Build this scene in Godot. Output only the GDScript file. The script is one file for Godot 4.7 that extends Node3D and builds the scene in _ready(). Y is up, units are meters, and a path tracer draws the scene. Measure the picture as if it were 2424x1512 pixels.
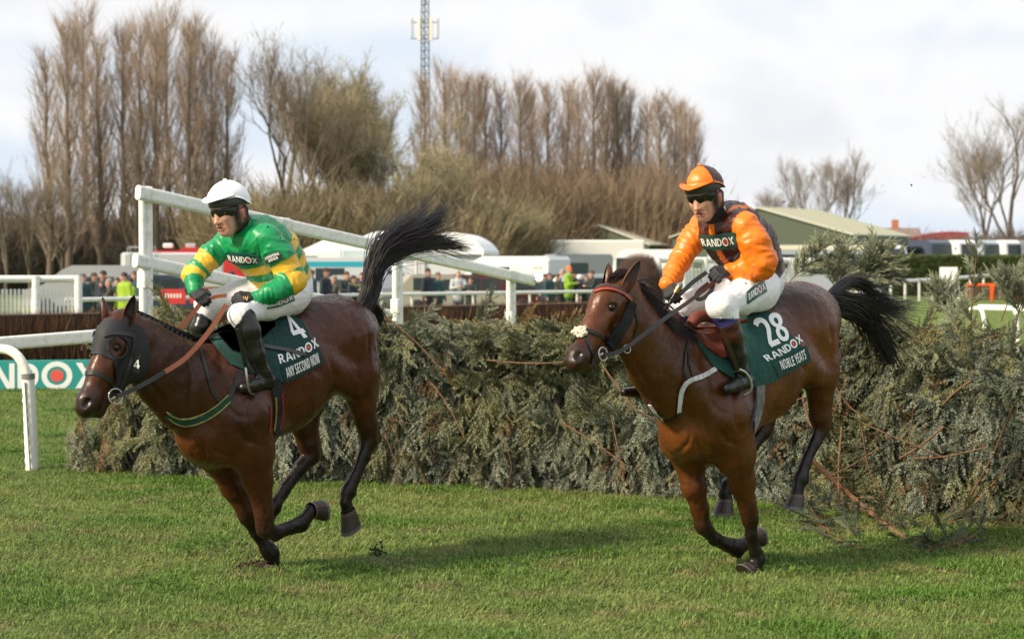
extends Node3D
# Two racehorses landing over a spruce fence. Units metres, y up, the camera looks towards -z.

const FOCAL := 4420.0      # pixels of a 2423 x 1512 measuring frame
const CAM_H := 1.75
var cam_basis := Basis(Vector3.RIGHT, -atan(116.0 / FOCAL))
var rng := RandomNumberGenerator.new()
var names := {}
var M := {}
var env_node: WorldEnvironment


# ------------------------------------------------------------------ mesh builder
class MB:
	var v := PackedVector3Array()
	var n := PackedVector3Array()
	var c := PackedColorArray()
	var ix := PackedInt32Array()
	var col := Color(1, 1, 1)

	func tri(a: Vector3, b: Vector3, d: Vector3) -> void:   # counterclockwise from outside
		var nn := (b - a).cross(d - a).normalized()
		var i := v.size()
		v.push_back(a); v.push_back(b); v.push_back(d)
		n.push_back(nn); n.push_back(nn); n.push_back(nn)
		c.push_back(col); c.push_back(col); c.push_back(col)
		ix.push_back(i); ix.push_back(i + 2); ix.push_back(i + 1)

	func quad(a: Vector3, b: Vector3, d: Vector3, e: Vector3) -> void:
		var nn := (d - a).cross(e - b).normalized()
		var i := v.size()
		v.push_back(a); v.push_back(b); v.push_back(d); v.push_back(e)
		for k in 4:
			n.push_back(nn); c.push_back(col)
		ix.append_array(PackedInt32Array([i, i + 2, i + 1, i, i + 3, i + 2]))

	func box(t: Transform3D, s: Vector3) -> void:
		var h := s * 0.5
		var p := []
		for k in 8:
			p.append(t * Vector3(h.x if k & 1 else -h.x, h.y if k & 2 else -h.y, h.z if k & 4 else -h.z))
		quad(p[0], p[2], p[3], p[1]); quad(p[4], p[5], p[7], p[6])
		quad(p[0], p[4], p[6], p[2]); quad(p[1], p[3], p[7], p[5])
		quad(p[0], p[1], p[5], p[4]); quad(p[2], p[6], p[7], p[3])

	func at_box(p: Vector3, s: Vector3) -> void:
		box(Transform3D(Basis(), p), s)

	func cbox(t: Transform3D, s: Vector3, b: float) -> void:   # box with chamfered edges
		var h := s * 0.5
		b = minf(b, minf(h.x, minf(h.y, h.z)) * 0.9)
		var f := {}
		for ax in 3:
			for sg in [-1, 1]:
				for k in 4:
					var q := Vector3()
					q[ax] = h[ax] * sg
					var a1 := (ax + 1) % 3
					var a2 := (ax + 2) % 3
					var s1 := 1 if k & 1 else -1
					var s2 := 1 if k & 2 else -1
					q[a1] = (h[a1] - b) * s1
					q[a2] = (h[a2] - b) * s2
					var corner := [0, 0, 0]
					corner[ax] = sg; corner[a1] = s1; corner[a2] = s2
					f[[ax, corner[0], corner[1], corner[2]]] = t * q
		for ax in 3:
			var a1 := (ax + 1) % 3
			var a2 := (ax + 2) % 3
			for sg in [-1, 1]:
				var g := []
				for st in [[-1, -1], [1, -1], [1, 1], [-1, 1]]:
					var cc := [0, 0, 0]
					cc[ax] = sg; cc[a1] = st[0]; cc[a2] = st[1]
					g.append(f[[ax, cc[0], cc[1], cc[2]]])
				if sg > 0: quad(g[0], g[1], g[2], g[3])
				else: quad(g[3], g[2], g[1], g[0])
			for s1 in [-1, 1]:
				for s2 in [-1, 1]:          # edge along ax, between faces a1 and a2
					var lo := [0, 0, 0]
					var hi := [0, 0, 0]
					lo[ax] = -1; lo[a1] = s1; lo[a2] = s2
					hi[ax] = 1; hi[a1] = s1; hi[a2] = s2
					var A: Vector3 = f[[a1, lo[0], lo[1], lo[2]]]
					var B: Vector3 = f[[a1, hi[0], hi[1], hi[2]]]
					var D: Vector3 = f[[a2, hi[0], hi[1], hi[2]]]
					var E: Vector3 = f[[a2, lo[0], lo[1], lo[2]]]
					if s1 * s2 > 0: quad(B, A, E, D)
					else: quad(A, B, D, E)
		for k in 8:
			var sx := 1 if k & 1 else -1
			var sy := 1 if k & 2 else -1
			var sz := 1 if k & 4 else -1
			var X: Vector3 = f[[0, sx, sy, sz]]
			var Y: Vector3 = f[[1, sx, sy, sz]]
			var Z: Vector3 = f[[2, sx, sy, sz]]
			if sx * sy * sz > 0: tri(X, Y, Z)
			else: tri(X, Z, Y)

	func spike(a: Vector3, b: Vector3, r: float) -> void:     # thin three-sided cone
		var d := (b - a).normalized()
		var u := d.cross(Vector3(0.31, 0.87, 0.38)).normalized() * r
		var w := d.cross(u)
		var p1 := a + u
		var p2 := a - u * 0.5 + w * 0.866
		var p3 := a - u * 0.5 - w * 0.866
		tri(p1, p2, b); tri(p2, p3, b); tri(p3, p1, b)

	func tube(pts: Array, radii: Array, sides := 8, caps := true, flat := Vector3.ZERO, fs := 1.0) -> void:
		var m := pts.size()
		var base := v.size()
		var u := Vector3.ZERO
		for i in m:
			var d: Vector3 = (pts[mini(i + 1, m - 1)] - pts[maxi(i - 1, 0)]).normalized()
			if i == 0:
				u = d.cross(Vector3(0.13, 0.97, 0.2) if absf(d.y) < 0.9 else Vector3(0.97, 0.1, 0.2)).normalized()
				if flat != Vector3.ZERO: u = d.cross(flat).normalized()
			else:
				u = (u - d * u.dot(d)).normalized()
				if flat != Vector3.ZERO: u = d.cross(flat).normalized()
			var w := d.cross(u)
			var r: float = radii[mini(i, radii.size() - 1)]
			for k in sides:
				var a := TAU * k / sides
				v.push_back(pts[i] + u * (cos(a) * r) + w * (sin(a) * r * fs))
				n.push_back((u * cos(a) * fs + w * sin(a)).normalized())
				c.push_back(col)
		for i in m - 1:
			for k in sides:
				var a := base + i * sides + k
				var b := base + i * sides + (k + 1) % sides
				var d := a + sides
				var e := b + sides
				ix.append_array(PackedInt32Array([a, d, b, b, d, e]))
		if caps:
			for end in 2:
				var o := base + (m - 1) * sides if end else base
				var d: Vector3 = (pts[m - 1] - pts[m - 2]) if end else (pts[0] - pts[1])
				d = d.normalized()
				var i0 := v.size()
				for k in sides:
					v.push_back(v[o + k]); n.push_back(d); c.push_back(col)
				for k in sides - 2:
					if end: ix.append_array(PackedInt32Array([i0, i0 + k + 2, i0 + k + 1]))
					else: ix.append_array(PackedInt32Array([i0, i0 + k + 1, i0 + k + 2]))

	func strap(pts: Array, nor: Array, w: float, th: float) -> void:    # flat band; nor = outward normal at each point
		var m := pts.size()
		var L := []
		for i in m:
			var d: Vector3 = (pts[mini(i + 1, m - 1)] - pts[maxi(i - 1, 0)]).normalized()
			var nn: Vector3 = nor[i]
			var s := d.cross(nn).normalized()
			nn = s.cross(d).normalized()
			L.append([pts[i] - s * w * 0.5, pts[i] + s * w * 0.5, pts[i] + s * w * 0.5 + nn * th, pts[i] - s * w * 0.5 + nn * th])
		for i in m - 1:
			for k in 4:
				quad(L[i][k], L[i + 1][k], L[i + 1][(k + 1) % 4], L[i][(k + 1) % 4])
		quad(L[0][0], L[0][1], L[0][2], L[0][3])
		quad(L[m - 1][3], L[m - 1][2], L[m - 1][1], L[m - 1][0])

	func lathe(t: Transform3D, prof: Array, seg := 16, a0 := 0.0, a1 := TAU) -> void:   # profile of Vector2(radius, height), bottom to top
		var base := v.size()
		var m := prof.size()
		for i in m:
			var d: Vector2 = prof[mini(i + 1, m - 1)] - prof[maxi(i - 1, 0)]
			var nn := Vector2(d.y, -d.x).normalized()
			for k in seg + 1:
				var a := lerpf(a0, a1, float(k) / seg)
				v.push_back(t * Vector3(cos(a) * prof[i].x, prof[i].y, sin(a) * prof[i].x))
				n.push_back((t.basis * Vector3(cos(a) * nn.x, nn.y, sin(a) * nn.x)).normalized())
				c.push_back(col)
		for i in m - 1:
			for k in seg:
				var a := base + i * (seg + 1) + k
				var d := a + seg + 1
				ix.append_array(PackedInt32Array([a, a + 1, d, a + 1, d + 1, d]))

	func ball(p: Vector3, r: Vector3, seg := 12, basis := Basis()) -> void:
		var prof := []
		for i in seg / 2 + 1:
			var a := -PI / 2 + PI * i / (seg / 2)
			prof.append(Vector2(maxf(cos(a), 0.001), sin(a)))
		var b0 := v.size()
		lathe(Transform3D(basis * Basis.from_scale(r), p), prof, seg)
		for i in range(b0, v.size()):
			n[i] = (basis * ((basis.inverse() * (v[i] - p)) / (r * r))).normalized()

	func extrude(poly: Array, t: Transform3D, len: float, smooth := false) -> void:   # 2-D outline (counterclockwise) along local z
		var m := poly.size()
		var a := []
		var b := []
		for p in poly:
			a.append(t * Vector3(p.x, p.y, -len * 0.5)); b.append(t * Vector3(p.x, p.y, len * 0.5))
		for k in m:
			var j := (k + 1) % m
			quad(a[k], a[j], b[j], b[k])
			if smooth:
				var i0 := n.size() - 4
				var pk: Vector2 = (poly[(k + 1) % m] - poly[(k + m - 1) % m])
				var pj: Vector2 = (poly[(j + 1) % m] - poly[(j + m - 1) % m])
				var nk := (t.basis * Vector3(pk.y, -pk.x, 0)).normalized()
				var nj := (t.basis * Vector3(pj.y, -pj.x, 0)).normalized()
				n[i0] = nk; n[i0 + 3] = nk; n[i0 + 1] = nj; n[i0 + 2] = nj
		var tr := Geometry2D.triangulate_polygon(PackedVector2Array(poly))
		for k in range(0, tr.size(), 3):
			var p0: int = tr[k]
			var p1: int = tr[k + 1]
			var p2: int = tr[k + 2]
			if (poly[p1] - poly[p0]).cross(poly[p2] - poly[p0]) < 0:
				var x := p1
				p1 = p2; p2 = x
			tri(b[p0], b[p1], b[p2]); tri(a[p0], a[p2], a[p1])

	func mesh() -> ArrayMesh:
		var arr := []
		arr.resize(Mesh.ARRAY_MAX)
		arr[Mesh.ARRAY_VERTEX] = v
		arr[Mesh.ARRAY_NORMAL] = n
		arr[Mesh.ARRAY_COLOR] = c
		arr[Mesh.ARRAY_INDEX] = ix
		var am := ArrayMesh.new()
		am.add_surface_from_arrays(Mesh.PRIMITIVE_TRIANGLES, arr)
		return am


# ------------------------------------------------------------------ smooth-union field meshed by surface nets
class Field:
	var A := PackedVector3Array()
	var AB := PackedVector3Array()
	var U := PackedVector3Array()
	var IL := PackedFloat32Array()
	var RA := PackedFloat32Array()
	var DR := PackedFloat32Array()
	var US := PackedFloat32Array()
	var K := PackedFloat32Array()
	var SG := PackedInt32Array()
	var CL := PackedColorArray()
	var MT := PackedInt32Array()
	var V := PackedVector3Array()
	var N := PackedVector3Array()
	var C := PackedColorArray()
	var MM := PackedInt32Array()
	var Q := PackedInt32Array()
	var col := Color(0.5, 0.5, 0.5)
	var mat := 0
	var k0 := 0.04
	var inflate := 0.0

	func add(a: Vector3, b: Vector3, ra: float, rb: float, k := -1.0, u := Vector3.ZERO, s := 1.0, sg := 1) -> void:
		A.push_back(a); AB.push_back(b - a)
		var l := (b - a).length_squared()
		IL.push_back(1.0 / l if l > 1e-9 else 0.0)
		RA.push_back(ra + inflate * sg); DR.push_back(rb - ra)
		U.push_back(u.normalized()); US.push_back(1.0 / s - 1.0)
		K.push_back(k if k >= 0.0 else k0)
		SG.push_back(sg); CL.push_back(col); MT.push_back(mat)

	func chain(pts: Array, radii: Array, k := -1.0, u := Vector3.ZERO, s := 1.0) -> void:
		for i in pts.size() - 1:
			add(pts[i], pts[i + 1], radii[i], radii[i + 1], k, u, s)

	func d1(i: int, p: Vector3) -> float:
		var q := p - A[i]
		var t := clampf(q.dot(AB[i]) * IL[i], 0.0, 1.0)
		q -= AB[i] * t
		var us := US[i]
		if us != 0.0:
			var w := U[i]
			q += w * (q.dot(w) * us)
		return q.length() - RA[i] - DR[i] * t

	func ev(p: Vector3, L: PackedInt32Array) -> float:
		var m := 1e3
		for i in L:
			var q := p - A[i]
			var t := clampf(q.dot(AB[i]) * IL[i], 0.0, 1.0)
			q -= AB[i] * t
			var us := US[i]
			if us != 0.0:
				var w := U[i]
				q += w * (q.dot(w) * us)
			var d := q.length() - RA[i] - DR[i] * t
			var k := K[i]
			if SG[i] < 0:
				d = -d
				if k > 0.0:
					var h := maxf(k - absf(m - d), 0.0) / k
					m = maxf(m, d) + h * h * k * 0.25
				else: m = maxf(m, d)
			elif k > 0.0:
				var h := maxf(k - absf(m - d), 0.0) / k
				m = minf(m, d) - h * h * k * 0.25
			else: m = minf(m, d)
		return m

	func all() -> PackedInt32Array:
		var L := PackedInt32Array()
		for i in A.size(): L.push_back(i)
		return L

	func near(p: Vector3, r: float) -> PackedInt32Array:
		var L := PackedInt32Array()
		for i in A.size():
			var s := minf(1.0, 1.0 / (US[i] + 1.0))
			if d1(i, p) * s < r + K[i]: L.push_back(i)
		return L

	func grad(p: Vector3, L: PackedInt32Array) -> Vector3:
		var e := 0.004
		return Vector3(ev(p + Vector3(e, 0, 0), L) - ev(p - Vector3(e, 0, 0), L), ev(p + Vector3(0, e, 0), L) - ev(p - Vector3(0, e, 0), L), ev(p + Vector3(0, 0, e), L) - ev(p - Vector3(0, 0, e), L)).normalized()

	func snap(p: Vector3, off: float) -> Array:       # nearest surface point and its normal
		var L := near(p, 0.5)
		var g := Vector3.UP
		for i in 8:
			var d := ev(p, L) - off
			g = grad(p, L)
			if absf(d) < 0.0005: break
			p -= g * d * 0.8
		return [p, g]

	func hit(p: Vector3, d: Vector3, off: float, L: PackedInt32Array, most := 1.5) -> Vector3:
		var t := 0.0
		for i in 60:
			var x := ev(p + d * t, L) - off
			if x < 0.0008: break
			t += x * 0.75
			if t > most: break
		return p + d * t

	func mesh(h: float, kc := 0.03) -> void:
		var lo := Vector3(1e9, 1e9, 1e9)
		var hi := -lo
		for i in A.size():
			if SG[i] < 0: continue
			var r := maxf(RA[i], RA[i] + DR[i]) * maxf(1.0, 1.0 / (US[i] + 1.0)) + 0.03
			var b := A[i] + AB[i]
			lo = lo.min(A[i] - Vector3(r, r, r)).min(b - Vector3(r, r, r))
			hi = hi.max(A[i] + Vector3(r, r, r)).max(b + Vector3(r, r, r))
		var B := 8
		var bs := h * B
		var nb := Vector3i(((hi - lo) / bs).ceil())
		var sx := nb.x * B + 2
		var sy := nb.y * B + 2
		var cells := {}
		var masks := PackedInt32Array()
		var keys := PackedInt64Array()
		var rad := bs * 0.87
		var nodes := PackedFloat32Array()
		var st := B + 1
		nodes.resize(st * st * st)
		for bz in nb.z:
			for by in nb.y:
				for bx in nb.x:
					var o := lo + Vector3(bx, by, bz) * bs
					var ctr := o + Vector3(bs, bs, bs) * 0.5
					var L := near(ctr, rad)
					if L.is_empty(): continue
					var dc := ev(ctr, L)
					if dc > rad * 2.2 or dc < -rad * 2.2: continue
					var w := 0
					for z in st:
						for y in st:
							for x in st:
								nodes[w] = ev(o + Vector3(x, y, z) * h, L)
								w += 1
					for z in B:
						for y in B:
							for x in B:
								var i0 := (z * st + y) * st + x
								var mask := 0
								if nodes[i0] < 0.0: mask |= 1
								if nodes[i0 + 1] < 0.0: mask |= 2
								if nodes[i0 + st] < 0.0: mask |= 4
								if nodes[i0 + st + 1] < 0.0: mask |= 8
								var i1 := i0 + st * st
								if nodes[i1] < 0.0: mask |= 16
								if nodes[i1 + 1] < 0.0: mask |= 32
								if nodes[i1 + st] < 0.0: mask |= 64
								if nodes[i1 + st + 1] < 0.0: mask |= 128
								if mask == 0 or mask == 255: continue
								var s := Vector3()
								var cnt := 0
								for e in 12:
									var ax := e / 4
									var j := e % 4
									var ca := 0
									if ax == 0: ca = (2 if j & 1 else 0) + (4 if j & 2 else 0)
									elif ax == 1: ca = (1 if j & 1 else 0) + (4 if j & 2 else 0)
									else: ca = (1 if j & 1 else 0) + (2 if j & 2 else 0)
									var cb := ca + (1 << ax)
									if ((mask >> ca) & 1) == ((mask >> cb) & 1): continue
									var fa := nodes[i0 + (ca & 1) + (st if ca & 2 else 0) + (st * st if ca & 4 else 0)]
									var fb := nodes[i0 + (cb & 1) + (st if cb & 2 else 0) + (st * st if cb & 4 else 0)]
									var t := fa / (fa - fb)
									var q := Vector3(1.0 if ca & 1 else 0.0, 1.0 if ca & 2 else 0.0, 1.0 if ca & 4 else 0.0)
									q[ax] += t
									s += q
									cnt += 1
								var p := o + (Vector3(x, y, z) + s / cnt) * h
								var key := ((bz * B + z) * sy + by * B + y) * sx + bx * B + x
								cells[key] = V.size()
								keys.push_back(key); masks.push_back(mask)
								V.push_back(p)
								# colour: blend of the nearest pieces
								var best := 1e3
								var bi := 0
								var ds := PackedFloat32Array()
								for i in L:
									if SG[i] < 0: 
										var dd := -d1(i, p)
										ds.push_back(1e3)
										if dd > -0.004: best = -0.5; bi = i
										continue
									var d := d1(i, p)
									ds.push_back(d)
									if d < best: best = d; bi = i
								if SG[bi] < 0:
									C.push_back(CL[bi]); MM.push_back(MT[bi])
								else:
									var cs := Color(0, 0, 0, 0)
									var ws := 0.0
									for i in L.size():
										var ww := exp(-(ds[i] - best) / kc)
										if ww > 0.01 and ds[i] < 100.0:
											cs += CL[L[i]] * ww
											ws += ww
									C.push_back(cs / ws); MM.push_back(MT[bi])
		var dz := sx * sy
		for ci in keys.size():
			var key := keys[ci]
			var m := masks[ci]
			var c0: int = cells[key]
			if (m & 1) != ((m >> 1) & 1):
				_q(c0, cells.get(key - sx, -1), cells.get(key - sx - dz, -1), cells.get(key - dz, -1), m & 1)
			if (m & 1) != ((m >> 2) & 1):
				_q(c0, cells.get(key - dz, -1), cells.get(key - 1 - dz, -1), cells.get(key - 1, -1), m & 1)
			if (m & 1) != ((m >> 4) & 1):
				_q(c0, cells.get(key - 1, -1), cells.get(key - 1 - sx, -1), cells.get(key - sx, -1), m & 1)
		normals()

	func _q(a: int, b: int, d: int, e: int, inside: int) -> void:
		if b < 0 or d < 0 or e < 0: return
		if inside: Q.append_array(PackedInt32Array([a, b, d, e]))     # counterclockwise from outside
		else: Q.append_array(PackedInt32Array([a, e, d, b]))

	func normals() -> void:
		N.resize(V.size())
		N.fill(Vector3.ZERO)
		for i in range(0, Q.size(), 4):
			var nn := (V[Q[i + 2]] - V[Q[i]]).cross(V[Q[i + 3]] - V[Q[i + 1]])
			for k in 4: N[Q[i + k]] += nn
		for i in N.size(): N[i] = N[i].normalized()

	func relax(times := 1, share := 0.5) -> void:
		for t in times:
			var S := PackedVector3Array()
			S.resize(V.size())
			var cn := PackedFloat32Array()
			cn.resize(V.size())
			for i in range(0, Q.size(), 4):
				for k in 4:
					var a := Q[i + k]
					S[a] += V[Q[i + ((k + 1) & 3)]]
					cn[a] += 1.0
			for i in V.size():
				if cn[i] > 0.0: V[i] = V[i].lerp(S[i] / cn[i], share)
		normals()

	func cut(keep: PackedByteArray) -> void:
		var q2 := PackedInt32Array()
		for i in range(0, Q.size(), 4):
			if keep[Q[i]] and keep[Q[i + 1]] and keep[Q[i + 2]] and keep[Q[i + 3]]:
				for k in 4: q2.push_back(Q[i + k])
		Q = q2

	func surface(mats: Array) -> ArrayMesh:
		var mp := {}
		var b := MB.new()
		for i in range(0, Q.size(), 4):
			if not MM[Q[i]] in mats: continue
			var id := PackedInt32Array()
			for k in 4:
				var a := Q[i + k]
				if not mp.has(a):
					mp[a] = b.v.size()
					b.v.push_back(V[a]); b.n.push_back(N[a]); b.c.push_back(C[a])
				id.push_back(mp[a])
			b.ix.append_array(PackedInt32Array([id[0], id[2], id[1], id[0], id[3], id[2]]))
		return b.mesh()


# ------------------------------------------------------------------ naming and placing
func numbered(called: String) -> String:
	var k: int = names.get(called, 0)
	names[called] = k + 1
	return called if k == 0 else "%s_%03d" % [called, k]


func tag(o: Node3D, label: String, category: String, group := "") -> Node3D:
	o.set_meta("label", label)
	o.set_meta("category", category)
	if group: o.set_meta("group", group)
	return o


func thing(called: String, label: String, category: String, at_ := Vector3.ZERO, basis_ := Basis(), group := "") -> Node3D:
	var o := Node3D.new()
	o.name = numbered(called)
	add_child(o)
	o.transform = Transform3D(basis_, at_)
	return tag(o, label, category, group)


func part(parent: Node, called: String, mesh: Mesh, mat: Material, kind := "") -> MeshInstance3D:
	var o := MeshInstance3D.new()
	if parent == self: called = numbered(called)
	else:
		var k := 0
		var want := called
		while parent.has_node(NodePath(called)):
			k += 1
			called = "%s_%03d" % [want, k]
	o.name = called
	o.mesh = mesh
	o.material_override = mat
	if kind: o.set_meta("kind", kind)
	parent.add_child(o)
	return o


func bit(parent: Node, called: String, b: MB, mat: Material, kind := "") -> MeshInstance3D:
	return part(parent, called, b.mesh(), mat, kind)


func copy(o: Node3D, label: String, at_: Transform3D) -> Node3D:
	var d: Node3D = o.duplicate()
	d.name = numbered(String(o.get_meta("base")) if o.has_meta("base") else String(o.name))
	add_child(d)
	d.set_meta("label", label)
	d.transform = at_
	return d


func scatter(parent: Node, called: String, mesh: Mesh, mat: Material, xf: Array, tint: Array) -> MultiMeshInstance3D:
	var mm := MultiMesh.new()
	mm.transform_format = MultiMesh.TRANSFORM_3D
	mm.use_colors = true
	mm.mesh = mesh
	mm.instance_count = xf.size()
	for i in xf.size():
		mm.set_instance_transform(i, xf[i])
		mm.set_instance_color(i, tint[i])
	var o := MultiMeshInstance3D.new()
	if parent == self: o.name = numbered(called)
	else:
		var k := 0
		var want := called
		while parent.has_node(NodePath(called)):
			k += 1
			called = "%s_%03d" % [want, k]
		o.name = called
	o.multimesh = mm
	o.material_override = mat
	o.set_meta("kind", "stuff")
	parent.add_child(o)
	return o


func ray(px: float, py: float) -> Vector3:
	return cam_basis * Vector3((px - 1211.5) / FOCAL, -(py - 756.0) / FOCAL, -1.0)


func at(px: float, py: float, depth: float) -> Vector3:      # the point at that distance (metres in front of the camera)
	var d := ray(px, py)
	return Vector3(0, CAM_H, 0) + d * (depth / -d.z)


func ground_at(px: float, py: float) -> Vector3:
	var d := ray(px, py)
	return Vector3(0, CAM_H, 0) + d * (CAM_H / -d.y)


func gx(px: float, depth: float) -> float:                   # x of that column at that distance
	return (px - 1211.5) / FOCAL * depth


func lin(r: float, g: float, b: float) -> Color:
	return Color(r, g, b).linear_to_srgb()


func rnd(a: float, b: float) -> float:
	return rng.randf_range(a, b)


func rdir() -> Vector3:
	return Vector3(rnd(-1, 1), rnd(-1, 1), rnd(-1, 1)).normalized()


func look(d: Vector3, up := Vector3.UP) -> Basis:            # local y along d
	d = d.normalized()
	var x := d.cross(up)
	if x.length() < 0.01: x = d.cross(Vector3(0.3, 0.2, 0.9))
	x = x.normalized()
	return Basis(x, d, x.cross(d))


func curve(pts: Array, per := 6) -> Array:                   # smooth line through points
	var out := []
	var m := pts.size()
	for i in m - 1:
		var p0: Vector3 = pts[maxi(i - 1, 0)]
		var p1: Vector3 = pts[i]
		var p2: Vector3 = pts[i + 1]
		var p3: Vector3 = pts[mini(i + 2, m - 1)]
		for k in per:
			out.append(p1.cubic_interpolate(p2, p0, p3, float(k) / per))
	out.append(pts[m - 1])
	return out


func noise_tex(freq: float, size := 256, normal := false, oct := 4, seed_ := 1, bump := 4.0, ramp: Gradient = null) -> NoiseTexture2D:
	var t := NoiseTexture2D.new()
	var f := FastNoiseLite.new()
	f.seed = seed_
	f.frequency = freq
	f.fractal_octaves = oct
	t.noise = f
	t.width = size
	t.height = size
	t.seamless = true
	t.as_normal_map = normal
	t.bump_strength = bump
	if ramp: t.color_ramp = ramp
	return t


func ramp(a: Color, b: Color, from := 0.25, to := 0.75) -> Gradient:
	var g := Gradient.new()
	g.offsets = PackedFloat32Array([from, to])
	g.colors = PackedColorArray([a, b])
	return g


func paint(called: String, rough := 0.6, metal := 0.0, spec := 0.5) -> StandardMaterial3D:
	var m := StandardMaterial3D.new()
	m.resource_name = called
	m.albedo_color = Color.WHITE
	m.vertex_color_use_as_albedo = true
	m.roughness = rough
	m.metallic = metal
	m.metallic_specular = spec
	M[called] = m
	return m


func grain(m: StandardMaterial3D, dark: float, tex: NoiseTexture2D, scale: float, nrm: NoiseTexture2D = null, ns := 0.5) -> StandardMaterial3D:
	m.uv1_triplanar = true
	m.uv1_scale = Vector3.ONE * scale
	if tex: m.albedo_texture = tex
	if nrm:
		m.normal_enabled = true
		m.normal_texture = nrm
		m.normal_scale = ns
	return m


func setup() -> void:
	var cam := Camera3D.new()
	cam.name = "camera"
	add_child(cam)
	cam.position = Vector3(0, CAM_H, 0)
	cam.basis = cam_basis
	cam.keep_aspect = Camera3D.KEEP_HEIGHT
	cam.fov = rad_to_deg(2.0 * atan(756.0 / FOCAL))
	cam.near = 0.1
	cam.far = 6000.0
	var ca := CameraAttributesPhysical.new()
	ca.frustum_focal_length = 24.0 / 2.0 / (756.0 / FOCAL)
	ca.frustum_focus_distance = 10.9
	ca.exposure_aperture = 4.0
	ca.frustum_near = 0.1
	ca.frustum_far = 6000.0
	cam.attributes = ca
	cam.current = true

	var e := Environment.new()
	e.background_mode = Environment.BG_SKY
	e.tonemap_mode = Environment.TONE_MAPPER_LINEAR
	e.tonemap_exposure = 1.3
	e.sdfgi_enabled = true
	e.ssao_enabled = true
	e.ssil_enabled = true
	var sk := Sky.new()
	var pm := PanoramaSkyMaterial.new()
	pm.panorama = sky_image()
	pm.energy_multiplier = 1.0
	sk.sky_material = pm
	e.sky = sk
	env_node = WorldEnvironment.new()
	env_node.name = "world_environment"
	env_node.environment = e
	add_child(env_node)

	var sun := DirectionalLight3D.new()
	sun.name = "sun"
	sun.light_energy = 1.6
	sun.light_color = Color(1.0, 0.93, 0.82)
	sun.light_angular_distance = 8.0
	sun.shadow_enabled = true
	add_child(sun)
	# from the left, a little in front of the camera's plane, about 36 degrees up
	sun.look_at_from_position(Vector3(-6.2, 5.4, 3.9), Vector3.ZERO)


func sky_image() -> ImageTexture:
	var w := 1024
	var h := 512
	var im := Image.create(w, h, false, Image.FORMAT_RGBF)
	var f := FastNoiseLite.new()
	f.seed = 7
	f.frequency = 1.6
	f.fractal_octaves = 5
	f.domain_warp_enabled = true
	f.domain_warp_amplitude = 0.25
	f.domain_warp_frequency = 1.2
	for y in h:
		var el := PI / 2 - PI * (y + 0.5) / h
		var ce := cos(el)
		var se := sin(el)
		for x in w:
			if se < -0.05:
				im.set_pixel(x, y, Color(0.16, 0.17, 0.12))
				continue
			var az := TAU * (x + 0.5) / w
			var d := Vector3(sin(az) * ce, se, cos(az) * ce)
			# clouds lie on a flat layer, so they flatten towards the horizon
			var q := Vector3(d.x, 0, d.z) / (maxf(se, 0.0) + 0.22)
			var a := f.get_noise_3d(q.x * 0.62, q.z * 0.62, 3.0)
			var t := smoothstep(-0.28, 0.12, a)
			var u := smoothstep(0.05, 0.5, a)
			var c := Color(0.76, 0.85, 0.96).lerp(Color(0.98, 0.98, 0.985), t)
			c = c.lerp(Color(0.79, 0.81, 0.87), u * 0.75)
			var g := clampf(se * 1.6, 0.0, 1.0)
			c = c * (0.77 + 0.08 * g)
			im.set_pixel(x, y, c)
	return ImageTexture.create_from_image(im)


func materials() -> void:
	var n1 := noise_tex(0.02, 512, false, 5, 3, 4.0, ramp(Color(0.72, 0.72, 0.72), Color(1, 1, 1)))
	var nb := noise_tex(0.05, 256, true, 4, 5, 3.0)
	grain(paint("white_plastic", 0.42), 0, noise_tex(0.012, 512, false, 6, 11, 4.0, ramp(Color(0.90, 0.90, 0.87), Color(1, 1, 1), 0.2, 0.5)), 1.7)
	grain(paint("needles", 0.55, 0.0, 0.45), 0, null, 1.0)
	M.needles.backlight_enabled = true
	M.needles.backlight = Color(0.2, 0.2, 0.14)
	grain(paint("bark", 0.85), 0, n1, 6.0, nb, 0.8)
	paint("twig", 0.85)
	paint("grass", 0.6, 0.0, 0.35)
	M.grass.backlight_enabled = true
	M.grass.backlight = Color(0.4, 0.42, 0.22)
	paint("matte", 0.8)
	paint("satin", 0.45)
	paint("gloss", 0.2)
	paint("sheet_metal", 0.35, 0.0, 0.6)
	paint("steel", 0.25, 0.9)
	paint("leaf", 0.6)
	grain(paint("soil", 0.95), 0, n1, 20.0, nb, 1.0)
	var gl := StandardMaterial3D.new()
	gl.albedo_color = Color(0.05, 0.06, 0.07)
	gl.roughness = 0.08
	gl.metallic_specular = 0.7
	M["dark_glass"] = gl


# ------------------------------------------------------------------ ground, grass, fence
var fence_line := []        # front foot of the spruce fence, left to right


func fence_at(t: float) -> Vector3:      # t in 0..1 along the foot
	var f := t * (fence_line.size() - 1)
	var i := mini(int(f), fence_line.size() - 2)
	return fence_line[i].lerp(fence_line[i + 1], f - i)


func fence_out(t: float) -> Vector3:     # horizontal, away from the fence towards the camera
	var d := (fence_at(minf(t + 0.02, 1.0)) - fence_at(maxf(t - 0.02, 0.0))).normalized()
	return Vector3(-d.z, 0, d.x) if -d.z * 0 + d.x > 0 else Vector3(d.z, 0, -d.x)


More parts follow.
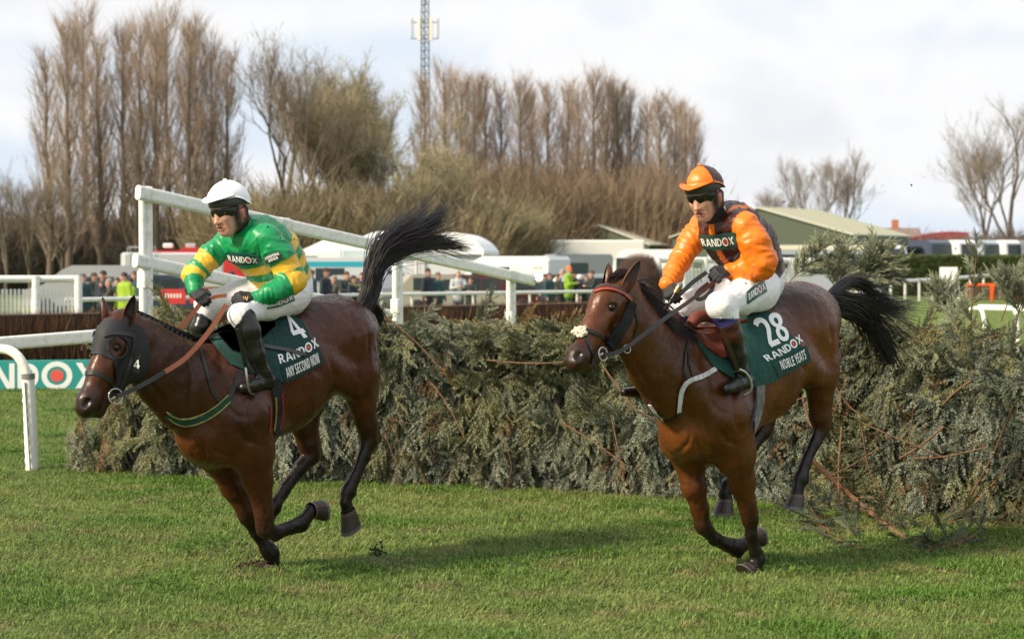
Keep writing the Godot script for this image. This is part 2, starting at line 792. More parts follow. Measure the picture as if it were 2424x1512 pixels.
func build_ground() -> void:
	var b := MB.new()
	b.col = Color(0.62, 0.62, 0.62)
	b.quad(Vector3(-2500, 0, 60), Vector3(2500, 0, 60), Vector3(2500, 0, -4200), Vector3(-2500, 0, -4200))
	var m := StandardMaterial3D.new()
	var g := Gradient.new()
	g.offsets = PackedFloat32Array([0.2, 0.45, 0.6, 0.8])
	g.colors = PackedColorArray([lin(0.035, 0.055, 0.012), lin(0.08, 0.115, 0.026), lin(0.145, 0.20, 0.048), lin(0.21, 0.25, 0.075)])
	m.albedo_texture = noise_tex(0.03, 1024, false, 7, 21, 4.0, g)
	m.uv1_triplanar = true
	m.uv1_world_triplanar = true
	m.uv1_scale = Vector3.ONE * 0.11
	m.roughness = 0.9
	m.metallic_specular = 0.2
	var o := bit(self, "ground", b, m, "structure")
	o.set_meta("label", "mown green racecourse turf")


func grass_tuft(seed_: int, blades: int, hgt: float, spread: float, lean: float) -> ArrayMesh:
	rng.seed = seed_
	var b := MB.new()
	for i in blades:
		var a := rnd(0, TAU)
		var p := Vector3(cos(a), 0, sin(a)) * spread * sqrt(rnd(0, 1))
		var d := Vector3(rnd(-1, 1), 0, rnd(-1, 1)).normalized()
		var h := hgt * rnd(0.5, 1.15)
		var w := rnd(0.0018, 0.0042)
		var l := lean * rnd(0.3, 1.4)
		var s := Vector3(-d.z, 0, d.x).rotated(Vector3.UP, rnd(-0.8, 0.8)) * w
		var m := p + Vector3(0, h * 0.6, 0) + d * h * l * 0.4
		var e := p + Vector3(0, h * (1.0 - 0.35 * l), 0) + d * h * l * 1.1
		b.col = Color(1, 1, 1).lerp(Color(1.5, 1.25, 0.9), rnd(0, 1) * rnd(0, 1)) * rnd(0.75, 1.2)
		if rnd(0, 1) < 0.09: b.col = Color(2.3, 1.75, 1.7) * rnd(0.7, 1.1)
		b.tri(p - s, p + s, m + s * 0.8)
		b.tri(p - s, m + s * 0.8, m - s * 0.8)
		b.tri(m - s * 0.8, m + s * 0.8, e)
	return b.mesh()


func build_grass() -> void:
	var f := FastNoiseLite.new()
	f.seed = 3
	f.frequency = 0.9
	f.fractal_octaves = 3
	var f2 := FastNoiseLite.new()
	f2.seed = 9
	f2.frequency = 0.28
	var root := thing("turf_grass", "short green grass with paler trodden swathes on the racecourse", "grass")
	root.set_meta("kind", "stuff")
	var meshes := []
	for k in 6: meshes.append(grass_tuft(100 + k, 15, 0.062, 0.06, 0.55 + 0.35 * (k % 3)))
	rng.seed = 77
	var xf := [[], [], [], [], [], []]
	var tint := [[], [], [], [], [], []]
	var tries := 118000
	for i in tries:
		var q := rnd(0, 1)
		var d := lerpf(8.2, 17.5, pow(q, 1.25))
		var x := rnd(-1, 1) * (0.278 * d + 0.5)
		if i > 100000:
			d = rnd(15.5, 27.0)
			x = lerpf(-0.30 * d, -0.195 * d, rnd(0, 1))
		var z := -d
		var a := f.get_noise_2d(x * 1.0, z * 1.25)      # swathes run across the picture
		var c := f2.get_noise_2d(x * 0.9, z * 1.6)
		var t := clampf(0.5 + a * 0.75 + c * 0.8, 0, 1)
		var k := rng.randi_range(0, 2) + (3 if t > 0.62 else 0)
		var sc := rnd(0.7, 1.15) * (1.05 - 0.4 * t)
		if d > 17.5: sc *= 1.3
		var bs := Basis(Vector3.UP, rnd(0, TAU)).scaled(Vector3(1, 1, 1) * sc)
		# trodden grass leans one way and shows its pale side
		bs = Basis(Vector3(rnd(-0.2, 0.2), 0, -1).normalized(), rnd(0.0, 0.9) * t) * bs
		xf[k].append(Transform3D(bs, Vector3(x, -0.004, z)))
		var g := Color(0.086, 0.170, 0.023).lerp(Color(0.220, 0.275, 0.088), t)
		var worn := f.get_noise_2d(x * 1.7 + 40.0, z * 2.6)      # trampled, dry places
		if worn > 0.30 and d < 15.0: g = g.lerp(Color(0.24, 0.21, 0.10), clampf((worn - 0.30) * 4.0, 0.0, 0.75))
		tint[k].append(g * rnd(0.6, 1.35))
	for k in 6:
		scatter(root, "blades", meshes[k], M.grass, xf[k], tint[k])
	# litter from the fence and from hooves, nobody could count it
	var lit := thing("turf_litter", "brown crumbs of soil and spruce scraps strewn over the grass below the fence", "litter")
	lit.set_meta("kind", "stuff")
	var b := MB.new()
	rng.seed = 78
	for i in 700:
		var t := rnd(0, 1)
		var d := lerpf(8.6, 14.0, sqrt(t))
		var p := Vector3(rnd(-0.2, 0.285) * d, 0.035, -d)
		var c := f.get_noise_2d(p.x * 2.0, p.z * 5.0)
		if c < 0.12 and t < 0.8: continue
		if rnd(0, 1) < 0.5:
			b.col = Color(0.060, 0.036, 0.024) * rnd(0.6, 1.5)
			var r := rnd(0.003, 0.011)
			b.ball(p, Vector3(r, r * 0.7, r), 5)
		else:
			b.col = (Color(0.20, 0.17, 0.07) if rnd(0, 1) < 0.5 else Color(0.07, 0.09, 0.05)) * rnd(0.7, 1.2)
			b.spike(p, p + Vector3(rnd(-1, 1), rnd(-0.1, 0.25), rnd(-1, 1)).normalized() * rnd(0.02, 0.06), 0.0018)
	bit(lit, "scraps", b, M.soil, "stuff")


func sprig(seed_: int, length: float, side_shoots: int, dense: float, droop := 0.25) -> ArrayMesh:
	# a flat frond: a stem with plump needle-covered shoots on both sides
	rng.seed = seed_
	var b := MB.new()
	var wood := Color(0.75, 0.40, 0.22)
	var lines := []
	var bend := Vector3(rnd(-0.3, 0.3), 0, rnd(-0.2, 0.2))
	var main := []
	for i in 6:
		var t := i / 5.0
		main.append(Vector3(0, length * t, 0) + bend * length * t * t)
	lines.append([main, 0.55])
	for i in side_shoots:
		var t := lerpf(0.10, 0.92, (i + rnd(0, 0.6)) / side_shoots)
		var k := t * 5.0
		var p: Vector3 = main[int(k)].lerp(main[mini(int(k) + 1, 5)], k - int(k))
		var s := 1.0 if i % 2 else -1.0
		var l := rnd(0.10, 0.165) * (1.2 - t * 0.5)
		var d := Vector3(s * rnd(0.30, 0.75), rnd(0.75, 1.1), rnd(-0.25, 0.4)).normalized()
		var mid := p + d * l * 0.5
		lines.append([[p, mid, mid + (d + Vector3(0, 0.25, -droop)).normalized() * l * 0.5], 1.0])
	for ln in lines:
		var pts: Array = ln[0]
		b.col = wood * rnd(0.7, 1.2)
		for i in pts.size() - 1:
			b.spike(pts[i], pts[i + 1] + (pts[i + 1] - pts[i]) * 0.2, 0.0024 * length / 0.3 + 0.0006)
		var tone := rnd(0.6, 1.45)
		for i in pts.size() - 1:
			var a: Vector3 = pts[i]
			var e: Vector3 = pts[i + 1]
			var d := (e - a).normalized()
			var u := d.cross(Vector3(0.2, 0.3, 0.9)).normalized()
			var w := d.cross(u)
			var cnt := int((e - a).length() * dense)
			for j in cnt:
				var t := (j + rnd(0, 1)) / cnt
				if ln[1] < 1.0 and i == 0: continue
				var an := rnd(0, TAU)
				var o := u * cos(an) + w * sin(an)
				var p := a.lerp(e, t)
				var nl := rnd(0.016, 0.023)
				if ln[1] >= 1.0 and i == pts.size() - 2: nl *= 1.0 - 0.45 * t
				var dir := (o + d * rnd(0.5, 1.1)).normalized()
				var tip := p + dir * nl
				var sd := dir.cross(o.cross(d) + rdir() * 0.5).normalized() * 0.0026
				var m := p.lerp(tip, 0.5)
				b.col = Color(1, 1, 1) * rnd(0.85, 1.15) * tone
				if rnd(0, 1) < 0.3: b.col = Color(1.4, 1.45, 1.6) * rnd(0.85, 1.1) * tone      # waxy undersides
				b.tri(p, m + sd, tip)
				b.tri(p, tip, m - sd)
		if ln[1] >= 1.0:      # bud at the tip
			var e: Vector3 = pts[pts.size() - 1]
			b.col = Color(1.6, 0.95, 0.5)
			b.spike(e, e + (e - pts[pts.size() - 2]).normalized() * 0.012, 0.002)
	return b.mesh()


func build_fence() -> void:
	for p in [[150, 1126], [560, 1143], [1000, 1156], [1400, 1170], [1700, 1186], [2000, 1208], [2440, 1246], [2900, 1300]]:
		fence_line.append(ground_at(p[0], p[1]))
	var root := thing("spruce_fence", "long steeplechase fence dressed in grey-green spruce boughs behind both horses", "fence", fence_at(0.5))
	var o := root.position
	# the dark frame inside
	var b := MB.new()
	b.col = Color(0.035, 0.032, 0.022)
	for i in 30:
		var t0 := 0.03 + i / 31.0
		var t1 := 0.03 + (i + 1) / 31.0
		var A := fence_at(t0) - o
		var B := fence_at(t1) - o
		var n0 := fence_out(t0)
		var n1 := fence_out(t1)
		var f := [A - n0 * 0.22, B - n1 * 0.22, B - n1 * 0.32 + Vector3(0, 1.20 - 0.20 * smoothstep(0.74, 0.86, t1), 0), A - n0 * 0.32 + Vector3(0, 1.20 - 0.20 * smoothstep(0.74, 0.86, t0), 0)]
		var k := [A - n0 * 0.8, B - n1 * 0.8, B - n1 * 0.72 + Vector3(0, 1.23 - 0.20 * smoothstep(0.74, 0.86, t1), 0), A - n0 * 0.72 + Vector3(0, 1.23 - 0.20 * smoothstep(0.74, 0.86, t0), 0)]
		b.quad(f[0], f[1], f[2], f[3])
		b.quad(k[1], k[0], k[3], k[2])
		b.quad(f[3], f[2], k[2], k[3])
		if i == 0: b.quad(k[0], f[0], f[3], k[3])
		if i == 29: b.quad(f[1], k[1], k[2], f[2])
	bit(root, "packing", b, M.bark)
	var sp := []
	for k in 6: sp.append(sprig(40 + k, 0.30 + 0.04 * (k % 4), 11 + k % 3, 520.0))
	rng.seed = 11
	var xf := [[], [], [], [], [], []]
	var tint := [[], [], [], [], [], []]
	var f := FastNoiseLite.new()
	f.seed = 4
	f.frequency = 0.75
	for i in 5000:
		var top := i >= 3800
		var t := rnd(0.0, 1.0)
		var n := fence_out(t)
		var s := Vector3(n.z, 0, -n.x)
		var p := fence_at(t)
		var d: Vector3
		var shag := 1.0 if t < 0.68 else 1.6      # torn about where the second horse came through
		if top:
			var w := rnd(-0.05, 0.95)
			p += -n * w + Vector3(0, 1.23 - 0.15 * smoothstep(0.74, 0.86, t) + rnd(-0.06, 0.02) - 0.06 * pow(absf(w - 0.45) * 2.0, 2.0) + f.get_noise_2d(p.x * 1.5, 7.0) * 0.08, 0)
			d = n * rnd(-0.5, 1.0) + s * rnd(-1.2, 0.7) + Vector3(0, rnd(-0.16, 0.20), 0)
		else:
			var h := (1.29 - 0.18 * smoothstep(0.74, 0.86, t)) * pow(rnd(0.0, 1.0), 0.85)
			var bulge := 0.06 * sin(h / 1.4 * PI) + f.get_noise_2d(p.x, h * 1.2) * 0.16
			p += n * (bulge - 0.12 + rnd(-0.16, 0.03)) + Vector3(0, h + 0.07, 0)
			if t < 0.07: p += -n * rnd(0, 0.8)
			d = Vector3(0, -1.0, 0) * rnd(0.8, 1.4) + n * rnd(0.05, 0.55) * shag + s * rnd(-0.65, 0.55) * shag
			if h > 1.14: d.y += 0.55
			if rnd(0, 1) < 0.12 * shag: d = s * rnd(-1, 1) + n * rnd(0.2, 0.9) + Vector3(0, rnd(-0.4, 0.8), 0)
		if t < 0.06 and p.y > lerpf(0.5, 1.4, t / 0.06): continue
		var k := rng.randi_range(0, 5)
		var bs := look(d, n + rdir() * 0.35)
		xf[k].append(Transform3D(bs.scaled_local(Vector3.ONE * rnd(0.7, 1.2)), p - o))
		var z := clampf(0.5 + f.get_noise_3d(p.x * 1.3, p.y * 1.3, p.z) * 1.6 + rnd(-0.4, 0.4), 0, 1)
		var g := Color(0.200, 0.245, 0.190).lerp(Color(0.205, 0.222, 0.105), z)
		if rnd(0, 1) < 0.06: g = Color(0.17, 0.115, 0.05)
		tint[k].append(g * rnd(0.75, 1.3))
	for k in 6:
		scatter(root, "sprigs", sp[k], M.needles, xf[k], tint[k])
	# bare sticks and broken branches that show between the sprigs; points in the measuring frame, then how far in front of the face
	var sticks := [
		[[900, 740], [990, 815], [1070, 905], [0.01, 0.006]], [[1020, 905], [1060, 960], [1100, 1040], [0.008, 0.004]], [[1150, 852], [1250, 860], [1340, 857], [0.009, 0.006]],
		[[1430, 870], [1475, 935], [1510, 975], [0.011, 0.007]], [[1510, 975], [1590, 1010], [1640, 1045], [0.008, 0.004]], [[1448, 990], [1468, 1090], [1480, 1160], [0.007, 0.004]],
		[[910, 1025], [930, 1080], [945, 1140], [0.006, 0.004]], [[1180, 1010], [1210, 1100], [1195, 1160], [0.007, 0.004]], [[1330, 1000], [1410, 1050], [1480, 1100], [0.008, 0.005]],
		[[905, 990], [960, 1000], [1050, 1020], [0.006, 0.003]], [[1040, 1140], [1090, 1080], [1120, 1040], [0.006, 0.003]],
		[[2040, 1000], [2120, 1035], [2230, 1080], [0.008, 0.005]], [[2130, 1085], [2180, 1055], [2235, 1010], [0.012, 0.011]], [[1993, 1010], [1985, 1120], [1990, 1230], [0.012, 0.008]],
		[[2165, 1085], [2240, 1080], [2330, 1060], [0.012, 0.008]], [[2300, 1170], [2350, 1080], [2400, 960], [0.016, 0.009]], [[2310, 1190], [2375, 1120], [2430, 1070], [0.012, 0.007]],
		[[2140, 1090], [2160, 990], [2165, 920], [0.006, 0.003]], [[1900, 940], [1912, 985], [1920, 1010], [0.013, 0.012]], [[1960, 890], [2010, 960], [2050, 990], [0.008, 0.005]],
		[[2230, 960], [2260, 930], [2300, 900], [0.011, 0.01]], [[1830, 975], [1890, 945], [1950, 930], [0.008, 0.006]], [[2080, 1060], [2000, 1110], [1900, 1150], [0.007, 0.004]],
		[[2080, 1180], [2120, 1220], [2190, 1235], [0.007, 0.004]], [[2040, 1010], [2060, 1120], [2110, 1200], [0.008, 0.005]], [[2400, 1160], [2430, 1100], [2460, 1060], [0.02, 0.016]],
		[[2010, 890], [1990, 930], [1975, 975], [0.006, 0.004]], [[2290, 830], [2340, 800], [2380, 790], [0.006, 0.003]], [[1480, 800], [1510, 830], [1530, 850], [0.007, 0.004]],
	]
	for st in sticks:
		b = MB.new()
		b.col = Color(0.20, 0.105, 0.055) * rnd(0.6, 1.2)
		var pts := []
		for q in 3:
			var g := ground_at(st[q][0], 1160.0 + maxf(0.0, st[q][0] - 1000.0) * 0.06)
			pts.append(at(st[q][0], st[q][1], -g.z - 0.02 - 0.05 * q) - o)
		var cp := curve(pts, 5)
		var rr := []
		for q in cp.size(): rr.append(0.75 * lerpf(st[3][0], st[3][1], float(q) / cp.size()))
		b.tube(cp, rr, 6)
		# short side twigs
		for q in 5:
			var k := rng.randi_range(2, cp.size() - 1)
			b.spike(cp[k], cp[k] + (cp[k] - cp[k - 1]).normalized() * rnd(0.03, 0.1) + rdir() * rnd(0.05, 0.12), 0.0025)
		bit(root, "branch", b, M.bark)
	# young top shoots that stand up out of the fence
	for st in [[[2372, 1110], [2335, 1000], [2300, 800], [2313, 590], 0.011], [[2290, 830], [2262, 770], [2245, 715], [2228, 690], 0.006], [[1990, 720], [2030, 680], [2075, 640], [2120, 625], 0.006],
		[[1960, 720], [1975, 680], [1990, 640], [1998, 600], 0.005], [[2005, 690], [2040, 650], [2060, 620], [2078, 590], 0.006], [[2370, 760], [2385, 720], [2390, 690], [2388, 670], 0.005], [[1850, 690], [1880, 655], [1920, 620], [1938, 585], 0.005], [[2400, 800], [2412, 740], [2428, 700], [2440, 660], 0.006],
		[[1930, 720], [1990, 690], [2050, 665], [2105, 655], 0.006], [[2190, 790], [2215, 740], [2225, 720], [2230, 700], 0.005]]:
		var pts := []
		for q in 4:
			var g := ground_at(st[q][0], 1160.0 + maxf(0.0, st[q][0] - 1000.0) * 0.06)
			pts.append(at(st[q][0], st[q][1], -g.z + (0.12 if st[q][0] > 2250 else 0.35)) - o)
		var cp := curve(pts, 6)
		b = MB.new()
		b.col = Color(0.22, 0.12, 0.05)
		var rr := []
		for q in cp.size(): rr.append(lerpf(st[4], 0.003, float(q) / cp.size()))
		b.tube(cp, rr, 6)
		var stem := bit(root, "young_shoot", b, M.bark)
		var xs := []
		var ts := []
		for q in range(cp.size() / 3, cp.size()):
			for r in 3:
				var d: Vector3 = (cp[q] - cp[q - 1]).normalized()
				var out := d.cross(rdir()).normalized()
				var tq := float(q) / cp.size()
				xs.append(Transform3D(look(d * rnd(0.6, 1.4) + out * rnd(0.5, 1.0)).scaled_local(Vector3.ONE * rnd(0.35, 0.75) * (1.25 - 0.6 * tq)), cp[q]))
				ts.append(Color(0.26, 0.30, 0.21) * rnd(0.8, 1.3))
		scatter(stem, "needles", sp[1], M.needles, xs, ts)
	# boughs pulled out of the fence and lying on the grass
	loose_bough("fallen_bough", "long spruce bough with bare brown stem lying on the grass by the torn fence", [[1905, 1075], [2040, 1195], [2130, 1265], [2200, 1300]], sp, 40, [0.022, 0.010], 0.14, 0.48)
	loose_bough("fallen_bough", "curved spruce branch on the grass at the right, rising to the fence foot", [[2190, 1305], [2280, 1282], [2350, 1245], [2430, 1170]], sp, 40, [0.010, 0.006], 0.10, 0.5)
	loose_bough("fallen_bough", "dark green spruce tip dragged along behind the second horse's hooves", [[2090, 1300], [2010, 1290], [1945, 1240], [1905, 1175]], sp, 46, [0.008, 0.004], 0.20, 0.7)
	loose_bough("fallen_bough", "tangle of thin spruce twigs at the foot of the fence under the upright shoot", [[2020, 1195], [2120, 1240], [2230, 1240], [2330, 1195]], sp, 40, [0.009, 0.005], 0.12, 0.5)


func loose_bough(called: String, label: String, px: Array, sp: Array, count: int, rad: Array, lift: float, size: float) -> void:
	var pts := []
	for p in px:
		var g := ground_at(p[0], maxf(p[1] + 12.0, 1215.0))
		pts.append(at(p[0], p[1], minf(-g.z, 13.2)))
	var root := thing(called, label, "branch", pts[0], Basis(), "")
	var o: Vector3 = pts[0]
	var cp := curve(pts, 6)
	var b := MB.new()
	b.col = Color(0.25, 0.125, 0.06)
	var rr := []
	var lp := []
	for q in cp.size():
		rr.append(lerpf(rad[0], rad[1], float(q) / cp.size()))
		lp.append(cp[q] - o)
	b.tube(lp, rr, 6)
	for q in 40:
		var k := rng.randi_range(3, lp.size() - 1)
		var e: Vector3 = lp[k] + (lp[k] - lp[k - 1]).normalized() * rnd(0.05, 0.25) + rdir() * rnd(0.1, 0.25)
		e.y = maxf(e.y, 0.02 - o.y)
		b.spike(lp[k], e, 0.004)
	bit(root, "stem", b, M.bark)
	var xs := []
	var ts := []
	for i in count:
		var k := rng.randi_range(4, lp.size() - 1)
		var d: Vector3 = (lp[k] - lp[k - 1]).normalized() * rnd(0.3, 1.2) + rdir() * 0.9
		var p: Vector3 = lp[k] + rdir() * lift * rnd(0, 1)
		p.y = maxf(p.y, 0.05 - o.y)
		xs.append(Transform3D(look(d).scaled_local(Vector3.ONE * rnd(0.6, 1.1) * size), p))
		ts.append(Color(0.075, 0.105, 0.055).lerp(Color(0.14, 0.16, 0.11), rnd(0, 1) * rnd(0, 1)) * rnd(0.8, 1.2))
	scatter(root, "needles", sp[2], M.needles, xs, ts)


# ------------------------------------------------------------------ rails, board, brown hedge
func oval(w: float, h: float, seg := 10) -> Array:     # upright rounded oblong, counterclockwise
	var out := []
	var r := w * 0.5
	for k in seg + 1:
		var a := PI * k / seg
		out.append(Vector2(cos(a) * r, h * 0.5 - r + sin(a) * r))
	for k in seg + 1:
		var a := PI + PI * k / seg
		out.append(Vector2(cos(a) * r, -h * 0.5 + r + sin(a) * r))
	return out


func rail_piece(b: MB, A: Vector3, B: Vector3, w: float, h: float) -> void:
	var z := (B - A).normalized()
	var x := Vector3.UP.cross(z).normalized()
	b.extrude(oval(w, h), Transform3D(Basis(x, z.cross(x), z), (A + B) * 0.5), (B - A).length(), true)


func build_wing() -> void:
	# the big white wing beside the fence: two sloping rails on posts
	var a := at(325, 455, 17.0)
	var c := at(1262, 664, 23.5)
	var root := thing("fence_wing", "tall white plastic wing with two sloping rails behind the first rider", "railing", Vector3(a.x, 0, a.z))
	var o := root.position
	var W := Color(0.80, 0.80, 0.76)
	var b := MB.new()
	b.col = W
	rail_piece(b, a - o, c - o, 0.068, 0.135)
	bit(root, "top_rail", b, M.white_plastic)
	for t in [0.30, 0.62, 0.93]:
		b = MB.new()
		b.col = Color(0.70, 0.70, 0.66)
		var jm := a.lerp(c, t) - o
		rail_piece(b, jm - (c - a).normalized() * 0.09, jm + (c - a).normalized() * 0.09, 0.076, 0.143)
		bit(root, "joint_sleeve", b, M.white_plastic)
	b = MB.new()
	b.col = W
	var a2 := at(318, 616, 17.0)
	var c2 := at(930, 747, 21.4)
	rail_piece(b, a2 - o, c2 - o, 0.066, 0.13)
	bit(root, "lower_rail", b, M.white_plastic)
	var along := (c - a).normalized()
	var flat := Vector3(along.x, 0, along.z).normalized()
	var back := Vector3(flat.z, 0, -flat.x)
	for p in [[361, 17.18], [690, 19.2], [957, 21.1], [1222, 23.2]]:
		b = MB.new()
		b.col = W
		var d: float = p[1]
		var x := gx(p[0], d)
		var t := (x - a.x) / (c.x - a.x)
		var top := a.lerp(c, t) + Vector3(0, 0.085, 0)
		if top.z < 0:
			var ph := oval(0.075, 0.12)
			var mid := Vector3(top.x, top.y * 0.5, top.z) + (back if back.z < 0 else -back) * 0.072
			b.extrude(ph, Transform3D(Basis(flat, back, Vector3.UP) if flat.cross(back).y > 0 else Basis(back, flat, Vector3.UP), mid - o), top.y, true)
			b.tube([mid - o + flat * -0.055 - Vector3(0, top.y * 0.5, 0), mid - o + flat * -0.055 + Vector3(0, top.y * 0.5 - 0.12, 0)], [0.036], 10)
			b.cbox(Transform3D(Basis(flat, Vector3.UP, flat.cross(Vector3.UP)), mid - o + flat * -0.045 + Vector3(0, top.y * 0.16, 0)), Vector3(0.085, 0.16, 0.1), 0.008)
		bit(root, "post", b, M.white_plastic)
	# bent plate over the low end of the top rail
	b = MB.new()
	b.col = Color(0.82, 0.81, 0.76)
	var pl := []
	for k in 10:
		var an := lerpf(-0.7, 2.4, k / 9.0)
		pl.append(c - o + along * (0.02 + 0.13 * sin(an) * 0.9) + Vector3(0, -0.03 + 0.14 * -cos(an) + 0.14, 0) * 0.9)
	var nn := []
	for k in 10: nn.append((pl[k] - (c - o + Vector3(0, -0.05, 0))).normalized())
	b.strap(pl, nn, 0.13, 0.006)
	b.tri(c - o + Vector3(-0.04, 0.13, 0.05), c - o + Vector3(-0.30, 0.10, 0.05), c - o + Vector3(-0.30, 0.22, 0.05))
	bit(root, "end_plate", b, M.white_plastic)

	# running rail at the left with its padded goose-neck post
	var p0 := at(-160, 826, 16.1)
	var p1 := at(420, 780, 18.6)
	root = thing("running_rail", "low white running rail on the left with a padded goose-neck post", "railing", ground_at(75, 1120))
	o = root.position
	b = MB.new()
	b.col = W
	rail_piece(b, p0 - o, p1 - o, 0.06, 0.125)
	bit(root, "rail", b, M.white_plastic)
	b = MB.new()
	b.col = Color(0.78, 0.77, 0.70)
	var neck := curve([at(-60, 836, 16.25) - o, at(0, 826, 16.2) - o, at(35, 838, 16.12) - o, at(57, 872, 16.1) - o, at(63, 905, 16.1) - o, at(65, 960, 16.1) - o], 6)
	b.tube(neck, [0.042], 14)
	bit(root, "goose_neck", b, M.white_plastic)
	b = MB.new()
	b.col = Color(0.74, 0.73, 0.70)
	var pad := []
	var pr := []
	for k in 22:
		var t := k / 21.0
		pad.append(at(lerpf(65, 75, t), lerpf(893, 1122, t), 16.1) - o)
		pr.append(0.054 + 0.004 * sin(t * 60.0) + 0.004 * t + rnd(-0.002, 0.002))
	b.tube(pad, pr, 14)
	bit(root, "padding", b, M.matte)
	b = MB.new()
	b.col = Color(0.16, 0.16, 0.15)
	b.tube([at(65, 884, 16.1) - o, at(65.5, 897, 16.1) - o], [0.058], 14)
	b.tube([at(57, 905, 16.04) - o, at(70, 1112, 16.03) - o], [0.006], 6)
	bit(root, "strap", b, M.matte)


func text_tris(s: String, weight := 700, font := "Droid Sans") -> PackedVector2Array:     # filled outlines, cap height 1, triangles
	var tm := TextMesh.new()
	var sf := SystemFont.new()
	sf.font_names = PackedStringArray([font])
	sf.font_weight = weight
	tm.font = sf
	tm.text = s
	tm.depth = 0.0
	tm.font_size = 64
	tm.pixel_size = 1.0 / 46.0
	tm.curve_step = 1.0
	var arr := tm.get_mesh_arrays()
	var vv: PackedVector3Array = arr[0]
	var out := PackedVector2Array()
	var id = arr[Mesh.ARRAY_INDEX]
	var nv: int = vv.size() if id == null or id.size() == 0 else id.size()
	for i in nv:
		var p := vv[i] if id == null or id.size() == 0 else vv[id[i]]
		out.push_back(Vector2(p.x, p.y))
	# centre on the bounds
	var lo := Vector2(1e9, 1e9)
	var hi := -lo
	for p in out:
		lo = lo.min(p); hi = hi.max(p)
	var c := (lo + hi) * 0.5
	for i in out.size(): out[i] -= c
	return out


func split(tris: PackedVector2Array, most: float) -> PackedVector2Array:      # cut long triangles so that they follow a curved surface
	var todo := []
	for i in range(0, tris.size(), 3): todo.append([tris[i], tris[i + 1], tris[i + 2]])
	var out := PackedVector2Array()
	while todo.size():
		var t: Array = todo.pop_back()
		var k := 0
		var best := 0.0
		for j in 3:
			var l: float = t[j].distance_to(t[(j + 1) % 3])
			if l > best:
				best = l; k = j
		if best <= most or out.size() > 60000:
			for j in 3: out.push_back(t[j])
		else:
			var m: Vector2 = (t[k] + t[(k + 1) % 3]) * 0.5
			todo.append([t[k], m, t[(k + 2) % 3]])
			todo.append([m, t[(k + 1) % 3], t[(k + 2) % 3]])
	return out


func logo_tris(gap := 0.06) -> Array:     # the sponsor's word: [white triangles, red triangles, width], capital height 1
	var wht := PackedVector2Array()
	var red := PackedVector2Array()
	var letters: Array[PackedVector2Array] = []
	var x := 0.0
	for ch in ["R", "A", "N", "D", "*", "X"]:
		if ch == "*":
			var r0 := 0.56
			var cx := x + r0
			for k in 28:
				var a := TAU * k / 28
				var b := TAU * (k + 1) / 28
				var u := Vector2(cos(a), sin(a))
				var w := Vector2(cos(b), sin(b))
				var c := Vector2(cx, 0)
				wht.append_array(PackedVector2Array([c + u * 0.36, c + u * r0, c + w * r0, c + u * 0.36, c + w * r0, c + w * 0.36]))
				red.append_array(PackedVector2Array([c, c + u * 0.24, c + w * 0.24]))
			letters.append(wht.slice(wht.size() - 28 * 6))
			x += 2 * r0 + gap
			continue
		var t := text_tris(ch)
		var lo := 1e9
		var hi := -1e9
		for p in t:
			lo = minf(lo, p.x); hi = maxf(hi, p.x)
		for p in t: wht.push_back(Vector2(p.x - lo + x, p.y))
		letters.append(wht.slice(wht.size() - t.size()))
		x += hi - lo + gap
	x -= gap
	for k in letters.size():
		var l := letters[k]
		for i in l.size(): l[i].x -= x * 0.5
		letters[k] = l
	for i in wht.size(): wht[i].x -= x * 0.5
	for i in red.size(): red[i].x -= x * 0.5
	return [wht, red, x, letters]


func flat_text(b: MB, tris: PackedVector2Array, t: Transform3D, size: float, col: Color, stretch := 1.0) -> void:
	b.col = col
	for i in range(0, tris.size(), 3):
		var p := []
		for k in 3: p.append(t * Vector3(tris[i + k].x * size * stretch, tris[i + k].y * size, 0))
		if (tris[i + 1] - tris[i]).cross(tris[i + 2] - tris[i]) > 0: b.tri(p[0], p[1], p[2])
		else: b.tri(p[0], p[2], p[1])


